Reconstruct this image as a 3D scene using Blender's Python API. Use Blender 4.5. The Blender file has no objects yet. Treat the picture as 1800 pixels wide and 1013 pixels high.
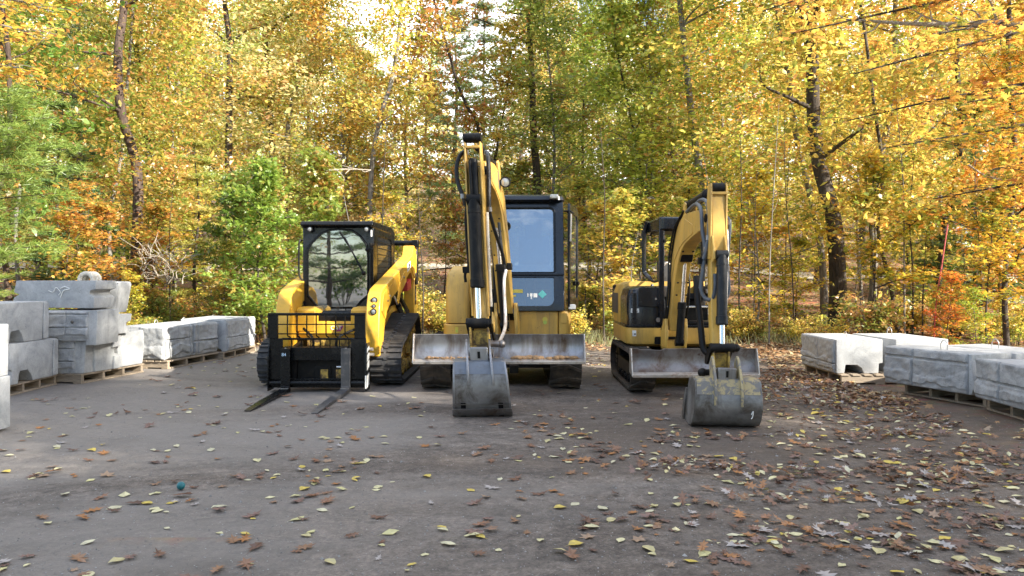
import bpy, math, random
import numpy as np
from mathutils import Vector, Matrix, noise

R = math.radians
PI = math.pi
scene = bpy.context.scene
HAZE = 0.0
col = scene.collection
random.seed(7)
rng = np.random.default_rng(11)

F_PX, HZ, CAM_H = 1300.0, 490.0, 1.4          # focal length in photo pixels, horizon row, eye height (m)

# ------------------------------------------------------------------ helpers
def sm(x, a, b):
    t = min(1.0, max(0.0, (x - a) / (b - a)))
    return t * t * (3 - 2 * t)

def ground_z(x, y):
    """height of the terrain: flat yard, woods rising behind it"""
    z = 2.0 * sm(y, 17, 40) + 0.13 * max(0.0, y - 38) + (0.012 * max(0.0, y - 60) ** 1.3)
    z -= 0.9 * sm(x, 2, 22) * sm(y, 19, 34)
    z += 0.25 * sm(abs(x + 1), 9, 22) * sm(y, 9, 18)
    if y > 15:
        z += 0.16 * noise.noise(Vector((x * .23, y * .23, 0))) * sm(y, 15, 22) * 1.6
    return z

def tag(o, label=None, cat=None, group=None, kind=None):
    if label: o['label'] = label
    if cat: o['category'] = cat
    if group: o['group'] = group
    if kind: o['kind'] = kind
    return o

def thing(name, label, cat, loc=(0, 0, 0), rz=0.0, group=None):
    o = bpy.data.objects.new(name, None)
    col.objects.link(o)
    o.empty_display_size = .2
    o.location = loc
    o.rotation_euler = (0, 0, rz)
    return tag(o, label, cat, group)

def origin_of(p):
    v = Vector((0, 0, 0))
    while p is not None:
        v += Vector(p.location)
        p = p.parent
    return v

class MB:
    """collects shapes, then links them as ONE mesh object"""
    def __init__(s, tf=None):
        s.v, s.f, s.tf = [], [], tf
    def add(s, vs, fs):
        b = len(s.v)
        s.v.extend(Vector(v) for v in vs)
        s.f.extend(tuple(i + b for i in f) for f in fs)
        return s
    def box(s, x0, x1, y0, y1, z0, z1):
        x0, x1 = sorted((x0, x1)); y0, y1 = sorted((y0, y1)); z0, z1 = sorted((z0, z1))
        vs = [(x, y, z) for z in (z0, z1) for y in (y0, y1) for x in (x0, x1)]
        return s.add(vs, [(0, 2, 3, 1), (4, 5, 7, 6), (0, 1, 5, 4), (2, 6, 7, 3), (0, 4, 6, 2), (1, 3, 7, 5)])
    def loft(s, rings, cap=True, close=False):
        n = len(rings[0]); vs = [v for r in rings for v in r]; fs = []
        m = len(rings)
        for i in range(m if close else m - 1):
            a, b = i * n, ((i + 1) % m) * n
            for k in range(n):
                fs.append((a + k, a + (k + 1) % n, b + (k + 1) % n, b + k))
        if cap and not close:
            fs.append(tuple(reversed(range(n)))); fs.append(tuple((m - 1) * n + k for k in range(n)))
        return s.add(vs, fs)
    def bar(s, p, q, w, h, up=(0, 0, 1)):
        p, q = Vector(p), Vector(q); d = (q - p).normalized(); up = Vector(up)
        if abs(d.dot(up)) > .98: up = Vector((0, 1, 0))
        a = d.cross(up).normalized(); u = a.cross(d)
        rings = [[c + a * (sx * w / 2) + u * (sz * h / 2) for sx, sz in ((-1, -1), (1, -1), (1, 1), (-1, 1))] for c in (p, q)]
        return s.loft(rings)
    def cyl(s, p, q, r, n=16, r2=None):
        p, q = Vector(p), Vector(q); d = (q - p).normalized()
        up = Vector((0, 0, 1)) if abs(d.z) < .9 else Vector((1, 0, 0))
        a = d.cross(up).normalized(); u = a.cross(d)
        r2 = r if r2 is None else r2
        return s.loft([[c + a * (math.cos(t) * rr) + u * (math.sin(t) * rr) for t in [2 * PI * k / n for k in range(n)]] for c, rr in ((p, r), (q, r2))])
    def lathe(s, p, q, prof, n=20):
        """prof: (t along p->q in metres, radius)"""
        p, q = Vector(p), Vector(q); d = (q - p).normalized()
        up = Vector((0, 0, 1)) if abs(d.z) < .9 else Vector((1, 0, 0))
        a = d.cross(up).normalized(); u = a.cross(d)
        return s.loft([[p + d * t + a * (math.cos(k * 2 * PI / n) * rr) + u * (math.sin(k * 2 * PI / n) * rr) for k in range(n)] for t, rr in prof])
    def tube(s, pts, r, n=8, res=6):
        pts = [Vector(p) for p in pts]
        if res > 1 and len(pts) > 2:
            out = []
            P = [pts[0] * 2 - pts[1]] + pts + [pts[-1] * 2 - pts[-2]]
            for i in range(1, len(P) - 2):
                for k in range(res):
                    t = k / res
                    a, b, c, d = P[i - 1], P[i], P[i + 1], P[i + 2]
                    out.append(.5 * ((2 * b) + (-a + c) * t + (2 * a - 5 * b + 4 * c - d) * t * t + (-a + 3 * b - 3 * c + d) * t ** 3))
            out.append(pts[-1]); pts = out
        rs = r if callable(r) else (lambda t: r)
        rings = []; prev = None; m = len(pts)
        for i, p in enumerate(pts):
            d = (pts[min(i + 1, m - 1)] - pts[max(i - 1, 0)]).normalized()
            if prev is None:
                up = Vector((0, 0, 1)) if abs(d.z) < .9 else Vector((1, 0, 0))
                a = d.cross(up).normalized()
            else:
                a = (prev - d * prev.dot(d)).normalized()
            prev = a; u = a.cross(d); rr = rs(i / (m - 1))
            rings.append([p + a * (math.cos(k * 2 * PI / n) * rr) + u * (math.sin(k * 2 * PI / n) * rr) for k in range(n)])
        return s.loft(rings)
    def prism(s, pts, ax, c0, c1):
        """polygon extruded along axis ax; pts are the other two coordinates in x,y,z order"""
        def mk(a, b, c):
            return (c, a, b) if ax == 'x' else ((a, c, b) if ax == 'y' else (a, b, c))
        return s.loft([[mk(a, b, c) for a, b in pts] for c in (c0, c1)])
    def ring(s, outer, inner, ax, c0, c1):
        """plate with an opening: outer and inner outlines"""
        oc = (sum(p[0] for p in inner) / len(inner), sum(p[1] for p in inner) / len(inner))
        def ray(poly, ang):
            dx, dy = math.cos(ang), math.sin(ang); best = None
            for i in range(len(poly)):
                ax_, ay = poly[i][0] - oc[0], poly[i][1] - oc[1]
                bx, by = poly[(i + 1) % len(poly)][0] - oc[0], poly[(i + 1) % len(poly)][1] - oc[1]
                ex, ey = bx - ax_, by - ay; den = dx * ey - dy * ex
                if abs(den) < 1e-12: continue
                t = (ax_ * ey - ay * ex) / den; u = (ax_ * dy - ay * dx) / den
                if t > 0 and -1e-6 <= u <= 1 + 1e-6: best = t if best is None else max(best, t)
            return (oc[0] + dx * best, oc[1] + dy * best)
        angs = sorted({round(math.atan2(p[1] - oc[1], p[0] - oc[0]), 5) for p in list(outer) + list(inner)})
        O = [ray(outer, a) for a in angs]; I = [ray(inner, a) for a in angs]; n = len(angs)
        def mk(p, c):
            a, b = p
            return (c, a, b) if ax == 'x' else ((a, c, b) if ax == 'y' else (a, b, c))
        rings = [[mk(p, c0) for p in O], [mk(p, c1) for p in O], [mk(p, c1) for p in I], [mk(p, c0) for p in I]]
        return s.loft(rings, close=True)
    def sph(s, c, r, sc=(1, 1, 1), n=14, m=8):
        c = Vector(c); rings = []
        for i in range(m + 1):
            t = PI * i / m; rr = max(1e-4, math.sin(t)) * r
            rings.append([c + Vector((math.cos(2 * PI * k / n) * rr * sc[0], math.sin(2 * PI * k / n) * rr * sc[1], math.cos(t) * r * sc[2])) for k in range(n)])
        return s.loft(rings)
    def build(s, name, mat, parent=None, bevel=0.0, smooth=35, seg=2):
        org = origin_of(parent) if parent is not None else Vector((0, 0, 0))
        vs = [(Vector(s.tf(v)) if s.tf else v) - org for v in s.v]
        me = bpy.data.meshes.new(name)
        me.from_pydata([tuple(v) for v in vs], [], s.f)
        import bmesh
        bm = bmesh.new(); bm.from_mesh(me)
        bmesh.ops.recalc_face_normals(bm, faces=bm.faces)
        bm.to_mesh(me); bm.free()
        me.shade_smooth(); me.set_sharp_from_angle(angle=R(smooth))
        me.materials.append(mat)
        o = bpy.data.objects.new(name, me); col.objects.link(o)
        if parent is not None: o.parent = parent
        if bevel > 0:
            b = o.modifiers.new('bevel', 'BEVEL'); b.width = bevel; b.segments = seg; b.limit_method = 'ANGLE'; b.angle_limit = R(40)
            b.harden_normals = False
        return o

def rr(x0, x1, z0, z1, r, n=5):
    """rounded rectangle outline; r may be a number or (bl, br, tr, tl)"""
    rs = r if isinstance(r, (tuple, list)) else (r,) * 4
    pts = []
    for (cx, cz, a0, q) in ((x0, z0, 180, rs[0]), (x1, z0, 270, rs[1]), (x1, z1, 0, rs[2]), (x0, z1, 90, rs[3])):
        sx = 1 if cx == x0 else -1; sz = 1 if cz == z0 else -1
        for k in range(n + 1):
            a = R(a0 + 90 * k / n)
            pts.append((cx + sx * q + math.cos(a) * q, cz + sz * q + math.sin(a) * q))
    return pts

def text(body, size, loc, rot, mat, parent, name='lettering', extrude=.0015):
    cu = bpy.data.curves.new(name, 'FONT'); cu.body = body; cu.size = size; cu.extrude = extrude
    cu.align_x = 'CENTER'; cu.align_y = 'CENTER'; cu.materials.append(mat)
    o = bpy.data.objects.new(name, cu); col.objects.link(o)
    o.location = (0, 0, 0); bpy.context.view_layer.update()
    me = bpy.data.meshes.new_from_object(o.evaluated_get(bpy.context.evaluated_depsgraph_get()))
    bpy.data.objects.remove(o); me.name = name
    if not me.materials: me.materials.append(mat)
    o = bpy.data.objects.new(name, me); col.objects.link(o)
    o.parent = parent; o.location = Vector(loc) - origin_of(parent); o.rotation_euler = rot
    return o

# ------------------------------------------------------------------ materials
def newmat(name):
    m = bpy.data.materials.new(name); m.use_nodes = True
    nt = m.node_tree; nt.nodes.clear()
    return m, nt

def N(nt, t, **kw):
    n = nt.nodes.new(t)
    for k, v in kw.items():
        if k.startswith('_'): setattr(n, k[1:], v)
        else:
            key = int(k[1:]) if k[0] == 'i' and k[1:].isdigit() else k.replace('__', ' ')
            n.inputs[key].default_value = v
    return n

def L(nt, a, b): nt.links.new(a, b)

def ramp(nt, fac, stops):
    r = nt.nodes.new('ShaderNodeValToRGB')
    el = r.color_ramp.elements
    while len(el) < len(stops): el.new(.5)
    for e, (p, c) in zip(el, stops):
        e.position = p
        e.color = (c, c, c, 1) if isinstance(c, (int, float)) else (c[0], c[1], c[2], 1)
    L(nt, fac, r.inputs[0]); return r.outputs[0]

def noise_n(nt, vec, scale, detail=6, rough=.6, dist=0):
    n = N(nt, 'ShaderNodeTexNoise', Scale=scale, Detail=detail, Roughness=rough, Distortion=dist)
    L(nt, vec, n.inputs['Vector']); return n.outputs[0]

def mixc(nt, fac, a, b, mode='MIX'):
    m = nt.nodes.new('ShaderNodeMix'); m.data_type = 'RGBA'; m.blend_type = mode
    if isinstance(fac, (int, float)): m.inputs[0].default_value = fac
    else: L(nt, fac, m.inputs[0])
    for i, c in ((6, a), (7, b)):
        if isinstance(c, tuple): m.inputs[i].default_value = (*c, 1)
        else: L(nt, c, m.inputs[i])
    return m.outputs[2]

def surf(name, base, rough=.5, metal=0., dirt=None, dirt_scale=6, dirt_lo=.5, dirt_hi=.75, bump=0., bump_scale=80, var=.15, var_scale=3, rough_var=.15, coat=0., streak=False, spec=.5, edge=None):
    """painted / metal / rubber surface with wear: base colour varied by noise, dirt patches, roughness variation and bump"""
    m, nt = newmat(name)
    out = N(nt, 'ShaderNodeOutputMaterial'); b = N(nt, 'ShaderNodeBsdfPrincipled')
    b.inputs['Metallic'].default_value = metal; b.inputs['Coat Weight'].default_value = coat
    b.inputs['Specular IOR Level'].default_value = spec
    tc = N(nt, 'ShaderNodeTexCoord').outputs['Object']
    if streak:
        mp = N(nt, 'ShaderNodeMapping'); mp.inputs['Scale'].default_value = (1, 1, .12); L(nt, tc, mp.inputs[0]); vv = mp.outputs[0]
    else: vv = tc
    nv = noise_n(nt, tc, var_scale, 5, .6)
    c = mixc(nt, ramp(nt, nv, [(.3, 0.), (.7, 1.)]), tuple(x * (1 - var) for x in base), tuple(min(1, x * (1 + var)) for x in base))
    if dirt:
        nd = noise_n(nt, vv, dirt_scale, 8, .7, .4)
        f = ramp(nt, nd, [(dirt_lo, 0.), (dirt_hi, 1.)])
        c = mixc(nt, f, c, dirt)
        if edge:
            n2 = noise_n(nt, tc, edge[1], 10, .75)
            c = mixc(nt, ramp(nt, n2, [(edge[2], 0.), (edge[2] + .03, 1.)]), c, edge[0])
    L(nt, c, b.inputs['Base Color'])
    nr = noise_n(nt, tc, 14, 6, .7)
    mr = N(nt, 'ShaderNodeMapRange'); mr.inputs['To Min'].default_value = max(.03, rough - rough_var); mr.inputs['To Max'].default_value = min(1, rough + rough_var)
    L(nt, nr, mr.inputs[0]); L(nt, mr.outputs[0], b.inputs['Roughness'])
    if bump:
        bp = N(nt, 'ShaderNodeBump', Strength=bump, Distance=.01)
        L(nt, noise_n(nt, tc, bump_scale, 8, .7), bp.inputs['Height']); L(nt, bp.outputs[0], b.inputs['Normal'])
    L(nt, b.outputs[0], out.inputs[0])
    return m

M = {}
M['cat_yellow'] = surf('loader_yellow', (.70, .385, .03), .40, dirt=(.36, .23, .05), dirt_scale=5, dirt_lo=.5, dirt_hi=.78, var=.12, coat=.2, bump=.04, edge=((.12, .08, .04), 34, .67))
M['old_yellow'] = surf('worn_yellow', (.60, .365, .075), .45, dirt=(.30, .19, .07), dirt_scale=5, dirt_lo=.46, dirt_hi=.74, var=.14, bump=.06, streak=True, edge=((.08, .05, .03), 26, .63))
M['dirty_yellow'] = surf('greasy_yellow', (.55, .36, .07), .6, dirt=(.09, .055, .025), dirt_scale=9, dirt_lo=.42, dirt_hi=.58, var=.2, bump=.2, bump_scale=40)
M['black'] = surf('black_paint', (.0035, .004, .005), .28, spec=.28, dirt=(.016, .015, .014), dirt_scale=7, dirt_lo=.55, dirt_hi=.85, var=.2, bump=.03)
M['matt_black'] = surf('dark_parts', (.005, .005, .0055), .5, spec=.2, dirt=(.03, .024, .018), dirt_scale=9, dirt_lo=.5, dirt_hi=.8, var=.3, bump=.15)
M['blue_black'] = surf('dark_cab_paint', (.005, .007, .012), .24, spec=.45, dirt=(.02, .019, .018), dirt_scale=5, dirt_lo=.55, dirt_hi=.9, var=.2, coat=.1, bump=.02)
M['rubber'] = surf('track_rubber', (.032, .033, .037), .7, dirt=(.09, .08, .07), dirt_scale=7, dirt_lo=.45, dirt_hi=.75, var=.3, bump=.4, bump_scale=60)
M['rubber_muddy'] = surf('muddy_track_rubber', (.035, .030, .026), .85, dirt=(.10, .072, .05), dirt_scale=6, dirt_lo=.42, dirt_hi=.7, var=.3, bump=.5, bump_scale=50)
M['hose'] = surf('hydraulic_hose', (.008, .0095, .012), .42, spec=.3, dirt=(.04, .036, .03), dirt_scale=20, var=.2, bump=.15, bump_scale=200)
M['steel'] = surf('worn_steel', (.30, .30, .31), .40, metal=.75, dirt=(.12, .085, .06), dirt_scale=4, dirt_lo=.44, dirt_hi=.66, var=.3, streak=True, bump=.25, bump_scale=25, rough_var=.22)
M['rough_steel'] = surf('scuffed_blade_steel', (.24, .23, .23), .45, metal=.65, dirt=(.13, .09, .07), dirt_scale=5, dirt_lo=.42, dirt_hi=.62, var=.25, bump=.35, bump_scale=18, rough_var=.25, edge=((.10, .06, .04), 9, .62))
M['bright_steel'] = surf('polished_edge', (.55, .50, .45), .4, metal=.7, dirt=(.30, .20, .13), dirt_scale=10, dirt_lo=.5, dirt_hi=.7, var=.2, bump=.2)
M['bucket_grey'] = surf('bucket_steel', (.21, .205, .20), .42, metal=.4, dirt=(.075, .062, .05), dirt_scale=4, dirt_lo=.42, dirt_hi=.62, var=.35, bump=.35, bump_scale=22, rough_var=.22, edge=((.34, .33, .32), 40, .66))
M['bucket_lid'] = surf('bucket_plate', (.15, .165, .19), .38, metal=.4, dirt=(.10, .09, .08), dirt_scale=6, dirt_lo=.5, dirt_hi=.75, var=.2, bump=.2, bump_scale=30)
M['peeling'] = surf('peeling_bucket_paint', (.36, .29, .15), .6, dirt=(.16, .15, .14), dirt_scale=13, dirt_lo=.47, dirt_hi=.53, var=.15, bump=.3, edge=((.12, .10, .09), 26, .63))
M['chrome'] = surf('cylinder_rod', (.75, .75, .74), .16, metal=1, var=.05, rough_var=.06)
M['lens'] = surf('lamp_lens', (.38, .38, .37), .15, metal=.5, var=.1, rough_var=.05)
M['white'] = surf('decal_white', (.72, .72, .70), .5, var=.06, dirt=(.5, .46, .4), dirt_scale=20, dirt_lo=.55, dirt_hi=.9)
M['teal'] = surf('decal_teal', (.08, .34, .35), .5, var=.08)
M['green_decal'] = surf('decal_green', (.42, .55, .10), .5, var=.1)
M['yellow_decal'] = surf('decal_yellow', (.62, .52, .08), .5, var=.1)
M['red'] = surf('red_part', (.48, .035, .03), .4, var=.1)
M['soil'] = surf('soil', (.33, .20, .10), .95, dirt=(.15, .09, .05), dirt_scale=14, var=.3, bump=.9, bump_scale=40)
M['grease'] = surf('grey_dark_mark', (.10, .09, .08), .6, var=.1)
M['seat'] = surf('seat_fabric', (.03, .03, .033), .8, var=.2, bump=.2)
M['pole_red'] = surf('faded_red_paint', (.40, .05, .045), .5, var=.1)
M['teal_plastic'] = surf('teal_plastic', (.01, .13, .15), .4, var=.3, var_scale=40)
M['sling'] = surf('white_sling', (.62, .57, .48), .8, dirt=(.4, .33, .25), dirt_scale=14, var=.15, bump=.5, bump_scale=60)
M['wire'] = surf('galvanised_wire', (.42, .41, .40), .4, metal=.7, var=.2)

def glass_mat(name, tint, fac):
    m, nt = newmat(name)
    out = N(nt, 'ShaderNodeOutputMaterial')
    tr = N(nt, 'ShaderNodeBsdfTransparent'); tr.inputs[0].default_value = (*tint, 1)
    gl = N(nt, 'ShaderNodeBsdfGlossy'); gl.inputs['Roughness'].default_value = .015; gl.inputs[0].default_value = (.95, .98, 1, 1)
    lw = N(nt, 'ShaderNodeLayerWeight'); lw.inputs[0].default_value = .35
    tc = N(nt, 'ShaderNodeTexCoord').outputs['Object']
    bp = N(nt, 'ShaderNodeBump', Strength=.10, Distance=.01); L(nt, noise_n(nt, tc, 2.2, 2, .5), bp.inputs['Height']); L(nt, bp.outputs[0], gl.inputs['Normal'])
    mr = N(nt, 'ShaderNodeMapRange'); mr.inputs['To Min'].default_value = fac; mr.inputs['To Max'].default_value = .95
    L(nt, lw.outputs['Fresnel'], mr.inputs[0])
    mx = N(nt, 'ShaderNodeMixShader'); L(nt, mr.outputs[0], mx.inputs[0]); L(nt, tr.outputs[0], mx.inputs[1]); L(nt, gl.outputs[0], mx.inputs[2])
    df = N(nt, 'ShaderNodeBsdfDiffuse'); df.inputs[0].default_value = (.35, .36, .36, 1)
    m2 = N(nt, 'ShaderNodeMixShader'); L(nt, ramp(nt, noise_n(nt, tc, 5, 6, .7), [(.4, .015), (.8, .07)]), m2.inputs[0])
    L(nt, mx.outputs[0], m2.inputs[1]); L(nt, df.outputs[0], m2.inputs[2]); L(nt, m2.outputs[0], out.inputs[0])
    return m
M['glass'] = glass_mat('tinted_glass', (.36, .44, .46), .27)
M['glass_side'] = glass_mat('side_glass', (.45, .50, .48), .12)

def concrete_mat(name, c0, c1, stain, bump=.5):
    m, nt = newmat(name)
    out = N(nt, 'ShaderNodeOutputMaterial'); b = N(nt, 'ShaderNodeBsdfPrincipled', Roughness=.9)
    tc = N(nt, 'ShaderNodeTexCoord').outputs['Object']
    oi = N(nt, 'ShaderNodeObjectInfo')
    va = N(nt, 'ShaderNodeVectorMath', _operation='ADD'); L(nt, tc, va.inputs[0]); L(nt, oi.outputs['Location'], va.inputs[1]); v = va.outputs[0]
    big = noise_n(nt, v, 3.4, 8, .72, .9)
    c = mixc(nt, ramp(nt, big, [(.3, 0.), (.68, 1.)]), c0, c1)
    mp = N(nt, 'ShaderNodeMapping'); mp.inputs['Scale'].default_value = (7, 7, .9); L(nt, v, mp.inputs[0])
    st = noise_n(nt, mp.outputs[0], 1.4, 6, .7)
    c = mixc(nt, ramp(nt, st, [(.55, 0.), (.8, .55)]), c, stain)
    pit = N(nt, 'ShaderNodeTexVoronoi', Scale=42.); L(nt, v, pit.inputs['Vector'])
    gate = ramp(nt, noise_n(nt, v, 9, 3, .5), [(.55, 0.), (.62, 1.)])
    pm = N(nt, 'ShaderNodeMath', _operation='MULTIPLY'); L(nt, ramp(nt, pit.outputs[0], [(.10, 1.), (.2, 0.)]), pm.inputs[0]); L(nt, gate, pm.inputs[1])
    c = mixc(nt, pm.outputs[0], c, tuple(x * .35 for x in c0))
    fine = noise_n(nt, v, 60, 8, .75)
    c = mixc(nt, .25, c, ramp(nt, fine, [(.3, .1), (.7, .6)]), 'OVERLAY')
    L(nt, c, b.inputs['Base Color'])
    ad = N(nt, 'ShaderNodeMath', _operation='SUBTRACT'); L(nt, fine, ad.inputs[0]); L(nt, pm.outputs[0], ad.inputs[1])
    bp = N(nt, 'ShaderNodeBump', Strength=bump, Distance=.006); L(nt, ad.outputs[0], bp.inputs['Height']); L(nt, bp.outputs[0], b.inputs['Normal'])
    L(nt, b.outputs[0], out.inputs[0]); return m
M['concrete'] = concrete_mat('cast_concrete', (.28, .29, .30), (.50, .505, .51), (.19, .185, .18))
M['stone_face'] = concrete_mat('rock_face_concrete', (.25, .26, .27), (.44, .445, .45), (.12, .115, .11), .9)

def wood_mat(name, c0, c1, along=(1, 1, 1)):
    m, nt = newmat(name)
    out = N(nt, 'ShaderNodeOutputMaterial'); b = N(nt, 'ShaderNodeBsdfPrincipled', Roughness=.85)
    tc = N(nt, 'ShaderNodeTexCoord').outputs['Object']
    mp = N(nt, 'ShaderNodeMapping'); mp.inputs['Scale'].default_value = along; L(nt, tc, mp.inputs[0])
    g = noise_n(nt, mp.outputs[0], 9, 8, .7, .8)
    c = mixc(nt, ramp(nt, g, [(.3, 0.), (.7, 1.)]), c0, c1)
    L(nt, c, b.inputs['Base Color'])
    bp = N(nt, 'ShaderNodeBump', Strength=.5, Distance=.004); L(nt, g, bp.inputs['Height']); L(nt, bp.outputs[0], b.inputs['Normal'])
    L(nt, b.outputs[0], out.inputs[0]); return m
M['pallet'] = wood_mat('weathered_pallet_wood', (.16, .12, .085), (.38, .31, .23), (3, .4, 3))

def bark_mat(name, c0, c1, moss=None, sc=1.):
    m, nt = newmat(name)
    out = N(nt, 'ShaderNodeOutputMaterial'); b = N(nt, 'ShaderNodeBsdfPrincipled', Roughness=.95)
    tc = N(nt, 'ShaderNodeTexCoord').outputs['Object']
    mp = N(nt, 'ShaderNodeMapping'); mp.inputs['Scale'].default_value = (9 * sc, 9 * sc, 1.6 * sc); L(nt, tc, mp.inputs[0])
    g = noise_n(nt, mp.outputs[0], 3, 8, .75, .5)
    c = mixc(nt, ramp(nt, g, [(.38, 0.), (.62, 1.)]), c0, c1)
    p = noise_n(nt, tc, 1.7, 4, .6)
    c = mixc(nt, ramp(nt, p, [(.55, 0.), (.68, .7)]), c, moss or tuple(x * 1.5 for x in c1))
    L(nt, c, b.inputs['Base Color'])
    bp = N(nt, 'ShaderNodeBump', Strength=1., Distance=.03); L(nt, g, bp.inputs['Height']); L(nt, bp.outputs[0], b.inputs['Normal'])
    L(nt, b.outputs[0], out.inputs[0]); return m
M['bark_dark'] = bark_mat('dark_bark', (.022, .017, .013), (.085, .065, .05), (.13, .11, .09))
M['bark_grey'] = bark_mat('grey_bark', (.09, .08, .07), (.26, .235, .21), (.36, .35, .31), .7)
M['bark_red'] = bark_mat('pine_bark', (.028, .019, .015), (.105, .070, .053), (.085, .06, .048))
M['twig'] = bark_mat('pale_dead_wood', (.25, .20, .15), (.48, .42, .34), (.4, .36, .3))

def leaf_mat(name, transl=.45, use_obj=True, gloss=.08):
    """leaf colour: the tree's own colour, shifted leaf by leaf (face attribute lv) and clump by clump"""
    m, nt = newmat(name)
    out = N(nt, 'ShaderNodeOutputMaterial')
    oi = N(nt, 'ShaderNodeObjectInfo')
    at = N(nt, 'ShaderNodeAttribute', _attribute_name='lv')
    if use_obj:
        sep = N(nt, 'ShaderNodeSeparateXYZ'); L(nt, at.outputs['Vector'], sep.inputs[0])
        tc = N(nt, 'ShaderNodeTexCoord').outputs['Object']
        va = N(nt, 'ShaderNodeVectorMath', _operation='ADD'); L(nt, tc, va.inputs[0]); L(nt, oi.outputs['Location'], va.inputs[1])
        cl = noise_n(nt, va.outputs[0], .8, 4, .6)
        base = oi.outputs['Color']
        # green clumps and reddish clumps inside one crown
        sub = N(nt, 'ShaderNodeMath', _operation='ADD'); L(nt, cl, sub.inputs[0])
        sc = N(nt, 'ShaderNodeMath', _operation='MULTIPLY_ADD'); sc.inputs[1].default_value = .34; sc.inputs[2].default_value = -.17; L(nt, sep.outputs[0], sc.inputs[0]); L(nt, sc.outputs[0], sub.inputs[1])
        c = mixc(nt, ramp(nt, sub.outputs[0], [(.50, 0.), (.62, .85)]), base, (.20, .29, .045))
        c = mixc(nt, ramp(nt, sub.outputs[0], [(.31, .8), (.41, 0.)]), c, (.50, .23, .06))
        hs = N(nt, 'ShaderNodeHueSaturation')
        h = N(nt, 'ShaderNodeMapRange'); h.inputs['To Min'].default_value = .475; h.inputs['To Max'].default_value = .52; L(nt, sep.outputs[1], h.inputs[0]); L(nt, h.outputs[0], hs.inputs['Hue'])
        v = N(nt, 'ShaderNodeMapRange'); v.inputs['To Min'].default_value = .72; v.inputs['To Max'].default_value = 1.22; L(nt, sep.outputs[2], v.inputs[0]); L(nt, v.outputs[0], hs.inputs['Value'])
        L(nt, c, hs.inputs['Color']); c = hs.outputs[0]
    else:
        c = at.outputs['Color']
    d = N(nt, 'ShaderNodeBsdfDiffuse'); t = N(nt, 'ShaderNodeBsdfTranslucent'); L(nt, c, d.inputs[0]); L(nt, c, t.inputs[0])
    mx = N(nt, 'ShaderNodeMixShader'); mx.inputs[0].default_value = transl; L(nt, d.outputs[0], mx.inputs[1]); L(nt, t.outputs[0], mx.inputs[2])
    g = N(nt, 'ShaderNodeBsdfGlossy', Roughness=.4); g.inputs[0].default_value = (.9, .9, .9, 1)
    m2 = N(nt, 'ShaderNodeMixShader'); m2.inputs[0].default_value = gloss * .6; L(nt, mx.outputs[0], m2.inputs[1]); L(nt, g.outputs[0], m2.inputs[2])
    L(nt, m2.outputs[0], out.inputs[0]); return m
M['leaf'] = leaf_mat('autumn_leaf', .58)
M['needle'] = leaf_mat('pine_needle', .25)
M['litter'] = leaf_mat('fallen_leaf', .10, use_obj=False)
# ------------------------------------------------------------------ world, light, camera
SUN = Vector((.88, -.48, math.tan(R(29)) * 1.0)).normalized()
world = bpy.data.worlds.new('World'); scene.world = world; world.use_nodes = True
nt = world.node_tree; nt.nodes.clear()
wo = N(nt, 'ShaderNodeOutputWorld'); bg = N(nt, 'ShaderNodeBackground'); bg.inputs[1].default_value = .115
sky = N(nt, 'ShaderNodeTexSky'); sky.sky_type = 'NISHITA'; sky.sun_disc = False
sky.sun_elevation = math.asin(SUN.z); sky.sun_rotation = math.atan2(SUN.x, SUN.y)
sky.air_density = 1.0; sky.dust_density = .6; sky.ozone_density = 1.5
tc = N(nt, 'ShaderNodeTexCoord').outputs['Generated']
mp = N(nt, 'ShaderNodeMapping'); mp.inputs['Scale'].default_value = (1, 1, 2.2); L(nt, tc, mp.inputs[0])
cn = noise_n(nt, mp.outputs[0], 3.1, 8, .58, .3)
spw = N(nt, 'ShaderNodeSeparateXYZ'); L(nt, tc, spw.inputs[0])     # more cloud to the north, clearer blue behind the camera
cadd = N(nt, 'ShaderNodeMath', _operation='MULTIPLY_ADD'); cadd.inputs[1].default_value = .10; L(nt, spw.outputs[1], cadd.inputs[0]); L(nt, cn, cadd.inputs[2])
cf = ramp(nt, cadd.outputs[0], [(.46, 0.), (.58, .95)])
skyc = mixc(nt, cf, sky.outputs[0], (9.5, 9.6, 9.8))
L(nt, skyc, bg.inputs[0]); L(nt, bg.outputs[0], wo.inputs[0])

sd = bpy.data.lights.new('sun', 'SUN'); sd.energy = 5.0; sd.angle = R(.53); sd.color = (1, .93, .80)
so = bpy.data.objects.new('sun', sd); col.objects.link(so); so.rotation_euler = SUN.to_track_quat('Z', 'Y').to_euler(); so.location = (20, -10, 20)

cd = bpy.data.cameras.new('camera'); cam = bpy.data.objects.new('camera', cd); col.objects.link(cam)
cam.location = (0, 0, CAM_H); cam.rotation_euler = (R(90), 0, 0)
cd.sensor_width = 36; cd.lens = 36 * F_PX / 1800; cd.shift_y = -16.5 / 1800; cd.clip_end = 600; cd.clip_start = .05
scene.camera = cam
vs = scene.view_settings; vs.view_transform = 'Standard'; vs.look = 'None'; vs.gamma = 1; vs.use_curve_mapping = False; vs.exposure = 1.72
cy = scene.cycles
cy.max_bounces = 8; cy.diffuse_bounces = 4; cy.glossy_bounces = 3; cy.transmission_bounces = 3; cy.transparent_max_bounces = 10
cy.use_denoising = True; cy.sample_clamp_indirect = 6

# ------------------------------------------------------------------ air
if HAZE > 0:
    hz_ = MB().box(-120, 120, -40, 118, -1.6, 40)
    m, nt = newmat('haze'); out = N(nt, 'ShaderNodeOutputMaterial'); pv = N(nt, 'ShaderNodeVolumePrincipled'); pv.inputs['Density'].default_value = HAZE; pv.inputs['Color'].default_value = (.95, .95, .93, 1); pv.inputs['Anisotropy'].default_value = .2
    L(nt, pv.outputs[0], out.inputs['Volume'])
    tag(hz_.build('haze', m), kind='stuff')
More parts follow.
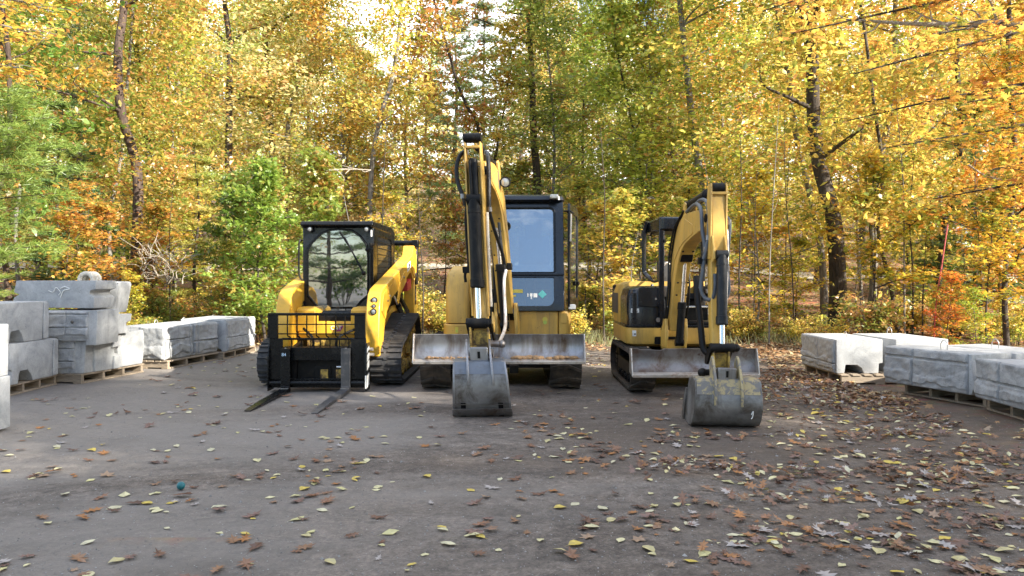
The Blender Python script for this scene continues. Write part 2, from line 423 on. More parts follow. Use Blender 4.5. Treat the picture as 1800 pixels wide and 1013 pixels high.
# ------------------------------------------------------------------ ground
def spaced(lo, hi, n, k):
    t = np.linspace(-1, 1, n); s = np.sign(t) * np.abs(t) ** k
    mid = 8.0
    return [mid + (hi - mid) * v if v > 0 else mid + (mid - lo) * v for v in s]
xs = [v - 8 for v in spaced(-152, 168, 150, 2.3)]; ys = spaced(-90, 170, 190, 2.0)
gv = [(x, y, ground_z(x, y)) for y in ys for x in xs]
nx = len(xs)
gf = [(j * nx + i, j * nx + i + 1, (j + 1) * nx + i + 1, (j + 1) * nx + i) for j in range(len(ys) - 1) for i in range(nx - 1)]
m, nt = newmat('yard_and_forest_floor')
out = N(nt, 'ShaderNodeOutputMaterial'); b = N(nt, 'ShaderNodeBsdfPrincipled')
tc = N(nt, 'ShaderNodeTexCoord').outputs['Object']
sp = N(nt, 'ShaderNodeSeparateXYZ'); L(nt, tc, sp.inputs[0])
# packed dirt of the yard: streaks left by tyres, pale dusty and damp dark patches, fine grit
mpa = N(nt, 'ShaderNodeMapping'); mpa.inputs['Scale'].default_value = (.7, 1.25, 1); mpa.inputs['Rotation'].default_value = (0, 0, R(-14)); L(nt, tc, mpa.inputs[0])
s1 = noise_n(nt, mpa.outputs[0], 1.3, 8, .62, 1.6)
s2 = noise_n(nt, tc, .45, 5, .6, .8)
s3 = noise_n(nt, tc, 55, 8, .8)
yc = mixc(nt, ramp(nt, s1, [(.32, 0.), (.68, 1.)]), (.088, .072, .062), (.178, .151, .131))
yc = mixc(nt, ramp(nt, s2, [(.46, 0.), (.66, .7)]), yc, (.205, .165, .135))
wv = N(nt, 'ShaderNodeTexWave', Scale=1.3, Distortion=16., Detail=5.); wv.inputs['Detail Scale'].default_value = .7; wv.wave_type = 'RINGS'; L(nt, mpa.outputs[0], wv.inputs['Vector'])
arc = N(nt, 'ShaderNodeMath', _operation='MULTIPLY'); L(nt, ramp(nt, wv.outputs[0], [(.55, 0.), (1., 1.)]), arc.inputs[0]); L(nt, ramp(nt, noise_n(nt, tc, .7, 3, .5), [(.45, 0.), (.65, .35)]), arc.inputs[1])
yc = mixc(nt, arc.outputs[0], yc, (.078, .064, .055))
yc = mixc(nt, .8, yc, ramp(nt, s3, [(.3, .15), (.7, .85)]), 'OVERLAY')
yc = mixc(nt, .85, yc, ramp(nt, noise_n(nt, tc, 17, 10, .82, .6), [(.36, .18), (.64, .8)]), 'OVERLAY')
yc = mixc(nt, .5, yc, ramp(nt, noise_n(nt, tc, 3.3, 8, .7, 1.5), [(.38, .25), (.62, .72)]), 'OVERLAY')
peb = N(nt, 'ShaderNodeTexVoronoi', Scale=70.); L(nt, tc, peb.inputs['Vector'])
pg = N(nt, 'ShaderNodeMath', _operation='MULTIPLY'); L(nt, ramp(nt, peb.outputs[0], [(.12, .8), (.2, 0.)]), pg.inputs[0]); L(nt, ramp(nt, noise_n(nt, tc, 20, 2, .5), [(.6, 0.), (.66, 1.)]), pg.inputs[1])
yc = mixc(nt, pg.outputs[0], yc, (.34, .32, .30))
# broad tone of the yard: greyer and paler towards the block stacks, browner and damper on the other side
bandv = N(nt, 'ShaderNodeMapping'); bandv.inputs['Scale'].default_value = (.10, .42, 1); bandv.inputs['Rotation'].default_value = (0, 0, R(9)); L(nt, tc, bandv.inputs[0])
bn = noise_n(nt, bandv.outputs[0], 1.1, 5, .6, 1.2)
gx_ = N(nt, 'ShaderNodeMath', _operation='MULTIPLY_ADD'); gx_.inputs[1].default_value = -.045; L(nt, sp.outputs[0], gx_.inputs[0]); L(nt, bn, gx_.inputs[2])
yc = mixc(nt, ramp(nt, gx_.outputs[0], [(.50, 0.), (.72, .75)]), yc, (.235, .212, .192))
yc = mixc(nt, ramp(nt, gx_.outputs[0], [(.30, .7), (.50, 0.)]), yc, (.090, .067, .052))
# forest floor: brown leaf mould
vo = N(nt, 'ShaderNodeTexVoronoi', Scale=9.); L(nt, tc, vo.inputs['Vector'])
fc = mixc(nt, ramp(nt, noise_n(nt, tc, .8, 6, .7), [(.35, 0.), (.65, 1.)]), (.10, .055, .028), (.27, .155, .07))
fc = mixc(nt, .5, fc, vo.outputs['Color'], 'OVERLAY')
# where the yard ends
def mth(op, a, b=None, c=None):
    n = N(nt, 'ShaderNodeMath', _operation=op)
    for i, v in enumerate((a, b, c)):
        if v is None: continue
        if isinstance(v, (int, float)): n.inputs[i].default_value = v
        else: L(nt, v, n.inputs[i])
    return n.outputs[0]
edge = mth('SUBTRACT', sp.outputs[1], 15.3)
e2 = mth('SUBTRACT', mth('MULTIPLY', sp.outputs[0], .75), 3.75)      # right border, past the block row
e3 = mth('SUBTRACT', mth('MULTIPLY', sp.outputs[0], -1.), 7.4)
e4 = mth('ADD', mth('MULTIPLY', mth('SUBTRACT', 13.5, mth('ABSOLUTE', mth('ADD', sp.outputs[1], 0.))), 0.0), -9.)
emax = mth('MAXIMUM', edge, mth('MAXIMUM', mth('MULTIPLY', e2, mth('GREATER_THAN', sp.outputs[1], 4.)), mth('MULTIPLY', e3, mth('GREATER_THAN', sp.outputs[1], 4.))))
emax = mth('ADD', mth('MINIMUM', emax, mth('SUBTRACT', sp.outputs[1], 4.6)), mth('MULTIPLY', mth('SUBTRACT', noise_n(nt, tc, .9, 6, .7), .5), 3.2))
mr = N(nt, 'ShaderNodeMapRange'); mr.inputs['From Min'].default_value = -.5; mr.inputs['From Max'].default_value = .6; L(nt, emax, mr.inputs[0])
cc = mixc(nt, mr.outputs[0], yc, fc)
L(nt, cc, b.inputs['Base Color'])
rg = N(nt, 'ShaderNodeMapRange'); rg.inputs['To Min'].default_value = .55; rg.inputs['To Max'].default_value = .9; L(nt, s1, rg.inputs[0]); L(nt, rg.outputs[0], b.inputs['Roughness'])
b.inputs['Specular IOR Level'].default_value = .35
bsum = mth('ADD', mth('MULTIPLY', s3, .5), mth('ADD', mth('MULTIPLY', s1, 1.2), mth('MULTIPLY', noise_n(nt, tc, 9, 6, .7), .7)))
bp = N(nt, 'ShaderNodeBump', Strength=.9, Distance=.025); L(nt, bsum, bp.inputs['Height']); L(nt, bp.outputs[0], b.inputs['Normal'])
L(nt, b.outputs[0], out.inputs[0]); M['ground'] = m
g = MB().add(gv, gf).build('ground', M['ground'], smooth=180); tag(g, kind='structure')

# pale gravel road crossing the woods behind the yard
M['road'] = surf('pale_gravel_road', (.36, .31, .25), .95, dirt=(.33, .26, .18), dirt_scale=.8, dirt_lo=.5, dirt_hi=.7, var=.15, bump=.6, bump_scale=9)
rv = []
for i in range(60):
    x = -45 + i * 1.5
    yc_ = 37.5 + 1.5 * math.sin(x * .06)
    for dy in (-2.2, -.8, .8, 2.2): rv.append((x, yc_ + dy, ground_z(x, yc_ + dy) + .06))
rf = [(i * 4 + k, i * 4 + k + 1, (i + 1) * 4 + k + 1, (i + 1) * 4 + k) for i in range(59) for k in range(3)]
tag(MB().add(rv, rf).build('woodland_road', M['road']), kind='structure')
# ------------------------------------------------------------------ trees, shrubs, leaves
def np_mesh(name, verts, faces, mat, lv=None, smooth=False):
    """verts (n,3), faces (m,k) -> mesh; lv (m,3) per face colour variation"""
    me = bpy.data.meshes.new(name)
    m, k = faces.shape
    me.vertices.add(len(verts)); me.vertices.foreach_set('co', np.ascontiguousarray(verts, np.float32).ravel())
    me.loops.add(m * k); me.loops.foreach_set('vertex_index', faces.astype(np.int32).ravel())
    me.polygons.add(m); me.polygons.foreach_set('loop_start', np.arange(0, m * k, k, dtype=np.int32))
    me.polygons.foreach_set('use_smooth', np.full(m, smooth, bool))
    me.update(calc_edges=True)
    if lv is not None:
        a = me.attributes.new('lv', 'FLOAT_COLOR', 'FACE')
        c = np.ones((m, 4), np.float32); c[:, :3] = lv; a.data.foreach_set('color', c.ravel())
    me.materials.append(mat); me.validate()
    return me

OVAL = np.array([(0, -.5, 0), (.20, -.25, .05), (.27, .05, .06), (.13, .33, .04), (0, .52, -.03), (-.13, .33, .04), (-.27, .05, .06), (-.20, -.25, .05)])
MAPLE = np.array([(0, -.5, 0), (.12, -.28, .02), (.48, -.22, -.04), (.22, .0, .05), (.42, .28, -.05), (.13, .2, .05), (0, .56, -.04), (-.13, .2, .05), (-.42, .28, -.05), (-.22, .0, .05), (-.48, -.22, -.04), (-.12, -.28, .02)])
OAK = np.array([(0, -.6, 0), (.06, -.36, .02), (.26, -.34, -.02), (.1, -.16, .05), (.38, .0, -.05), (.13, .1, .05), (.3, .34, -.03), (.07, .32, .04), (0, .58, 0), (-.07, .32, .04), (-.3, .34, -.03), (-.13, .1, .05), (-.38, .0, -.05), (-.1, -.16, .05), (-.26, -.34, -.02), (-.06, -.36, .02)])
QUAD = np.array([(0, -.5, 0), (.3, 0, .06), (0, .5, 0), (-.3, 0, .06)])

def rand_rot(n, tilt, rg):
    """rotation matrices: spin about z, tilt by a normal angle about a random horizontal axis"""
    a = rg.uniform(0, 2 * PI, n); t = rg.normal(0, tilt, n); b = rg.uniform(0, 2 * PI, n)
    ca, sa = np.cos(a), np.sin(a); ct, st = np.cos(t), np.sin(t); cb, sb = np.cos(b), np.sin(b)
    Z = np.zeros((n, 3, 3)); Z[:, 0, 0] = ca; Z[:, 0, 1] = -sa; Z[:, 1, 0] = sa; Z[:, 1, 1] = ca; Z[:, 2, 2] = 1
    X = np.zeros((n, 3, 3)); X[:, 0, 0] = 1; X[:, 1, 1] = ct; X[:, 1, 2] = -st; X[:, 2, 1] = st; X[:, 2, 2] = ct
    B = np.zeros((n, 3, 3)); B[:, 0, 0] = cb; B[:, 0, 1] = -sb; B[:, 1, 0] = sb; B[:, 1, 1] = cb; B[:, 2, 2] = 1
    return B @ X @ Z

def leaves_mesh(name, centers, size, tmpl, mat, tilt=.8, rg=rng, sv=.3):
    n = len(centers); k = len(tmpl)
    Rm = rand_rot(n, tilt, rg)
    sc = size * np.clip(rg.normal(1, sv, n), .45, 1.8)
    v = np.einsum('nij,kj->nki', Rm, tmpl) * sc[:, None, None] + centers[:, None, :]
    f = np.arange(n * k).reshape(n, k)
    return np_mesh(name, v.reshape(-1, 3), f, mat, rg.uniform(0, 1, (n, 3)))

def branch_rings(mb, pts, r0, r1, n=6):
    mb.tube(pts, lambda t: r0 + (r1 - r0) * t ** .8, n=n, res=3)

class TreeKit:
    def __init__(s, trunk, crown): s.trunk, s.crown = trunk, crown

def mk_tree(kind, seed, H, r_base, z0, Rad, nleaf, lsize, tmpl, bark, n_limb=16, lean=.03, tilt=.8, trunk_pts=None, wiggle=.12, flat=.5):
    rd = random.Random(seed); rg = np.random.default_rng(seed)
    mb = MB()
    if trunk_pts is None:
        lx, ly = rd.uniform(-lean, lean) * H, rd.uniform(-lean, lean) * H
        ph = rd.uniform(0, 6)
        tp = [Vector((lx * t ** 1.3 + wiggle * math.sin(ph + 5 * t), ly * t ** 1.3 + wiggle * math.cos(ph + 4 * t), H * t)) for t in [i / 9 for i in range(10)]]
        off = tp[0].copy(); tp = [p - Vector((off.x, off.y, 0)) for p in tp]
    else: tp = trunk_pts
    tp = [tp[0] - Vector((0, 0, .35))] + tp
    flare = [1.35] + [1.0 + .3 * max(0, 1 - i * 2.2 / len(tp)) for i in range(len(tp) - 1)]
    mb.tube(tp, lambda t: r_base * (1.0 - .86 * t) * (1 + .35 * max(0, 1 - t * 12)), n=10, res=3)
    def at(u):
        f = u * (len(tp) - 2) + 1; i = min(int(f), len(tp) - 2); return tp[i].lerp(tp[i + 1], f - i)
    cl = []
    for i in range(n_limb):
        h = z0 + (1 - z0) * ((i + rd.random() * .8) / n_limb) ** .95
        h = min(h, .99); b = at(h)
        az = i * 2.4 + rd.uniform(-.5, .5)
        rel = (h - z0) / (1 - z0)
        Lr = Rad * (.55 + .6 * math.sin(PI * min(1, rel * .8 + .18))) * rd.uniform(.7, 1.15) * (1.05 - .55 * rel)
        el = R(rd.uniform(8, 30) + 38 * rel)
        d = Vector((math.cos(az) * math.cos(el), math.sin(az) * math.cos(el), math.sin(el)))
        pts = [b]
        p = b.copy(); dd = d.copy()
        for k in range(5):
            p = p + dd * Lr / 5; pts.append(p.copy())
            dd = (dd + Vector((rd.uniform(-.25, .25), rd.uniform(-.25, .25), rd.uniform(-.22, .14)))).normalized()
        br = max(.012, r_base * (1 - .86 * h) * .42)
        branch_rings(mb, pts, br, .006, 6)
        for k in range(1, 6):
            for q in range(3):
                t0 = pts[k - 1].lerp(pts[k], rd.random())
                a2 = rd.uniform(0, 2 * PI)
                tl = Lr * rd.uniform(.16, .40) * (1.15 - .12 * k)
                e2 = t0 + Vector((math.cos(a2) * tl, math.sin(a2) * tl, rd.uniform(-.12, .25) * tl))
                if q < 2: mb.tube([t0, t0.lerp(e2, .5) + Vector((0, 0, .04)), e2], lambda t: .010 * (1 - .6 * t), n=4, res=1)
                for w in (.45, .75, 1.): cl.append(t0.lerp(e2, w))
    cl = np.array([tuple(c) for c in cl])
    w = rg.uniform(.08, 1, len(cl)) ** 3.2; w /= w.sum()          # uneven: some twigs are nearly bare
    idx = rg.choice(len(cl), nleaf, p=w)
    s = .045 * Rad + .05
    c = cl[idx] + rg.normal(0, 1, (nleaf, 3)) * np.array([s * 1.5, s * 1.5, s * flat * 1.6])
    trunk = mb.build('tmp', bark, smooth=60); tm = trunk.data; bpy.data.objects.remove(trunk)
    tm.name = kind + '_trunk'
    cm = leaves_mesh(kind + '_crown', c, lsize, tmpl, M['leaf'], tilt, rg)
    return TreeKit(tm, cm)

def mk_pine(seed, H, r_base, z0, Rad, tufts, bark):
    rd = random.Random(seed); rg = np.random.default_rng(seed); mb = MB()
    mb.tube([Vector((.06 * math.sin(i), .06 * math.cos(i * 1.3), H * i / 8 - (.3 if i == 0 else 0))) for i in range(9)], lambda t: r_base * (1 - .9 * t), n=8, res=2)
    cl = []; nw = int(H * (1 - z0) / .55)
    for w in range(nw):
        rel = w / nw; z = H * (z0 + (1 - z0) * rel)
        for q in range(5):
            az = q * 2 * PI / 5 + w * .7 + rd.uniform(-.3, .3); Lr = Rad * (1 - rel) ** .75 * rd.uniform(.6, 1.1)
            d = Vector((math.cos(az), math.sin(az), 0)); dr = rd.uniform(-.02, .16)
            pts = [Vector((0, 0, z)) + d * Lr * t + Vector((0, 0, Lr * dr * t + .10 * Lr * t * t)) for t in (0, .35, .7, 1)]
            mb.tube(pts, lambda t: max(.006, r_base * .28 * (1 - rel) * (1 - t)), n=5, res=2)
            for k in range(int(4 + 7 * (1 - rel))):
                t = rd.uniform(.35, 1); sd_ = rd.uniform(-1, 1) * .33 * Lr * (1.1 - t)
                side = Vector((-d.y, d.x, 0)); e = pts[0].lerp(pts[-1], t) + side * sd_ + Vector((0, 0, .03 * Lr))
                cl.append(tuple(e))
    cl = np.array(cl); n = tufts
    idx = rg.integers(0, len(cl), n); c0 = cl[idx] + rg.normal(0, 1, (n, 3)) * np.array([.13, .13, .045])
    K = 11; c = np.repeat(c0, K, axis=0); nn = len(c)
    dv = rg.normal(0, 1, (nn, 3)); dv[:, 2] = np.abs(dv[:, 2]) * .6 + .1; dv /= np.linalg.norm(dv, axis=1)[:, None]
    sv_ = np.cross(dv, rg.normal(0, 1, (nn, 3))); sv_ /= np.linalg.norm(sv_, axis=1)[:, None]
    ln = rg.uniform(.08, .15, nn)[:, None]; wd = .0065
    v = np.stack([c - sv_ * wd, c + sv_ * wd, c + dv * ln + sv_ * wd * .3, c + dv * ln - sv_ * wd * .3], axis=1)
    lv = np.repeat(rg.uniform(0, 1, (n, 3)), K, axis=0); lv[:, 0] = .45 + .1 * lv[:, 0]
    cm = np_mesh('pine_crown', v.reshape(-1, 3), np.arange(nn * 4).reshape(nn, 4), M['needle'], lv)
    t = mb.build('tmp', bark, smooth=60); tm = t.data; bpy.data.objects.remove(t)
    return TreeKit(tm, cm)

def mk_bush(seed, H, Rad, nleaf, lsize, tmpl, bark):
    rd = random.Random(seed); rg = np.random.default_rng(seed); mb = MB(); cl = []
    for i in range(11):
        az = i * 2.4 + rd.uniform(-.4, .4); out_ = Rad * rd.uniform(.3, 1); h = H * rd.uniform(.55, 1.05)
        e = Vector((math.cos(az) * out_, math.sin(az) * out_, h))
        b0 = Vector((math.cos(az) * .1, math.sin(az) * .1, -.1)); m_ = b0.lerp(e, .5) + Vector((0, 0, .18 * h))
        mb.tube([b0, m_, e], lambda t: .014 * (1 - .7 * t), n=5, res=4)
        for q in range(7):
            t0 = b0.lerp(e, rd.uniform(.25, 1)) + Vector((0, 0, .1)); a2 = rd.uniform(0, 6.3); tl = rd.uniform(.12, .38)
            e2 = t0 + Vector((math.cos(a2) * tl, math.sin(a2) * tl, rd.uniform(-.1, .2)))
            mb.tube([t0, e2], .005, n=4, res=1)
            for w in (.4, .8, 1.1): cl.append(tuple(t0.lerp(e2, w)))
    cl = np.array(cl); idx = rg.integers(0, len(cl), nleaf)
    c = cl[idx] + rg.normal(0, 1, (nleaf, 3)) * np.array([.11, .11, .06]); c[:, 2] = np.maximum(c[:, 2], .04)
    t = mb.build('tmp', bark, smooth=60); tm = t.data; bpy.data.objects.remove(t)
    return TreeKit(tm, leaves_mesh('bush_leaves', c, lsize, tmpl, M['leaf'], .7, rg))

def plant(kit, name, label, cat, loc, color, s=1., rz=0., group=None, tname='trunk', cname='crown', sz=None, bark=None, kind=None):
    o = thing(name, label, cat, loc, rz, group)
    o.scale = (s, s, sz or s)
    for nm, me in ((tname, kit.trunk), (cname, kit.crown)):
        if me is None: continue
        c = bpy.data.objects.new(nm, me); col.objects.link(c); c.parent = o; c.color = (*color, 1)
    return o

GOLD = (.84, .64, .13); YEL = (.90, .74, .16); LIME = (.58, .62, .10); ORA = (.78, .38, .06); RUST = (.48, .20, .05)
OLIVE = (.40, .42, .09); GREEN = (.15, .28, .045); PALE = (.92, .80, .38); RED = (.50, .08, .03); PINE = (.09, .16, .05); PINEL = (.26, .30, .06)

tall = [mk_tree('tall', 100 + i, 15.5, .19, .16, 4.1, 15500, .128, QUAD if i % 2 else OVAL, [M['bark_grey'], M['bark_dark'], M['bark_grey'], M['bark_dark']][i], n_limb=30, wiggle=.38, lean=.07) for i in range(4)]
slim = [mk_tree('slim', 200 + i, 9.0, .075, .12, 2.3, 7600, .11, [OVAL, MAPLE, OVAL][i], [M['bark_grey'], M['bark_dark'], M['bark_grey']][i], n_limb=22, tilt=.6, flat=.35, wiggle=.22, lean=.08) for i in range(3)]
sap = [mk_tree('sapling', 300 + i, 3.6, .030, .10, 1.25, 3000, .098, MAPLE if i != 1 else OVAL, [M['bark_dark'], M['bark_grey'], M['bark_dark']][i], n_limb=13, tilt=.5, flat=.3, wiggle=.05) for i in range(3)]
oaky = mk_tree('oak', 330, 5.0, .05, .12, 1.7, 6000, .135, OAK, M['bark_dark'], n_limb=17, tilt=.8)
bush = [mk_bush(400 + i, 1.25, .85, 2000, .085, [OVAL, MAPLE][i % 2], M['bark_dark']) for i in range(3)]
pines = [mk_pine(500, 9.5, .11, .10, 2.3, 5200, M['bark_red']), mk_pine(501, 6.5, .07, .05, 1.9, 3600, M['bark_dark'])]

def W(px, y):  # world x of a photo column at distance y
    return (px - 900) / F_PX * y

# --- trunks one can tell apart: bent paths, their own crowns
def trunk_tree(label, path, Y, w_px, color, bark, crown_kit, ch=None, name='broadleaf_tree', cat='tree', group=None, z_top=12, limbs=7, seed=1, cs=1.11):
    """path: (column, row) points of the bare trunk from foot to top in the photo"""
    rd = random.Random(seed)
    x0 = W(path[0][0], Y); zb = ground_z(x0, Y)
    o = thing(name, label, cat, (x0, Y, zb), 0, group)
    pts = []
    for i, (px, py) in enumerate(path):
        z = CAM_H - (py - HZ) / F_PX * Y
        if i == 0: z = zb - .2
        pts.append(Vector((W(px, Y), Y + .25 * math.sin(i * 1.7 + seed), z)))
    d = (pts[-1] - pts[-2]).normalized()
    while pts[-1].z < z_top: pts.append(pts[-1] + Vector((d.x * .8, rd.uniform(-.15, .15), 1.1)))
    r = w_px / 2 / F_PX * Y
    mb = MB(); mb.tube(pts, lambda t: r * (1.0 - .6 * t) * (1 + .45 * max(0, 1 - t * 14)), n=12, res=5)
    top = pts[-1]
    for k in range(limbs):
        b = pts[1].lerp(top, .25 + .7 * k / limbs); i = min(range(len(pts)), key=lambda j: abs(pts[j].z - b.z)); b = pts[i].copy()
        az = rd.uniform(0, 6.28); Lr = rd.uniform(1., 2.6)
        e = b + Vector((math.cos(az) * Lr, math.sin(az) * Lr * .7, Lr * rd.uniform(.1, .7)))
        mb.tube([b, b.lerp(e, .5) + Vector((0, 0, rd.uniform(-.15, .2))), e, e + Vector((rd.uniform(-.5, .5), 0, .4))], lambda t: max(.008, r * .3 * (1 - t)), n=6, res=4)
    mb.build('trunk', bark, o, smooth=60)
    c = bpy.data.objects.new('crown', crown_kit.crown); col.objects.link(c); c.parent = o
    me_h = {id(k): h for k, h in ((tall[0], 15.5), (tall[1], 15.5), (tall[2], 15.5), (tall[3], 15.5), (slim[0], 9), (slim[1], 9), (slim[2], 9))}.get(id(crown_kit), 9)
    c.scale = (cs, cs, z_top * 1.2 / me_h); mid = pts[len(pts) // 2]
    c.location = (mid.x - x0, 0, 0); c.color = (*color, 1); c.rotation_euler = (0, 0, seed * 1.3)
    return o

T = trunk_tree
T('big dark oak trunk leaning over the concrete blocks near the red pole', [(1481, 588), (1468, 480), (1458, 380), (1444, 280), (1434, 190), (1420, 90), (1410, 20)], 18.2, 30, GOLD, M['bark_dark'], tall[1], name='oak_tree', seed=2, cs=1.15)
T('thin grey trunk curving just beside the big dark oak', [(1452, 535), (1436, 430), (1422, 330), (1404, 230), (1386, 160)], 21, 12, YEL, M['bark_grey'], slim[0], seed=3)
T('grey trunk rising behind the roofless arm of the small excavator', [(1236, 500), (1230, 330), (1222, 230), (1208, 120), (1196, 50)], 23, 15, LIME, M['bark_grey'], tall[0], seed=4, cs=1.15)
T('reddish pine trunk standing over the tall stack of concrete blocks', [(238, 560), (238, 400), (232, 290), (219, 200), (214, 100), (210, 10)], 18.5, 19, (.62, .40, .10), M['bark_red'], tall[3], name='pine_tree', seed=5, cs=0.89)
T('slender pine trunk crowding behind the reddish pine trunk', [(262, 560), (256, 300), (246, 140), (236, 10)], 23, 13, GOLD, M['bark_dark'], tall[2], seed=6, cs=0.86)
T('pale leaning trunk between the wood edge and the loader', [(470, 330), (505, 212), (535, 130), (552, 90)], 26, 8, PALE, M['bark_grey'], slim[2], seed=7)
T('thin white birch trunk behind the loader cab', [(646, 430), (652, 330), (668, 220), (690, 130), (702, 30)], 24, 10, YEL, M['bark_grey'], slim[0], name='birch_tree', seed=8)
T('double grey trunk behind the tall cab of the middle excavator', [(946, 420), (944, 330), (938, 240), (936, 150), (932, 80)], 26, 15, OLIVE, M['bark_dark'], tall[0], seed=9, cs=1.07)
T('forked grey trunk between the dark oak and the red pole', [(1524, 585), (1530, 470), (1540, 370), (1548, 300), (1566, 150), (1570, 60)], 19.5, 13, YEL, M['bark_grey'], slim[1], seed=10)
T('thin dark sapling curving up behind the pale block row', [(1574, 588), (1566, 500), (1552, 400), (1548, 300), (1530, 200)], 17.5, 7, GOLD, M['bark_dark'], slim[2], seed=11)
T('dark trunk with bare side branches near the far cabin', [(1764, 592), (1768, 480), (1766, 380), (1770, 260), (1772, 120)], 17.2, 11, ORA, M['bark_dark'], slim[1], seed=12)
T('straight dark trunk rising above the red pole', [(1652, 585), (1664, 420), (1672, 330), (1682, 230), (1690, 100)], 20, 11, GOLD, M['bark_dark'], slim[0], seed=13)
T('pale trunk at the outer end of the tall block stack', [(9, 560), (10, 470), (4, 380), (12, 250), (2, 100)], 15.5, 11, GREEN, M['bark_red'], slim[2], seed=14)
T('thin bent grey trunk behind the top of the tall block stack', [(44, 560), (42, 480), (34, 380), (22, 330), (10, 290)], 16.5, 7, ORA, M['bark_grey'], slim[1], seed=15)
T('grey trunk showing between orange leaves above the pale block pile', [(203, 520), (200, 400), (204, 300), (210, 250)], 21, 7, OLIVE, M['bark_grey'], slim[2], seed=16)
T('dark forked trunk against the pale leaves above the loader', [(400, 420), (402, 300), (398, 180), (404, 80), (400, 10)], 25, 14, PALE, M['bark_dark'], tall[2], seed=17, cs=1.15)
T('brown trunk rising behind the green oak leaves beside the loader', [(478, 400), (476, 300), (472, 180), (470, 60)], 27, 12, GOLD, M['bark_dark'], tall[0], seed=18, cs=1.00)
T('dark leaning limbed trunk behind the arm of the middle excavator', [(880, 330), (845, 245), (822, 190), (805, 150)], 25, 7, (.60, .30, .10), M['bark_dark'], slim[0], seed=19)

# --- understory along the wood edge
def place(kit, name, label, cat, px, Y, color, s=1., group=None, sz=None):
    x = W(px, Y); return plant(kit, name, label, cat, (x, Y, ground_z(x, Y) - .03), color, s, random.uniform(0, 6.28), group, sz=sz)

place(pines[0], 'pine_tree', 'young green pine overhanging the end of the tall block stack', 'tree', -45, 14.2, (.20, .27, .06), .5)
place(pines[1], 'pine_tree', 'dark green pine filling the gap behind the tall block stack', 'tree', 105, 17.0, PINE, .9)
place(pines[1], 'pine_tree', 'bright young pine with yellowish boughs between stack and loader', 'tree', 345, 20.0, (.42, .38, .08), .82)
place(pines[0], 'pine_tree', 'open green pine standing behind the red pole', 'tree', 1712, 20, PINE, .75)
place(pines[1], 'pine_tree', 'small dark pine beside the trunk near the far cabin', 'tree', 1768, 18.5, PINE, .72)
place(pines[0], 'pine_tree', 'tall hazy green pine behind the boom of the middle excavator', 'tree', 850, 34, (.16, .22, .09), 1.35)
place(pines[0], 'pine_tree', 'tall dark pine at the upper corner beyond the stacks', 'tree', 140, 26, (.08, .14, .05), 1.25)
place(oaky, 'oak_sapling', 'green leaved young oak beside the pallet forks of the loader', 'sapling', 468, 15.2, (.30, .44, .07), .74)
place(oaky, 'oak_sapling', 'yellow green oak sapling behind the low blocks', 'sapling', 410, 16.6, (.16, .26, .04), .72)
place(oaky, 'oak_sapling', 'olive oak sapling growing just behind the loader cab', 'sapling', 560, 17.5, (.34, .40, .07), .85)
place(sap[0], 'maple_sapling', 'bright yellow maple sapling over the low block pile', 'sapling', 232, 14.4, (.70, .62, .07), .42)
place(sap[2], 'maple_sapling', 'orange maple sapling behind the top of the tall block stack', 'sapling', 170, 16.4, (.74, .40, .09), .85)
place(sap[0], 'maple_sapling', 'red and orange maple sapling at the pine over the stack', 'sapling', 112, 15.0, (.72, .42, .09), .9)
place(sap[1], 'beech_sapling', 'golden sapling in the undergrowth beside the low wedge block', 'sapling', 390, 15.8, GOLD, .6)
place(sap[2], 'maple_sapling', 'rusty orange maple sapling under the reddish pine trunk', 'sapling', 270, 17.8, (.66, .36, .08), .88)
place(sap[1], 'beech_sapling', 'golden beech sapling between the loader and the middle excavator', 'sapling', 700, 20.5, GOLD, 1.0)
place(sap[0], 'maple_sapling', 'yellow maple sapling directly behind the canopy of the small excavator', 'sapling', 1100, 17.5, YEL, .95)
place(sap[2], 'maple_sapling', 'pale gold maple sapling beside the open cab door', 'sapling', 1048, 18.8, (.70, .52, .08), .92)
place(sap[0], 'maple_sapling', 'yellow maple sapling showing under the arm of the small excavator', 'sapling', 1215, 18.2, YEL, 1.05)
place(sap[1], 'beech_sapling', 'dense golden sapling just past the stick of the small excavator', 'sapling', 1330, 17.2, (.74, .56, .06), 1.05)
place(sap[2], 'maple_sapling', 'spreading yellow maple sapling around the foot of the dark oak', 'sapling', 1400, 17.4, (.86, .68, .08), .66)
place(sap[0], 'maple_sapling', 'yellow maple sapling above the leaning pale blocks', 'sapling', 1530, 16.4, (.75, .55, .06), 1.1)
place(sap[2], 'maple_sapling', 'orange red maple sapling at the foot of the red pole', 'sapling', 1665, 13.2, (.78, .26, .04), .42)
place(sap[0], 'maple_sapling', 'golden maple sapling hanging over the outer end of the block row', 'sapling', 1735, 13.8, (.70, .46, .05), .85)
place(sap[1], 'beech_sapling', 'lime green sapling at the outer end of the block row', 'sapling', 1718, 12.4, (.50, .56, .06), .34)
place(sap[0], 'maple_sapling', 'tall orange maple sapling at the far edge by the cabin', 'sapling', 1800, 16.0, ORA, 1.1)
place(slim[1], 'maple_tree', 'broad orange maple leaning into the upper corner over the blocks', 'tree', 1770, 15.0, (.74, .38, .045), .92)
place(slim[1], 'maple_tree', 'yellow maple behind the red pole and orange maple', 'tree', 1640, 22.5, (.80, .66, .14), .8)
place(slim[0], 'beech_tree', 'orange beech with layered boughs above the dark oak trunk', 'tree', 1515, 26.5, (.80, .50, .10), 1.0)
place(slim[2], 'beech_tree', 'green and yellow beech rising behind the small excavator', 'tree', 1130, 24, (.50, .52, .06), 1.1)
place(slim[1], 'maple_tree', 'dark green leaved maple between the two excavators', 'tree', 1040, 27.5, (.30, .38, .05), 1.25)
place(slim[0], 'beech_tree', 'pale orange beech above the boom of the loader', 'tree', 720, 28, (.80, .48, .10), 1.25)
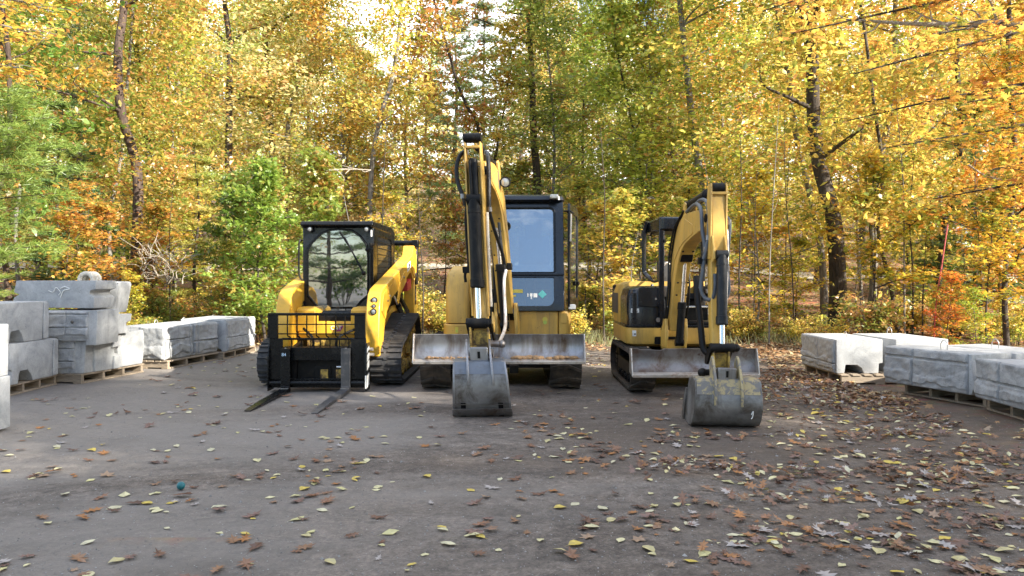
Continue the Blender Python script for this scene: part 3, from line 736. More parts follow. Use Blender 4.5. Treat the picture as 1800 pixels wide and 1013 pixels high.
place(slim[2], 'beech_tree', 'pale yellow beech above the loader cab', 'tree', 590, 25, (.80, .58, .14), 1.15)
place(slim[1], 'maple_tree', 'green and orange maple in the upper corner over the stacks', 'tree', 60, 20, (.42, .50, .09), 1.1)
place(slim[0], 'beech_tree', 'olive yellow beech filling the top behind the reddish pine', 'tree', 300, 23, (.55, .58, .10), 1.1)

rd = random.Random(21)
pal = [YEL, YEL, PALE, LIME, GOLD, LIME, PALE, YEL, (.30, .42, .09), (.55, .62, .16), (.55, .32, .10), (.80, .52, .14)]
bl = {0: 'low leafy bush', 1: 'low leafy bush', 2: 'low leafy bush'}
for i in range(46):
    px = -40 + 1880 * (i + rd.random()) / 46; Y = rd.uniform(15.2, 21) if 480 < px < 1380 else rd.uniform(13.6, 19)
    if 280 < px < 480: Y = rd.uniform(15.5, 19)
    if 1240 < px < 1500 and i % 2: continue
    c = rd.choice([GOLD, YEL, LIME, OLIVE, YEL, (.55, .33, .1), (.30, .34, .05)]) if px > 480 else rd.choice([RUST, (.60, .34, .08), OLIVE, LIME, (.40, .22, .07), (.55, .45, .1)])
    place(rd.choice(bush), 'undergrowth_bush', 'low leafy bush in the undergrowth along the edge of the woods', 'bush', px, Y, c, rd.uniform(.5, .95), 'bushes of the woodland undergrowth')
for i in range(26):
    px = -60 + 1920 * (i + rd.random()) / 26; Y = rd.uniform(21, 32)
    c = rd.choice([YEL, GOLD, YEL, PALE, LIME, (.80, .55, .14), LIME])
    place(rd.choice(sap), 'woodland_sapling', 'thin yellow or orange sapling inside the woods', 'sapling', px, Y, c, rd.uniform(.8, 1.5), 'saplings inside the woods')
nt_ = 0
for (n, y0, y1, kits, smin, smax, hz_) in ((12, 24, 33, slim, .95, 1.3, 0), (14, 31, 42, tall, .85, 1.1, 0), (22, 43, 56, tall, 1.0, 1.3, 0), (30, 57, 76, tall, 1.1, 1.45, 0)):
    for i in range(n):
        px = -90 + 1980 * (i + rd.random()) / n; Y = rd.uniform(y0, y1)
        if 845 < px < 895 and y0 > 40: continue       # the gap where the sky shows
        if 35 < Y < 40.5: Y += 5.5
        if 580 < px < 960 and 30 < y0 < 60 and i % 2: continue
        c = list(rd.choice(pal)); k = rd.uniform(.85, 1.15); c = tuple(v * k for v in c)
        if px > 1250 and y0 < 45: c = rd.choice([GOLD, YEL, ORA, YEL])
        sc_ = rd.uniform(smin, smax) * (.85 if 600 < px < 1000 and y0 > 50 else 1.0)
        place(rd.choice(kits), 'woodland_tree', 'autumn tree standing deep in the woods behind the yard', 'tree', px, Y, c, sc_, 'trees deep in the woods')
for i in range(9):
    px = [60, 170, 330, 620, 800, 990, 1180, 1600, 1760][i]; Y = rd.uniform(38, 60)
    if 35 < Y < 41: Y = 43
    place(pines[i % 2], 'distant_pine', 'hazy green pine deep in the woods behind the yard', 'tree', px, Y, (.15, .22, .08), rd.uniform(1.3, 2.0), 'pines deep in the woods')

for i in range(30):
    px = 440 + 980 * (i + rd.random()) / 30; Y = rd.uniform(15.6, 18.5)
    place(rd.choice(bush), 'undergrowth_bush', 'low leafy bush in the undergrowth along the edge of the woods', 'bush', px, Y, rd.choice([RUST, GOLD, OLIVE, (.55, .36, .12), (.42, .28, .10), YEL]), rd.uniform(.3, .6), 'bushes of the woodland undergrowth')
# woods continuing past both edges of the picture
for i in range(26):
    sgn = -1 if i % 2 else 1; px = 900 + sgn * rd.uniform(1010, 1700); Y = rd.uniform(17, 48)
    place(rd.choice(tall + slim), 'woodland_tree', 'autumn tree standing deep in the woods behind the yard', 'tree', px, Y, rd.choice(pal), rd.uniform(.8, 1.1), 'trees deep in the woods')
# thin bare stems standing in the undergrowth
for i in range(22):
    px = [622, 668, 742, 1250, 1030, 1062, 1108, 1300, 1322, 1352, 1378, 1398, 1505, 1512, 1545, 1590, 1604, 1622, 1690, 1722, 300, 372][i]; Y = rd.uniform(15.4, 19.5); x = W(px, Y); zb = ground_z(x, Y); Hs = rd.uniform(2.2, 5.5); lx = rd.uniform(-.35, .35)
    mb = MB(); pts = [Vector((x, Y, zb - .1)), Vector((x + lx * .2 + rd.uniform(-.06, .06), Y, zb + Hs * .33)), Vector((x + lx * .6 + rd.uniform(-.1, .1), Y, zb + Hs * .66)), Vector((x + lx, Y, zb + Hs))]
    r0 = rd.uniform(.012, .026); mb.tube(pts, lambda t: r0 * (1 - .75 * t), n=6, res=5)
    for k in range(7):
        f = rd.uniform(.25, .95) * 3; j = min(int(f), 2); b = pts[j].lerp(pts[j + 1], f - j); a = rd.uniform(0, 6.28); l = rd.uniform(.2, .7)
        mb.tube([b, b + Vector((math.cos(a) * l * .5, math.sin(a) * l * .5, l * .25)), b + Vector((math.cos(a) * l, math.sin(a) * l, l * .7))], lambda t: r0 * .32 * (1 - .6 * t), n=4, res=3)
    tag(mb.build('sapling_stem', M['bark_dark'] if i % 3 else M['bark_grey'], smooth=60), 'thin bare sapling stem standing in the undergrowth at the wood edge', 'sapling', 'bare stems at the wood edge')

# far woodland that reads as one mass, up the hill
n = 52000
fx = rng.uniform(-85, 85, n); fy = rng.uniform(80, 104, n)
top = 17 + 4 * np.sin(fx * .21) + 2.5 * np.sin(fx * .53 + 1) - 10 * np.exp(-((fx + 2) / 4) ** 2)
fz = np.array([ground_z(a, b) for a, b in zip(fx[:600], fy[:600])]).mean() + rng.uniform(0, 1, n) ** .8 * top
k = rng.choice(5, n)
fpal = np.array([(.85, .66, .26), (.82, .55, .22), (.62, .62, .24), (.88, .74, .34), (.36, .42, .2)])
cid = (np.floor(fx / 4.3).astype(int) * 7 + np.floor(fy / 6).astype(int) * 3) % 5
cid = np.where(rng.uniform(0, 1, n) < .3, k, cid)
me = leaves_mesh('far_woods', np.stack([fx, fy, fz], 1), .62, OVAL, M['litter'], 1.0, rng)
lvc = np.ones((n, 4), np.float32); lvc[:, :3] = fpal[cid] * rng.uniform(.7, 1.2, (n, 1)); me.attributes['lv'].data.foreach_set('color', lvc.ravel())
M['far_leaf'] = leaf_mat('far_leaf', .4, use_obj=False); me.materials.clear(); me.materials.append(M['far_leaf'])
o = bpy.data.objects.new('far_woods', me); col.objects.link(o); tag(o, kind='stuff')

# trees standing behind and beside the camera: they shade the yard and show in the windscreens
def along(u, v): return (u * .48 + v * .88, u * .88 - v * .48)
shade = [(-7, 12, 1), (-5, 17, 1), (-3.2, 11, 0), (-1.5, 15, 1), (.5, 12, 2), (1.6, 18, 1), (2.6, 13, 0), (2.2, 16, 3), (3.0, 19, 0), (3.4, 16.5, 1), (2.9, 22, 2), (-9, 15, 0), (-2, 22, 2), (1, 24, 0)]
for i, (u, v, k) in enumerate(shade):
    x, y = along(u, v)
    plant(tall[k], 'yard_tree', 'tall leafy tree standing on the near side of the yard', 'tree', (x, y, 0), rd.choice([OLIVE, GREEN, GOLD]), .82 if u < 3.9 or v < 14 else 1.25, rd.uniform(0, 6), 'trees on the near side of the yard')
for i, (u, v, k, s_) in enumerate([(8.0, 18.5, 0, 1.6), (6.2, 13.5, 0, 1.55), (6.5, 17.5, 1, 1.8), (5.9, 20, 2, 1.8), (9.6, 15, 2, 1.2)]):
    x, y = along(u, v)
    plant(slim[k], 'slender_yard_tree', 'slender tree standing on the near side of the yard', 'tree', (x, y, 0), GOLD, s_, rd.uniform(0, 6), 'slender trees on the near side of the yard')
for i in range(15):
    plant(tall[i % 4], 'yard_tree', 'tall leafy tree standing on the near side of the yard', 'tree', (-34 + i * 4.2 + rd.uniform(-1, 1), -25 - rd.uniform(0, 7) + abs(i - 6) * .5, 0), rd.choice([GREEN, OLIVE, OLIVE, GOLD]), .62, rd.uniform(0, 6), 'trees on the near side of the yard')
for i in range(14):
    plant(bush[i % 3], 'yard_bush', 'leafy bush standing on the near side of the yard', 'bush', (-26 + i * 4 + rd.uniform(-1, 1), -21 - rd.uniform(0, 2), 0), GREEN, 1.8, rd.uniform(0, 6), 'bushes on the near side of the yard')
for i, (x, y) in enumerate([(-9, -16), (-3, -19), (3.5, -22), (-15, -12), (-20, -6), (9, -24)]):
    plant(pines[0], 'yard_pine', 'tall green pine standing on the near side of the yard', 'tree', (x, y, 0), PINE, 1.25, rd.uniform(0, 6), 'pines on the near side of the yard')

# bare brush and fallen branches
def dead_branch(label, pts, r, twigs, seed, name='dead_branch'):
    rd = random.Random(seed); mb = MB(); pts = [Vector(p) for p in pts]
    mb.tube(pts, lambda t: r * (1 - .65 * t), n=7, res=5)
    for i in range(twigs):
        b = pts[0].lerp(pts[-1], .15 + .8 * i / twigs); j = min(range(len(pts)), key=lambda q: (pts[q] - b).length); b = pts[j].lerp(pts[min(j + 1, len(pts) - 1)], rd.random() * .6)
        e = b + Vector((rd.uniform(-.5, .5), rd.uniform(-.3, .3), rd.uniform(-.35, .45)))
        mb.tube([b, b.lerp(e, .5) + Vector((rd.uniform(-.08, .08), 0, rd.uniform(-.08, .08))), e], lambda t: r * .35 * (1 - .6 * t), n=5, res=3)
    o = mb.build(name, M['twig'], smooth=60); return tag(o, label, 'branch')
def P(px, py, Y): return (W(px, Y), Y, CAM_H - (py - HZ) / F_PX * Y)
dead_branch('pale dead branch lying level across the leaves above the loader', [P(548, 306, 21), P(580, 300, 21), P(610, 298, 21.1), P(652, 299, 21.2)], .045, 6, 1)
dead_branch('bleached forked branch at the edge of the pines near the cabin', [P(1702, 290, 15), P(1730, 308, 15), P(1760, 316, 15), P(1790, 314, 15)], .022, 5, 3)
dead_branch('long grey bare bough crossing the top of the woods over the blocks', [P(1900, 56, 9.4), P(1760, 40, 9.8), P(1690, 43, 10), P(1600, 42, 10.2), P(1515, 36, 10.5)], .05, 12, 4)
dead_branch('pale leaning dead stem behind the green oak sapling', [P(408, 375, 18), P(428, 330, 18), P(455, 300, 18), P(462, 270, 18)], .035, 4, 5)
rd = random.Random(31); mb = MB()
for i in range(60):
    b = Vector(P(rd.uniform(245, 335), rd.uniform(440, 500), 15.5 + rd.random())); e = b + Vector((rd.uniform(-.6, .6), rd.uniform(-.2, .2), rd.uniform(.0, .55)))
    mb.tube([b, b.lerp(e, .4) + Vector((rd.uniform(-.15, .15), 0, rd.uniform(-.05, .12))), e], lambda t: .009 * (1 - .6 * t), n=5, res=4)
tag(mb.build('brush_tangle', M['twig'], smooth=60), 'tangle of bare tan twigs behind the low block pile', 'brush')

# cabin glimpsed through the trees
cx, cyy = W(1800, 27), 27.0; cz = ground_z(cx, cyy)
cab_ = thing('woodland_cabin', 'grey cabin half hidden by the pines beyond the block row', 'cabin', (cx, cyy, cz))
M['siding'] = surf('grey_siding', (.30, .32, .34), .7, dirt=(.2, .2, .2), dirt_scale=3, var=.1, bump=.2)
M['roofing'] = surf('pale_roof', (.42, .44, .47), .7, var=.12, bump=.3)
mb = MB(); mb.box(cx - 1.8, cx + 4.5, cyy, cyy + 4, cz - .3, cz + 1.9)
for k in range(9): mb.box(cx - 1.81, cx + 4.5, cyy - .02, cyy, cz + .2 * k, cz + .2 * k + .17)
mb.build('wall', M['siding'], cab_)
mb = MB(); mb.loft([[(x, cyy - .5, cz + 1.8), (x, cyy + 2, cz + 3.0), (x, cyy + 4.5, cz + 1.8), (x, cyy + 2, cz + 2.85)] for x in (cx - 2.2, cx + 4.9)]); mb.build('roof', M['roofing'], cab_)
for k in range(3):
    x = cx - 1.2 + k * 1.7; w_ = MB().ring([(x, cz + .5), (x + .9, cz + .5), (x + .9, cz + 1.4), (x, cz + 1.4)], [(x + .07, cz + .57), (x + .83, cz + .57), (x + .83, cz + 1.33), (x + .07, cz + 1.33)], 'y', cyy - .07, cyy - .021).build('window', M['white'], cab_)
    MB().box(x + .07, x + .83, cyy - .045, cyy - .03, cz + .57, cz + 1.33).build('pane', M['glass'], w_)
# red pole at the wood edge
tag(MB().tube([P(1640, 640, 13.2), P(1645, 540, 13.3), P(1655, 470, 13.4), P(1666, 395, 13.5)], .011, n=8).build('marker_pole', M['pole_red'], smooth=60), 'slim leaning red pole among leaves behind the concrete block row', 'pole')
# trees just outside the picture whose boughs hang into it
def side_tree(name, label, base, H, r, boughs, n_leaf, lsize, tmpl, color, bark, seed, sig=(.16, .16, .07)):
    rd = random.Random(seed); rg = np.random.default_rng(seed)
    o = thing(name, label, 'tree', base); B = Vector(base); mb = MB(); cl = []
    mb.tube([B + Vector((.05 * math.sin(i), .05 * i, H * i / 7 - (.3 if i == 0 else 0))) for i in range(8)], lambda t: r * (1 - .75 * t), n=12, res=3)
    for e, h in boughs:
        e = Vector(e); b = B + Vector((0, .05, h)); m1 = b.lerp(e, .35) + Vector((0, 0, .35)); m2 = b.lerp(e, .7) + Vector((rd.uniform(-.1, .1), rd.uniform(-.2, .2), .22))
        pts = [b, m1, m2, e]; mb.tube(pts, lambda t: r * .28 * (1 - .9 * t) + .004, n=6, res=5)
        for k in range(26):
            t = rd.uniform(.25, 1.0) ; j = min(int(t * 3), 2); p = pts[j].lerp(pts[j + 1], t * 3 - j)
            a = rd.uniform(0, 6.28); tl = rd.uniform(.25, .75) * (1.2 - .6 * t)
            q = p + Vector((math.cos(a) * tl, math.sin(a) * tl, rd.uniform(-.25, .12) * tl))
            mb.tube([p, p.lerp(q, .5) + Vector((0, 0, .03)), q], .0045, n=4, res=2)
            for w in (.35, .6, .8, 1.0): cl.append(tuple(p.lerp(q, w)))
    mb.build('trunk', bark, o, smooth=60)
    cl = np.array(cl) - np.array(base); idx = rg.integers(0, len(cl), n_leaf)
    me = leaves_mesh('side_crown', cl[idx] + rg.normal(0, 1, (n_leaf, 3)) * np.array(sig), lsize, tmpl, M['leaf'], .45, rg)
    c = bpy.data.objects.new('crown', me); col.objects.link(c); c.parent = o; c.color = (*color, 1)
    return o
side_tree('maple_tree', 'gold and orange maple whose boughs hang in from the upper corner over the block row', (9.6, 9.2, 0), 8.5, .13,
          [(P(1500, 130, 9.5)), (P(1390, 60, 10.5)), (P(1560, 260, 10)), (P(1640, 350, 10.5)), (P(1640, 60, 8.8)), (P(1700, 180, 9)), (P(1480, 215, 11)), (P(1740, 300, 9.5)), (P(1340, 20, 11.5))] and
          [(P(1500, 130, 9.5), 4.6), (P(1390, 60, 10.5), 5.2), (P(1560, 260, 10), 3.2), (P(1640, 350, 10.5), 2.4), (P(1640, 60, 8.8), 4.6), (P(1700, 180, 9), 3.6), (P(1480, 215, 11), 3.8), (P(1740, 300, 9.5), 2.8), (P(1340, 20, 11.5), 6.0), (P(1560, -20, 10), 5.6), (P(1700, -30, 9.5), 5.4)],
          3900, .10, MAPLE, (.82, .50, .09), M['bark_dark'], 61)
side_tree('aspen_tree', 'yellow and rust leaved tree hanging into the upper corner over the tall stack', (-8.6, 10.2, 0), 7.5, .10,
          [(P(60, 60, 9.6), 4.4), (P(90, 20, 10), 4.9), (P(40, 120, 9.4), 3.8), (P(70, -10, 9.8), 5.2)], 1500, .085, OVAL, (.84, .60, .10), M['bark_grey'], 62)
# young white pine whose long-needled boughs reach in over the tall stack
rd = random.Random(63); rg = np.random.default_rng(63)
B = Vector((-9.3, 11.3, 0)); o = thing('pine_tree', 'bright green pine with long needled boughs reaching in over the tall stack', 'tree', tuple(B))
mb = MB(); mb.tube([B + Vector((0, 0, z)) for z in (-.3, 2, 4, 6)], lambda t: .09 * (1 - .7 * t), n=8, res=2); cl = []
for (px, py, Y) in [(110, 205, 11.2), (90, 250, 11.6), (105, 290, 11.2), (70, 160, 11), (100, 340, 11.5), (60, 230, 11), (128, 262, 11.8), (50, 300, 11), (115, 430, 12), (60, 390, 11.8), (40, 180, 11)]:
    e = Vector(P(px, py, Y)); b = Vector((B.x, B.y, e.z - .35)); pts = [b, b.lerp(e, .5) + Vector((0, 0, .05)), e]
    mb.tube(pts, lambda t: .02 * (1 - .8 * t), n=5, res=3)
    for k in range(30):
        t = rd.uniform(.35, 1); p = b.lerp(e, t) + Vector((rd.gauss(0, .12), rd.gauss(0, .22), rd.gauss(0, .05))) ; cl.append(tuple(p))
mb.build('trunk', M['bark_red'], o, smooth=60)
cl = np.array(cl) - np.array(B); c0 = np.repeat(cl, 5, axis=0) + rg.normal(0, .06, (len(cl) * 5, 3)); c = np.repeat(c0, 16, axis=0); nn = len(c)
dv = rg.normal(0, 1, (nn, 3)); dv[:, 0] += .6; dv[:, 2] = dv[:, 2] * .5 + .3; dv /= np.linalg.norm(dv, axis=1)[:, None]
s_ = np.cross(dv, rg.normal(0, 1, (nn, 3))); s_ /= np.linalg.norm(s_, axis=1)[:, None]; ln = rg.uniform(.08, .14, nn)[:, None]; wd = .0032
v = np.stack([c - s_ * wd, c + s_ * wd, c + dv * ln + s_ * wd * .4, c + dv * ln - s_ * wd * .4], axis=1)
lv = rg.uniform(0, 1, (nn, 3)); lv[:, 0] = .5
cm = bpy.data.objects.new('crown', np_mesh('white_pine_crown', v.reshape(-1, 3), np.arange(nn * 4).reshape(nn, 4), M['needle'], lv)); col.objects.link(cm); cm.parent = o; cm.color = (.22, .31, .06, 1)

# ------------------------------------------------------------------ shared machine pieces
def hull(pts):
    pts = sorted(set((round(a, 5), round(b, 5)) for a, b in pts))
    def half(ps):
        h = []
        for p in ps:
            while len(h) > 1 and (h[-1][0] - h[-2][0]) * (p[1] - h[-2][1]) - (h[-1][1] - h[-2][1]) * (p[0] - h[-2][0]) <= 0: h.pop()
            h.append(p)
        return h
    a = half(pts); b = half(pts[::-1]); return a[:-1] + b[:-1]

def resample(loop, n):
    L_ = [0]; 
    for i in range(len(loop)):
        p, q = loop[i], loop[(i + 1) % len(loop)]; L_.append(L_[-1] + math.dist(p, q))
    out = []; tot = L_[-1]
    for k in range(n):
        d = tot * k / n; i = max(j for j in range(len(L_) - 1) if L_[j] <= d + 1e-9); p, q = loop[i], loop[(i + 1) % len(loop)]
        t = (d - L_[i]) / max(1e-9, L_[i + 1] - L_[i]); out.append((p[0] + (q[0] - p[0]) * t, p[1] + (q[1] - p[1]) * t))
    return out

def make_track(parent, x0, x1, circles, nlug, mat, style, wheels, wheel_mat, x_vis, thick=.03, lug=.026):
    """rubber belt round circles (y, z, r); wheels: (y, z, r, name)"""
    pts = [(cy_ + math.cos(a) * (r_ - lug), cz_ + math.sin(a) * (r_ - lug)) for cy_, cz_, r_ in circles for a in [2 * PI * k / 48 for k in range(48)]]
    lp = hull(pts); N_ = nlug * 2
    outer = resample(lp, N_)
    nrm = []
    for i in range(N_):
        a, b = outer[i - 1], outer[(i + 1) % N_]; t = (b[0] - a[0], b[1] - a[1]); l = math.hypot(*t); nrm.append((t[1] / l, -t[0] / l))
    inner = [(p[0] - n[0] * thick, p[1] - n[1] * thick) for p, n in zip(outer, nrm)]
    mb = MB()
    rings = []
    for i in range(N_):
        rings.append([(x0, *outer[i]), (x1, *outer[i]), (x1, *inner[i]), (x0, *inner[i])])
    mb.loft(rings, close=True)
    w = x1 - x0
    for i in range(0, N_, 2):
        p, n = outer[i], nrm[i]; t = (-n[1], n[0])
        def blk(xa, xb, sa, sb, hw, h):
            rA = []
            for (x, sft) in ((xa, sa), (xb, sb)):
                c = (p[0] + t[0] * sft, p[1] + t[1] * sft)
                rA.append([(x, c[0] - t[0] * hw - n[0] * .004, c[1] - t[1] * hw - n[1] * .004), (x, c[0] + t[0] * hw - n[0] * .004, c[1] + t[1] * hw - n[1] * .004),
                           (x, c[0] + t[0] * hw * .7 + n[0] * h, c[1] + t[1] * hw * .7 + n[1] * h), (x, c[0] - t[0] * hw * .7 + n[0] * h, c[1] - t[1] * hw * .7 + n[1] * h)])
            mb.loft(rA)
        if style == 'bars':
            hw = .0155; g_ = .03
            xm = (x0 + x1) / 2
            blk(x0 + .004, xm - g_, 0, 0, hw, lug); blk(xm + g_, x1 - .004, 0, 0, hw, lug)
            if (i // 2) % 2: blk(xm - g_ * .8, xm + g_ * .8, .02, .02, .012, lug * .6)
        else:
            xm = (x0 + x1) / 2; hw = .024
            if (i // 2) % 2: blk(x0 + .003, xm - .03, .055, -.01, hw, lug); blk(xm + .03, x1 - .003, -.01, .02, hw, lug * .9)
            else: blk(x0 + .003, xm - .03, .02, -.01, hw, lug * .9); blk(xm + .03, x1 - .003, -.01, .055, hw, lug)
            blk(xm - .022, xm + .022, 0, 0, .03, lug * .7)
    tr = mb.build('track', mat, parent, smooth=30)
    for (wy, wz, wr, nm) in wheels:
        a, b_ = x0 + w * .18, x1 - w * .18
        prof = [(0, wr * .2), (0, wr * .55), (.01, wr * .6), (.02, wr * .95), (.04, wr), (b_ - a - .04, wr), (b_ - a - .02, wr * .95), (b_ - a - .01, wr * .6), (b_ - a, wr * .55), (b_ - a, wr * .2)]
        m_ = MB().lathe((a, wy, wz), (b_, wy, wz), prof, 24)
        if nm == 'drive_sprocket':
            for k in range(12):
                an = 2 * PI * k / 12; m_.bar((a + .03, wy + math.cos(an) * wr * .97, wz + math.sin(an) * wr * .97), (b_ - .03, wy + math.cos(an) * wr * .97, wz + math.sin(an) * wr * .97), .04, .04)
        for k in range(6):
            an = 2 * PI * k / 6; m_.cyl((b_, wy + math.cos(an) * wr * .4, wz + math.sin(an) * wr * .4), (b_ + .012, wy + math.cos(an) * wr * .4, wz + math.sin(an) * wr * .4), .012, 6)
            m_.cyl((a, wy + math.cos(an) * wr * .4, wz + math.sin(an) * wr * .4), (a - .012, wy + math.cos(an) * wr * .4, wz + math.sin(an) * wr * .4), .012, 6)
        m_.build(nm, wheel_mat, tr)
    return tr

def lamp(parent, c, r, name='work_lamp', d=(0, -1, 0), housing=None):
    d = Vector(d).normalized(); c = Vector(c)
    h = MB().lathe(c + d * -.05, c + d * .02, [(0, r * .5), (.01, r * .95), (.05, r * 1.15), (.068, r * 1.15), (.07, r * .95), (.055, r * .9)], 18).build(name, housing or M['matt_black'], parent)
    MB().lathe(c + d * .0, c + d * .02, [(0, r * .9), (.010, r * .88), (.016, r * .5), (.018, .002)], 18).build('lens', M['lens'], h)
    return h

def cylinder(parent, name, p, q, r, rod_r, frac, tf=None, up=(0, 0, 1), barrel=None, rings=True):
    """hydraulic cylinder: barrel from p, chromed rod to q"""
    p, q = Vector(p), Vector(q); d = q - p; Ln = d.length; dn = d.normalized(); bl_ = Ln * frac
    prof = [(0, r * .7), (.01, r), (bl_ * .12, r), (bl_ * .12 + .001, r * 1.08), (bl_ * .16, r * 1.08), (bl_ * .16 + .001, r), (bl_ - .09, r), (bl_ - .088, r * 1.14), (bl_ - .01, r * 1.14), (bl_, r * .8)]
    b = MB(tf).lathe(p, q, prof, 18)
    side = dn.cross(Vector((1, 0, 0))).normalized()
    b.cyl(p - Vector((r * 1.1, 0, 0)), p + Vector((r * 1.1, 0, 0)), r * .9, 16)
    b = b.build(name, barrel or M['matt_black'], parent)
    MB(tf).cyl(p + dn * (bl_ - .005), q, rod_r, 14).build('rod', M['chrome'], b)
    MB(tf).cyl(q - Vector((r * 1.1, 0, 0)), q + Vector((r * 1.1, 0, 0)), r * .85, 16).build('rod_eye', M['matt_black'], b)
    return b

# ------------------------------------------------------------------ compact track loader
X0 = -2.37
sk = thing('track_loader', 'glossy yellow and black compact track loader with pallet forks lowered to the ground', 'loader', (X0, 10.8, 0))
cir = [(9.79, .30, .285), (10.0, .245, .245), (11.62, .25, .25), (11.33, .60, .275)]
whl = [(9.80, .30, .235, 'idler_wheel'), (11.60, .26, .20, 'idler_wheel'), (11.33, .60, .225, 'drive_sprocket')] + [(10.12 + k * .29, .155, .10, 'roller') for k in range(5)]
for x0, x1 in ((-3.29, -2.89), (-1.83, -1.43)):
    make_track(sk, x0, x1, cir, 68, M['rubber'], 'bars', whl, M['dirty_yellow'], x1)
    xi = (x0 + x1) / 2
    mb = MB(); mb.prism([(9.75, .26), (11.65, .22), (11.65, .32), (11.42, .50), (11.2, .46), (10.9, .40), (9.85, .36)], 'x', xi - .06, xi + .06)
    mb.prism([(10.0, .26), (10.15, .22), (10.45, .62), (10.3, .66)], 'x', xi - .12, xi + .12)
    mb.prism([(10.9, .30), (11.0, .26), (11.25, .58), (11.1, .62)], 'x', xi - .12, xi + .12)
    mb.build('track_frame', M['dirty_yellow'], sk, .006)
# hull
mb = MB(); mb.prism([(9.95, .22), (12.3, .26), (12.45, .5), (12.45, 1.35), (11.9, 1.42), (10.3, .98), (9.95, .9)], 'x', -2.87, -1.87)
mb.build('hull', M['matt_black'], sk, .01)
mb = MB()   # yellow lower side panels over the tracks, sloping down to the front
for sx in (-1, 1):
    xa, xb = X0 + sx * .50, X0 + sx * .56
    mb.prism([(9.72, .34), (10.15, .60), (11.1, .88), (12.3, .92), (12.3, 1.02), (11.2, .98), (10.4, .84), (9.80, .66)], 'x', xa, xb)
mb.build('side_panel', M['cat_yellow'], sk, .008)
mb = MB()   # front nose panel
mb.prism([(9.86, .58), (9.80, .66), (9.80, .79), (9.86, .825), (10.2, .84), (10.2, .58)], 'x', X0 - .46, X0 + .46)
nose = mb.build('nose_panel', M['cat_yellow'], sk, .012)
for sx in (-1, 1):
    mb = MB(); mb.loft([[(X0 + sx * (a + .235), y, z) for a, y in ((-.0, 9.79), (.255, 9.79), (.255, 10.24), (-.0, 10.24))] for z in (.70, .98)] + [[(X0 + sx * (a + .235), y, 1.02) for a, y in ((.02, 9.86), (.255, 9.86), (.255, 10.24), (.02, 10.24))]]); mb.build('fender', M['cat_yellow'], sk, .012)
MB().box(X0 - .36, X0 + .36, 9.845, 9.90, .50, .60).build('front_guard', M['dirty_yellow'], nose, .01)
text('CAT', .075, (X0 + .04, 9.797, .745), (R(90), 0, 0), M['white'], nose, 'badge_lettering', .003)
MB().prism([(X0 + .03, .70), (X0 + .095, .70), (X0 + .135, .76), (X0 + .12, .785)], 'y', 9.7975, 9.7995).build('badge_mark', surf('badge_magenta', (.30, .02, .10), .5), nose)
MB().prism(rr(X0 + .22, X0 + .33, .56, .585, .01), 'y', 9.835, 9.844).build('grille', M['matt_black'], nose)
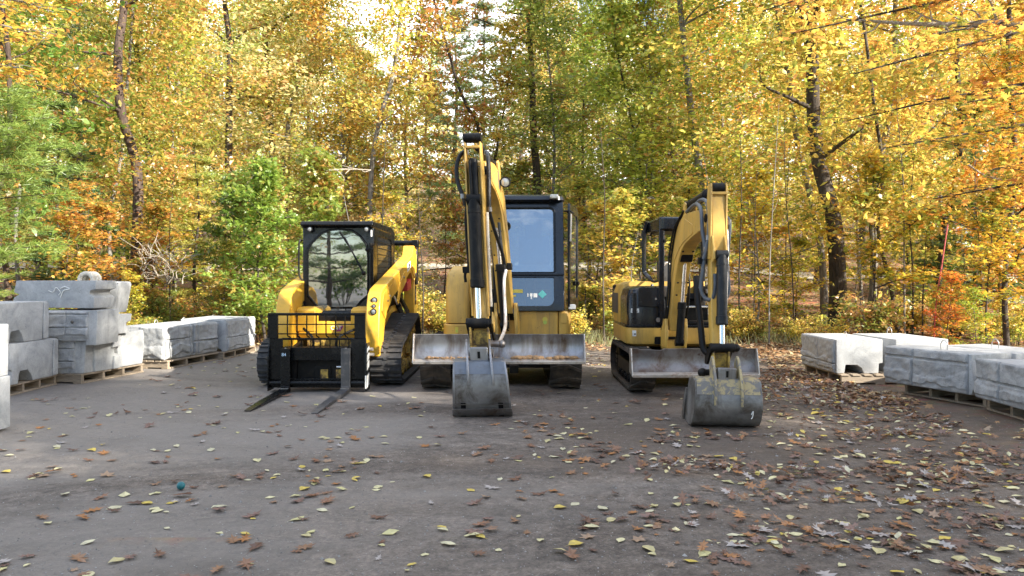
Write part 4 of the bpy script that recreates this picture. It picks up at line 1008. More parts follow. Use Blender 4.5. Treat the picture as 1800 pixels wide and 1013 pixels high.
# loader arms
arm_out = [(9.47, .40), (9.45, .60), (9.52, 1.02), (9.62, 1.20), (9.74, 1.265), (12.2, 1.775), (12.35, 1.95), (12.62, 1.95), (12.72, 1.80), (12.62, 1.45), (12.30, 1.36), (12.12, 1.50), (11.9, 1.48), (11.55, 1.37), (10.15, 1.07), (9.90, .86), (9.72, .40)]
for sx in (-1, 1):
    xo = X0 + sx * .67; xi = X0 + sx * .49
    # the arms open out towards the rear
    def tfa(v, sx=sx): return Vector((v.x + sx * .07 * max(0, (v.y - 9.7) / 3.0), v.y, v.z))
    mb = MB(tfa)
    rings_pts = arm_out
    mb.prism(rings_pts, 'x', xi, xo)
    arm = mb.build('lift_arm', M['cat_yellow'], sk, .014)
    mb = MB(tfa); e = .012 * sx
    mb.prism([(9.62, .98), (9.72, 1.20), (10.35, 1.33), (10.3, 1.10), (9.95, .96), (9.86, .86)], 'x', xo - e * .1, xo + e)
    mb.prism([(10.9, 1.30), (11.35, 1.50), (11.5, 1.52), (11.55, 1.36), (11.0, 1.16), (10.85, 1.02), (10.75, 1.06)], 'x', xo - e * .1, xo + e)
    mb.prism([(12.0, 1.66), (12.22, 1.74), (12.4, 1.90), (12.58, 1.88), (12.6, 1.50), (12.45, 1.40), (12.2, 1.48)], 'x', xo - e * .1, xo + e)
    mb.build('arm_plate', M['cat_yellow'], arm, .004)
    mb = MB(tfa)
    for (y, z, r_) in ((10.0, 1.10, .016), (10.15, 1.16, .016), (11.3, 1.42, .02), (12.45, 1.46, .04), (9.6, .47, .035), (12.1, 1.6, .018), (12.5, 1.84, .03)):
        mb.cyl((xo + e * .8, y, z), (xo + e * 1.9, y, z), r_, 12)
    mb.build('pin', M['steel'], arm)
    if sx > 0:
        for z, y_, r_ in ((1.12, 9.575, .036), (1.045, 9.535, .024), (.975, 9.51, .036)): lamp(arm, (X0 + .59, y_, z), r_)
        xl = xo + .07 * .75
        MB(tfa).prism([(11.68, 1.50), (11.98, 1.575), (11.98, 1.69), (11.68, 1.63)], 'x', xo - .001, xo + .004).build('model_plate', M['white'], arm)
        t_ = text('299', .10, (xo + .057, 11.83, 1.60), (R(90), 0, R(88.5)), M['matt_black'], arm); t_.rotation_euler = (R(90), R(-14), R(88.5))
    else:
        MB().box(xi, xo, 9.5, 9.52, .45, .47).build('arm_step', M['matt_black'], arm)
    # rear tower with its own link, black
    mb = MB(); xt = xo + sx * .055
    mb.prism([(12.45, .78), (12.42, 1.15), (12.52, 1.42), (12.72, 1.42), (12.82, 1.1), (12.80, .78)], 'x', xt - sx * .17, xt)
    tw = mb.build('rear_post', M['cat_yellow'], sk, .012)
    MB().prism([(12.5, 1.3), (12.60, 1.92), (12.70, 1.94), (12.78, 1.85), (12.76, 1.3)], 'x', xt + sx * .002, xt + sx * .03).build('link', M['black'], tw, .006)
    MB().prism(rr(12.55, 12.72, .96, 1.28, .015), 'x', xt + sx * .0005, xt + sx * .004).build('plate', M['matt_black'], tw)
    if sx > 0:
        text('CAT', .10, (xt + .006, 12.635, 1.12), (R(90), R(-90), R(90)), M['white'], tw)
        MB().prism(rr(12.57, 12.70, 1.31, 1.38, .01), 'x', xt + .0005, xt + .003).build('warning_decal', M['white'], tw)
    MB().bar((xo - sx * .05, 11.45, 1.14), (xo - sx * .05, 12.55, .80), .05, .06).build('lower_link', M['matt_black'], sk, .005)
    cylinder(sk, 'lift_cylinder', (xo - sx * .08, 12.3, .72), (xo - sx * .08, 11.0, 1.18), .04, .022, .6)
MB().cyl((X0 - .76, 12.50, 2.0), (X0 + .76, 12.50, 2.0), .045, 18).build('rear_crossbar', M['black'], sk)
mb = MB(); [mb.box(X0 + s_ * .74 - .05, X0 + s_ * .74 + .05, 12.42, 12.60, 1.93, 2.05) for s_ in (-1, 1)]; mb.build('crossbar_end', M['black'], sk, .01)
MB().prism([(11.72, 1.20), (12.15, 1.24), (12.15, 1.40), (11.72, 1.34)], 'x', X0 + .60, X0 + .715).build('red_label', M['red'], sk, .006)
mb = MB(); mb.prism([(10.1, .95), (12.5, 1.0), (12.4, 1.5), (11.6, 1.32), (10.1, 1.0)], 'x', X0 + .50, X0 + .53); mb.prism([(10.1, .95), (12.5, 1.0), (12.4, 1.5), (11.6, 1.32), (10.1, 1.0)], 'x', X0 - .53, X0 - .50); mb.build('engine_cover', M['matt_black'], sk)
lamp(sk, (X0 + .53, 9.60, 1.03), .036, 'head_lamp'); lamp(sk, (X0 - .53, 9.60, 1.03), .036, 'head_lamp')
# cab
YC = 10.25
def c1(a, b): return (W(460 + a / 5.33, YC), CAM_H - (370 + b / 5.33 - HZ) / F_PX * YC)
win = [c1(*p) for p in [(432, 800), (432, 370), (470, 305), (560, 215), (640, 182), (720, 175), (850, 185), (930, 240), (990, 320), (1005, 440), (1003, 800), (940, 850), (880, 925), (840, 975), (580, 975)]]
xl, xr_ = W(533, YC), W(657, YC)
cab = MB().ring([(xl + .06, .80), (xr_ - .06, .80), (xr_, 1.05), (xr_, 2.10), (xr_ - .03, 2.15), (xl + .03, 2.15), (xl, 2.10), (xl, 1.05)], win, 'y', YC - .02, YC + .06).build('cab', M['blue_black'], sk, .01)
MB().ring([(p[0] + (.0), p[1]) for p in win], [((p[0] - X0) * .955 + X0, (p[1] - 1.5) * .965 + 1.5) for p in win], 'y', YC - .045, YC - .021).build('door_frame', M['black'], cab, .006)
MB().prism([((p[0] - X0) * .96 + X0, (p[1] - 1.5) * .97 + 1.5) for p in win], 'y', YC - .034, YC - .030).build('windscreen', M['glass'], cab)
for sx, xx in ((-1, xl), (1, xr_)):
    wn = rr(10.52, 11.78, 1.22, 2.02, (.03, .03, .10, .10))
    fr = MB().ring([(10.32, .95), (12.02, 1.30), (12.06, 1.6), (12.02, 2.05), (11.92, 2.15), (10.32, 2.15)], wn, 'x', xx - sx * .05, xx).build('cab_side', M['black'], cab, .008)
    MB().prism(wn, 'x', xx - sx * .030, xx - sx * .026).build('side_window', M['glass_side'], fr)
    mb = MB()
    for k in range(1, 14): mb.bar((xx - sx * .012, 10.52 + k * .09, 1.22), (xx - sx * .012, 10.52 + k * .09, 2.02), .007, .007)
    for k in range(1, 9): mb.bar((xx - sx * .012, 10.52, 1.22 + k * .089), (xx - sx * .012, 11.78, 1.22 + k * .089), .007, .007)
    mb.build('side_screen', M['matt_black'], fr)
mb = MB(); mb.prism([(10.12, 2.135), (10.16, 2.19), (11.7, 2.21), (12.0, 2.16), (12.04, 2.10), (10.2, 2.10)], 'x', xl - .012, xr_ + .012); roof = mb.build('roof', M['black'], cab, .018, seg=3)
MB().ring([(xl, 1.2), (xr_, 1.2), (xr_, 2.12), (xl, 2.12)], [(xl + .1, 1.4), (xr_ - .1, 1.4), (xr_ - .1, 2.0), (xl + .1, 2.0)], 'y', 12.02, 12.06).build('cab_rear', M['black'], cab)
for px in (544, 644): lamp(cab, (W(px, 10.15), 10.17, CAM_H - (403 - HZ) / F_PX * 10.15), .034)
MB().box(xr_ - .03, xr_ - .012, YC - .06, YC - .045, 1.98, 2.07).build('roof_decal', M['white'], cab)
mb = MB(); mb.tube([(xl - .02, YC + .02, 1.93), (xl - .05, YC - .02, 1.90), (xl - .055, YC - .02, 1.55), (xl - .04, YC - .02, 1.42), (xl + .01, YC, 1.36)], .013, res=4); mb.build('grab_handle', M['matt_black'], cab)
mb = MB()
for z in (1.34, 1.78, 1.86): mb.cyl((xr_ - .03, YC - .055, z - .03), (xr_ - .03, YC - .055, z + .03), .022, 10)
mb.tube([(xr_ - .03, YC - .07, 1.30), (xr_ - .025, YC - .08, 1.5), (xr_ - .03, YC - .07, 1.74)], .012)
mb.sph((xr_ - .075, YC - .07, 1.80), .035, (1, .6, .8)); mb.build('door_hinge', M['matt_black'], cab, 0)
mb = MB(); mb.bar((c1(960, 590)[0], YC - .06, c1(0, 590)[1]), (c1(780, 250)[0], YC - .05, c1(0, 250)[1]), .014, .014); mb.bar((c1(820, 300)[0], YC - .048, c1(0, 330)[1]), (c1(735, 190)[0], YC - .048, c1(0, 200)[1]), .008, .02); mb.sph((c1(960, 590)[0], YC - .055, c1(0, 590)[1]), .028); mb.build('wiper', M['matt_black'], cab)
mb = MB(); mb.box(X0 - .26, X0 + .22, 10.95, 11.45, 1.18, 1.30); mb.prism([(11.35, 1.28), (11.55, 1.28), (11.68, 1.92), (11.56, 1.95)], 'x', X0 - .25, X0 + .20)
for sx in (-1, 1): mb.box(X0 + sx * .31 - .045, X0 + sx * .31 + .045, 10.75, 11.35, 1.38, 1.46); mb.tube([(X0 + sx * .31, 10.80, 1.44), (X0 + sx * .31, 10.76, 1.55), (X0 + sx * .30, 10.72, 1.66)], .022)
mb.build('seat', M['seat'], cab, .02)
MB().box(X0 - .40, X0 + .40, 10.3, 11.9, .99, 1.02).build('cab_floor', M['matt_black'], cab)
MB().box(X0 - .30, X0 - .20, YC + .1, YC + .13, 1.50, 1.70).build('display_panel', M['matt_black'], cab, .01)
MB().prism(rr(c1(585, 0)[0], c1(632, 0)[0], c1(0, 545)[1], c1(0, 445)[1], .005), 'y', YC - .0295, YC - .028).build('windscreen_decal', M['yellow_decal'], cab)
# fork carriage
YK = 9.12
def k1(a, b): return (W(460 + a / 5.96, YK), CAM_H - (540 + b / 5.96 - HZ) / F_PX * YK)
def kx(a): return k1(a, 0)[0]
def kz(b): return k1(0, b)[1]
mb = MB()
mb.box(kx(62), kx(1085), YK, YK + .045, kz(90), kz(62))
mb.box(kx(62), kx(168), YK + .002, YK + .035, kz(330), kz(89)); mb.box(kx(970), kx(1085), YK + .002, YK + .035, kz(330), kz(89))
mb.box(kx(75), kx(215), YK + .01, YK + .04, kz(760), kz(329)); mb.box(kx(935), kx(1092), YK + .01, YK + .04, kz(760), kz(329))
mb.box(kx(75), kx(1090), YK + .05, YK + .11, kz(565), kz(425))
mb.cyl((kx(82), YK - .005, kz(795)), (kx(1085), YK - .005, kz(795)), .032, 16)
mb.box(kx(75), kx(1085), YK + .04, YK + .09, kz(850), kz(755))
mb.box(kx(200), kx(970), YK + .03, YK + .06, kz(345), kz(325))
fc_ = mb.build('fork_carriage', M['black'], sk, .005)
mb = MB(); mb.prism([(YK - .05, .02), (YK - .05, .42), (YK + .0, .60), (YK + .16, .60), (YK + .16, .02)], 'x', kx(1086), kx(1108)); mb.prism([(YK - .05, .02), (YK - .05, .42), (YK + .0, .60), (YK + .16, .60), (YK + .16, .02)], 'x', kx(72), kx(84)); mb.build('side_plate', M['black'], fc_, .003)
xs_ = kx(1108)
for (z0_, z1_, mt) in ((.055, .20, 'white'), (.27, .36, 'white'), (.375, .455, 'white'), (.485, .535, 'white')):
    MB().prism([(YK - .035, z0_), (YK + .10, z0_ + .035), (YK + .10, z1_ + .03), (YK - .035, z1_)], 'x', xs_ + .0005, xs_ + .003).build('decal', M[mt], fc_)
MB().box(kx(1092), kx(1108) - .002, YK - .054, YK - .0505, .05, .21).build('edge_decal', M['white'], fc_)
mb = MB()
for a in (265, 367, 468, 567, 670, 770, 870):
    mb.tube([(kx(a), YK + .02, kz(80)), (kx(a), YK + .02, kz(285)), (kx(a) + .012, YK + .04, kz(310)), (kx(a) + .03, YK + .09, kz(345)), (kx(a) + .03, YK + .09, kz(430))], .0085, n=6, res=2)
for b_ in (182, 282): mb.bar((kx(168), YK + .02, kz(b_)), (kx(972), YK + .02, kz(b_)), .012, .014)
mb.bar((kx(200), YK + .085, kz(345)), (kx(960), YK + .085, kz(345)), .012, .014)
mb.build('guard_grille', M['black'], fc_)
for a0, a1, tip in ((215, 307, (422, 725)), (841, 936, (547, 729))):
    xa, xb = kx(a0), kx(a1); xc = (xa + xb) / 2; tx, ty_ = xc, 1820 / (tip[1] - 490) + .03
    sec = []
    mb = MB()
    mb.prism([(YK - .015, kz(430)), (YK - .06, kz(432)), (YK - .062, .075), (YK - .10, .052), (ty_ + .5, .040), (ty_ + .02, .018), (ty_, .012), (ty_, .004), (YK - .03, .004), (YK - .012, .03)], 'x', xa, xb)
    f_ = mb.build('fork', M['black'] if a0 < 300 else surf('scuffed_fork', (.07, .07, .075), .38, metal=.3, dirt=(.25, .23, .21), dirt_scale=7, dirt_lo=.5, dirt_hi=.8, bump=.2), fc_, .004)
    for v in f_.data.vertices:      # taper towards the tip
        wy = v.co.y + 10.8; t = max(0, (YK - .3 - wy) / 1.2)
        cx_ = xc - X0; v.co.x = cx_ + (v.co.x - cx_) * (1 - .35 * t)
    MB().cyl((xc, YK - .04, kz(432)), (xc, YK - .04, kz(424)), .012, 8).build('lock_pin', M['steel'], f_)
    MB().box(xa + .004, xb - .004, YK - .10, YK - .064, .052, .062).build('worn_heel', M['steel'], f_)
    if a0 < 300: text('84', .055, (xc - .015, YK - .0625, kz(495)), (R(90), 0, 0), surf('pale_blue_mark', (.45, .62, .80), .5), f_)
mb = MB()   # quick coupler and hoses seen through the carriage
mb.box(X0 - .45, X0 + .45, YK + .16, YK + .30, .12, .46); mb.box(X0 - .10, X0 + .10, YK + .13, YK + .17, .05, .30)
mb.cyl((X0 - .5, YK + .22, .50), (X0 + .5, YK + .22, .50), .045)
for sx in (-1, 1): mb.prism([(YK + .12, .15), (YK + .42, .32), (YK + .42, .60), (YK + .12, .55)], 'x', X0 + sx * .35 - .03, X0 + sx * .35 + .03); mb.tube([(X0 + sx * .2, YK + .3, .3), (X0 + sx * .15, YK + .25, .62), (X0 + sx * .34, YK + .5, .75)], .018)
mb.build('quick_coupler', M['matt_black'], sk, .004)
for a_, b_, z_ in ((-.02, .07, .14), (.17, .27, .16)): MB().box(X0 + a_, X0 + b_, YK + .12, YK + .135, z_, .265).build('coupler_tab', M['dirty_yellow'], sk)
MB().cyl((X0 + .18, YK + .12, .295), (X0 + .40, YK + .12, .295), .014).build('coupler_pin', M['chrome'], sk)
mb = MB()
for z, dx in ((.52, 0), (.455, .01)): mb.cyl((xs_ - .02, YK + .12, z), (xs_ + .05 + dx, YK + .10, z), .02)
mb.build('hose_coupling', M['bright_steel'], sk)
mb = MB(); mb.cyl((kx(20), YK + .1, .40), (kx(110), YK + .02, .385), .014); mb.sph((kx(60), YK + .05, .40), .03); mb.build('lever', M['matt_black'], fc_)
# ------------------------------------------------------------------ excavators
class Arm:
    """frame of a boom plane: s forward, z up, o to the picture's right; the whole front leans a little"""
    def __init__(s, F, yaw, lean, z0):
        s.F = Vector((*F, 0)); a = R(yaw); s.d = Vector((-math.sin(a), -math.cos(a), 0)); s.r = Vector((math.cos(a), -math.sin(a), 0)); s.lean = lean; s.z0 = z0
    def __call__(s, v):   # v = (o, -s, z)
        p = s.F + s.d * (-v[1]) + s.r * v[0]
        return Vector((p.x + s.lean * (v[2] - s.z0), p.y, v[2]))

def beam(mb, st, w):
    """boom of box section through stations (s, z, height); w width or list"""
    P_ = [Vector((0, -a, b)) for a, b, c in st]; rings = []
    for i, (a, b, c) in enumerate(st):
        t = (P_[min(i + 1, len(P_) - 1)] - P_[max(i - 1, 0)]).normalized(); n = Vector((0, -t.z, t.y)) if True else None
        ww = w if not isinstance(w, (list, tuple)) else w[i]
        rings.append([P_[i] + n * (c / 2) * sz + Vector((ww / 2 * sx, 0, 0)) for sx, sz in ((-1, -1), (1, -1), (1, 1), (-1, 1))])
    mb.loft(rings); return mb

def bucket(parent, A, s_front, z_top, half_w, mats, yaw=0., strap=True, deep=.55, flare=.13):
    """curled bucket: rounded back to the camera, open side towards the machine"""
    prof = [(-.42, z_top - .02), (-.14, z_top), (-.06, z_top - .02), (0.0, z_top - .13), (.03, z_top - .24), (.02, .16), (-.03, .075), (-.10, .02), (-.22, .006), (-.40, .004), (-deep, .010)]
    shell = [Vector((0, -(s_front + a), b)) for a, b in prof]
    ths = .022
    nrm = []
    for i in range(len(shell)):
        t = (shell[min(i + 1, len(shell) - 1)] - shell[max(i - 1, 0)]).normalized(); nrm.append(Vector((0, -t.z, t.y)))
    sgn = 1 if nrm[4].y > 0 else -1
    ring = [shell[i] for i in range(len(shell))] + [shell[i] + nrm[i] * sgn * ths for i in reversed(range(len(shell)))]
    cen = A((0, -(s_front - .25), 0))
    def tfb(v):
        p = A((v[0] * (1 + flare * max(0., min(1.2, (z_top - v[2]) / z_top))), v[1], v[2])); d = p - cen; a = R(yaw); return Vector((cen.x + d.x * math.cos(a) - d.y * math.sin(a), cen.y + d.x * math.sin(a) + d.y * math.cos(a), p.z))
    mb = MB(tfb); mb.loft([[p + Vector((x, 0, 0)) for p in ring] for x in (-half_w, half_w)])
    b = mb.build('bucket', mats[0], parent, .003, smooth=50)
    side_o = [(-(s_front + a), z) for a, z in prof]
    pts = [(y, z) for y, z in side_o] + [(-(s_front - deep - .06), .10), (-(s_front - .47), z_top - .12)]
    for sx in (-1, 1):
        MB(tfb).prism(pts, 'x', sx * (half_w - .005), sx * (half_w + .014)).build('side_plate', mats[3], b, .003)
        MB(tfb).prism([(-(s_front - deep - .065), .0), (-(s_front - deep + .05), .0), (-(s_front - .46), z_top - .14), (-(s_front - .50), z_top - .14), (-(s_front - deep - .065), .12)], 'x', sx * (half_w + .014), sx * (half_w + .03)).build('side_cutter', mats[0], b, .002)
    mb = MB(tfb)  # top plate of another colour
    mb.prism([(-(s_front - .42), z_top - .012), (-(s_front - .14), z_top + .006), (-(s_front - .055), z_top - .014), (-(s_front + .004), z_top - .13), (-(s_front - .0), z_top - .13), (-(s_front - .06), z_top - .024), (-(s_front - .14), z_top - .003), (-(s_front - .42), z_top - .018)], 'x', -half_w + .004, half_w - .004)
    mb.build('top_plate', mats[1], b, 0)
    ex = .118
    for sx in (-1, 1):
        mb = MB(tfb); mb.prism([(-(s_front - .30), z_top - .0), (-(s_front - .36), z_top + .12), (-(s_front - .28), z_top + .20), (-(s_front - .19), z_top + .17), (-(s_front - .03), z_top + .01), (-(s_front + .045), z_top - .12), (-(s_front + .042), z_top - .24), (-(s_front - .0), z_top - .2)], 'x', sx * ex - .011, sx * ex + .011)
        mb.build('bucket_ear', mats[2], b, .004)
    if strap:
        mb = MB(tfb); mb.prism([(-(s_front - .006), .098), (-(s_front - .045), .045), (-(s_front - .10), .012), (-(s_front - .10), .004), (-(s_front - .045), .030), (-(s_front + .012), .096)], 'x', -half_w - .02, half_w + .02); mb.build('wear_plate', M['rough_steel'], b, .002)
        mb = MB(tfb)
        for x in (-.68, .68): mb.prism([(-(s_front + .028), .16), (-(s_front - .012), .075), (-(s_front - .09), .004), (-(s_front - .09), .015), (-(s_front - .02), .085), (-(s_front + .018), .16)], 'x', half_w * x - .022, half_w * x + .022)
        mb.build('wear_strap', M['matt_black'], b)
        mb = MB(tfb); mb.prism([(-(s_front + .024), .148), (-(s_front + .034), .150), (-(s_front + .030), .142), (-(s_front + .02), .138)], 'x', -half_w, half_w); mb.build('weld_bead', M['bucket_grey'], b)
    mb = MB(tfb); [mb.box(-half_w + .07 + k * (2 * half_w - .14) / 4 - .03, -half_w + .07 + k * (2 * half_w - .14) / 4 + .03, -(s_front - deep + .02), -(s_front - deep - .10), .002, .032) for k in range(5)]; mb.build('tooth', M['bright_steel'], b, .004)
    return b, tfb

def blade(parent, xl, xr, Y, zt, zb, mat, lip, wavy=0.):
    prof = [(Y + .13, zt), (Y + .165, zt - (zt - zb) * .3), (Y + .15, zt - (zt - zb) * .6), (Y + .085, zb + .045), (Y, zb + .012)]
    back = [(y + .026, z + .004) for y, z in reversed(prof)]
    n = 26; rings = []; poly = prof + back
    for i in range(n + 1):
        x = xl + (xr - xl) * i / n
        k = wavy * (noise.noise(Vector((x * 2.3, 1, 1))) + (-.8 if xl + .08 < x < xl + .36 and wavy else 0))
        rings.append([(x, y + wavy * .6 * noise.noise(Vector((x * 4, z * 9, 0))), z + k * max(0, (z - zb) / (zt - zb)) ** 2) for y, z in poly])
    b = MB().loft(rings).build('dozer_blade', mat, parent, 0, smooth=50)
    MB().prism([(Y - .012, zb - .012), (Y - .014, zb + .022), (Y + .05, zb + .045), (Y + .06, zb + .03), (Y + .01, zb - .012)], 'x', xl - .006, xr + .006).build('cutting_edge', lip, b, .003)
    for x, sx in ((xl, -1), (xr, 1)): MB().prism([(Y - .005, zb), (Y + .10, zt + .01), (Y + .19, zt + .006), (Y + .21, zb + .03)], 'x', x - .007 + sx * .008, x + .007 + sx * .008).build('end_plate', lip, b, .002)
    mb = MB()
    for f in (.25, .75): x = xl + (xr - xl) * f; mb.bar((x, Y + .18, zb + .10), (x, Y + .95, zb + .02), .09, .11)
    mb.build('blade_arm', M['matt_black'], b, .01)
    return b

# ---------------- middle excavator
ex = thing('tall_excavator', 'larger yellow excavator with closed glass cab and grey bucket, middle of the three machines', 'excavator', (-.14, 10.6, 0))
cirm = [(9.46, .30, .29), (11.35, .30, .29)]
whm = [(9.46, .30, .23, 'idler_wheel'), (11.35, .30, .23, 'drive_sprocket')] + [(9.85 + k * .30, .14, .09, 'roller') for k in range(4)]
for x0, x1 in ((-1.145, -.765), (.475, .87)): make_track(ex, x0, x1, cirm, 34, M['rubber_muddy'], 'chevron', whm, M['matt_black'], x1)
mb = MB(); mb.box(-.75, .46, 9.75, 11.1, .26, .52); mb.cyl((-.14, 10.5, .5), (-.14, 10.5, .66), .42, 28); mb.box(-1.0, .72, 9.6, 11.2, .24, .34); mb.build('undercarriage', M['matt_black'], ex, .01)
bm_ = blade(ex, -1.175, .863, 8.80, .725, .395, M['steel'], M['bright_steel'])
mb = MB(); rd = random.Random(3)   # soil caught along the lip
for i in range(210):
    x = rd.uniform(-1.05, .80)
    if -.28 < x < -.02 and rd.random() < .8: continue
    s_ = rd.uniform(.010, .030) * (1.25 if x > 0 else .8); mb.sph((x, 8.86 + rd.uniform(-.02, .06), .435 + rd.uniform(0, .022)), s_, (1.3, 1, .7), 7, 5)
mb.build('caked_soil', M['soil'], bm_, smooth=60)
MB().box(-.03, .08, 8.98, 9.3, .25, .34).build('tow_lug', M['matt_black'], ex, .01)
# house
def plan(xa, xb, ya, yb, rf, rb): return rr(xa, xb, ya, yb, (rf, rf, rb, rb), 7)
h0 = MB().prism(plan(-.93, .82, 9.98, 12.0, .14, .55), 'z', .60, .635).build('turntable_deck', M['matt_black'], ex, .01)
lowL = MB().prism(plan(-.93, -.55, 9.96, 11.9, .10, .16), 'z', .637, .785).build('corner_panel', M['old_yellow'], ex, .014)
mb = MB(); mb.loft([[(x, y, z) for x, y in plan(xa, -.575, ya, 11.9, r_, .16)] for z, xa, ya, r_ in ((.800, -.90, 9.98, .10), (1.30, -.90, 9.98, .10), (1.46, -.89, 10.06, .10), (1.575, -.82, 10.25, .08))]); engL = mb.build('side_cover', M['old_yellow'], ex, .012)
MB().prism(plan(-.57, .8, 11.0, 12.0, .05, .5), 'z', .64, 1.6).build('counterweight', M['old_yellow'], ex, .03)
sk2 = MB().prism(rr(-.085, .62, 9.965, 10.9, .02), 'z', .640, .958).build('front_skirt', M['old_yellow'], ex, .008)
mb = MB(); mb.box(.50, .503, 9.9625, 9.966, .65, .95); mb.build('panel_seam', M['grease'], sk2)
mb = MB(); mb.loft([[(x, y, z) for x, y in rr(.628, xb, 9.985, 11.6, (.02, .12, .12, .02), 7)] for z, xb in ((.642, .79), (.80, .81), (.93, .81), (.965, .79))]); cr = mb.build('corner_panel', M['old_yellow'], ex, .01)
MB().prism(rr(.655, .745, .80, .935, .012), 'y', 9.975, 9.984).build('lamp_cover', M['old_yellow'], cr, .004)
MB().tube([(-.045, 9.955, .955), (-.045, 9.955, .92), (-.065, 9.955, .90), (-.065, 9.955, .72), (-.04, 9.955, .70)], .008, res=2).build('handle', M['matt_black'], sk2)
for (px, py, r_, yy) in ((958, 562, .035, 9.965), (958, 567, .026, 9.963)): MB().cyl((W(px, 9.96), yy, CAM_H - (py - HZ) / F_PX * 9.96), (W(px, 9.96), yy - .002, CAM_H - (py - HZ) / F_PX * 9.96), r_ if r_ > .03 else r_, 20).build('round_decal', M['yellow_decal' if r_ > .03 else 'green_decal'], sk2)
mb = MB()
for k in range(4): z = .900 - k * .022; mb.box(.055, .115, 9.9625, 9.9645, z, z + .006)
mb.build('print_marks', M['grease'], sk2)
MB().prism(rr(-.765, -.725, .67, .75, .008), 'y', 9.956, 9.9595).build('decal', M['yellow_decal'], lowL)
MB().prism(rr(-.757, -.733, .683, .71, .004), 'y', 9.9535, 9.9555).build('decal', M['green_decal'], lowL)
mb = MB(); mb.box(-.56, -.10, 10.25, 10.9, .64, 1.25); mb.build('hydraulic_bay', M['matt_black'], ex, .01)
mb = MB(); rd = random.Random(5)
for i in range(9):
    x = -.50 + i * .045; mb.tube([(x, 10.24, .66), (x + rd.uniform(-.05, .05), 10.05, .85 + rd.random() * .2), (x + rd.uniform(-.05, .05), 10.15, 1.3)], .013)
mb.build('hose', M['hose'], ex)
# cab
YC = 9.95; xa, xb = -.12, .705; zt = 2.46
ow = rr(W(886, YC), W(974, YC), CAM_H - (478 - HZ) / F_PX * YC, CAM_H - (363 - HZ) / F_PX * YC, (.02, .02, .05, .02))
lw_ = rr(W(886, YC), W(974, YC), CAM_H - (538 - HZ) / F_PX * YC, CAM_H - (488 - HZ) / F_PX * YC, (.02, .09, .02, .02))
zm = CAM_H - (483 - HZ) / F_PX * YC
def lean(v): return Vector((v.x, v.y + max(0, v.z - 1.0) * .20 if v.y < 10.2 else v.y, v.z))
cab = MB(lean).ring([(xa, zm), (xb, zm), (xb, zt), (xa, zt)], ow, 'y', YC - .03, YC + .04).build('cab', M['blue_black'], ex, .01)
MB(lean).ring([(xa, .965), (xb, .965), (xb, zm - .001), (xa, zm - .001)], lw_, 'y', YC - .028, YC + .038).build('lower_frame', M['blue_black'], cab, .01)
MB(lean).ring(rr(W(886, YC) - .02, W(974, YC) + .03, ow[0][1] - .03, zt - .07, (.03, .03, .08, .03)), ow, 'y', YC - .045, YC - .031).build('windscreen_frame', M['black'], cab, .005)
MB(lean).prism(ow, 'y', YC - .006, YC - .002).build('windscreen', M['glass'], cab)
MB(lean).prism(lw_, 'y', YC - .004, YC).build('lower_window', M['glass_side'], cab)
MB(lean).box(xa, xb, YC - .05, YC - .031, zm - .012, zm + .012).build('cross_rail', M['black'], cab, .004)
for x, sx in ((xb, 1), (xa, -1)):
    wn = rr(10.30, 11.35, 1.35, 2.32, .06)
    ss = MB().ring([(YC + .03, .965), (11.5, .965), (11.5, zt - .1), (11.4, zt), (YC + .30, zt), (YC + .03, 1.2)], wn, 'x', x - sx * .05, x).build('cab_side', M['blue_black'], cab, .008)
    MB().prism(wn, 'x', x - sx * .03, x - sx * .026).build('side_window', M['glass_side'], ss)
MB().ring([(xa, 1.0), (xb, 1.0), (xb, zt), (xa, zt)], [(xa + .1, 1.5), (xb - .1, 1.5), (xb - .1, zt - .12), (xa + .1, zt - .12)], 'y', 11.46, 11.50).build('cab_rear', M['blue_black'], cab)
mb = MB(); mb.loft([[(x, y, z) for x, y in rr(xa - o_, xb + o_, YC + .20 - o_, 11.5 + o_, (.03, .16, .12, .08))] for z, o_ in ((zt - .01, .0), (zt + .02, .03), (zt + .07, .02), (zt + .10, -.05))]); mb.build('roof', M['blue_black'], cab, .012)
lb = MB().box(W(967, 10), W(982, 10), 10.02, 10.16, zt + .02, zt + .085).build('roof_lamp', M['lens'], cab, .015)
MB().prism(rr(W(969.5, 10), W(979.5, 10), zt + .03, zt + .065, .015), 'y', 10.012, 10.019).build('lens', M['lens'], lb, .003)
mb = MB(); mb.box(.10, .56, 10.75, 11.15, 1.25, 1.36); mb.prism([(11.05, 1.33), (11.2, 1.33), (11.32, 2.0), (11.22, 2.04)], 'x', .10, .56); mb.prism([(11.2, 2.0), (11.33, 2.0), (11.36, 2.22), (11.26, 2.22)], 'x', .20, .46)
for x in (.02, .63): mb.box(x - .05, x + .05, 10.5, 11.0, 1.42, 1.52); mb.tube([(x, 10.6, 1.5), (x, 10.56, 1.68)], .022)
mb.build('seat', M['seat'], cab, .03)
MB().box(xa + .05, xb - .05, 10.05, 11.4, .975, 1.0).build('cab_floor', M['matt_black'], cab)
mb = MB(); [mb.tube([(x, 10.25, 1.0), (x, 10.2, 1.22), (x - .03, 10.2, 1.45)], .012) for x in (.20, .32)]; mb.build('travel_lever', M['matt_black'], cab)
yq = YC - .012
def sq(name, x0, x1, y0, y1, mat):
    zc = lambda p: CAM_H - (p - HZ) / F_PX * YC
    return MB(lean).box(W(x0, YC), W(x1, YC), yq, yq + .002, zc(y1), zc(y0)).build(name, M[mat], cab)
sq('decal', 892, 919, 509, 515, 'yellow_decal'); sq('decal', 901, 907, 519, 522, 'yellow_decal'); sq('decal', 927, 929, 516, 522, 'white'); sq('decal', 931.5, 936, 516, 521.5, 'white'); sq('decal', 933, 935, 521.5, 526, 'white'); sq('decal', 938, 944.5, 516, 523, 'white')
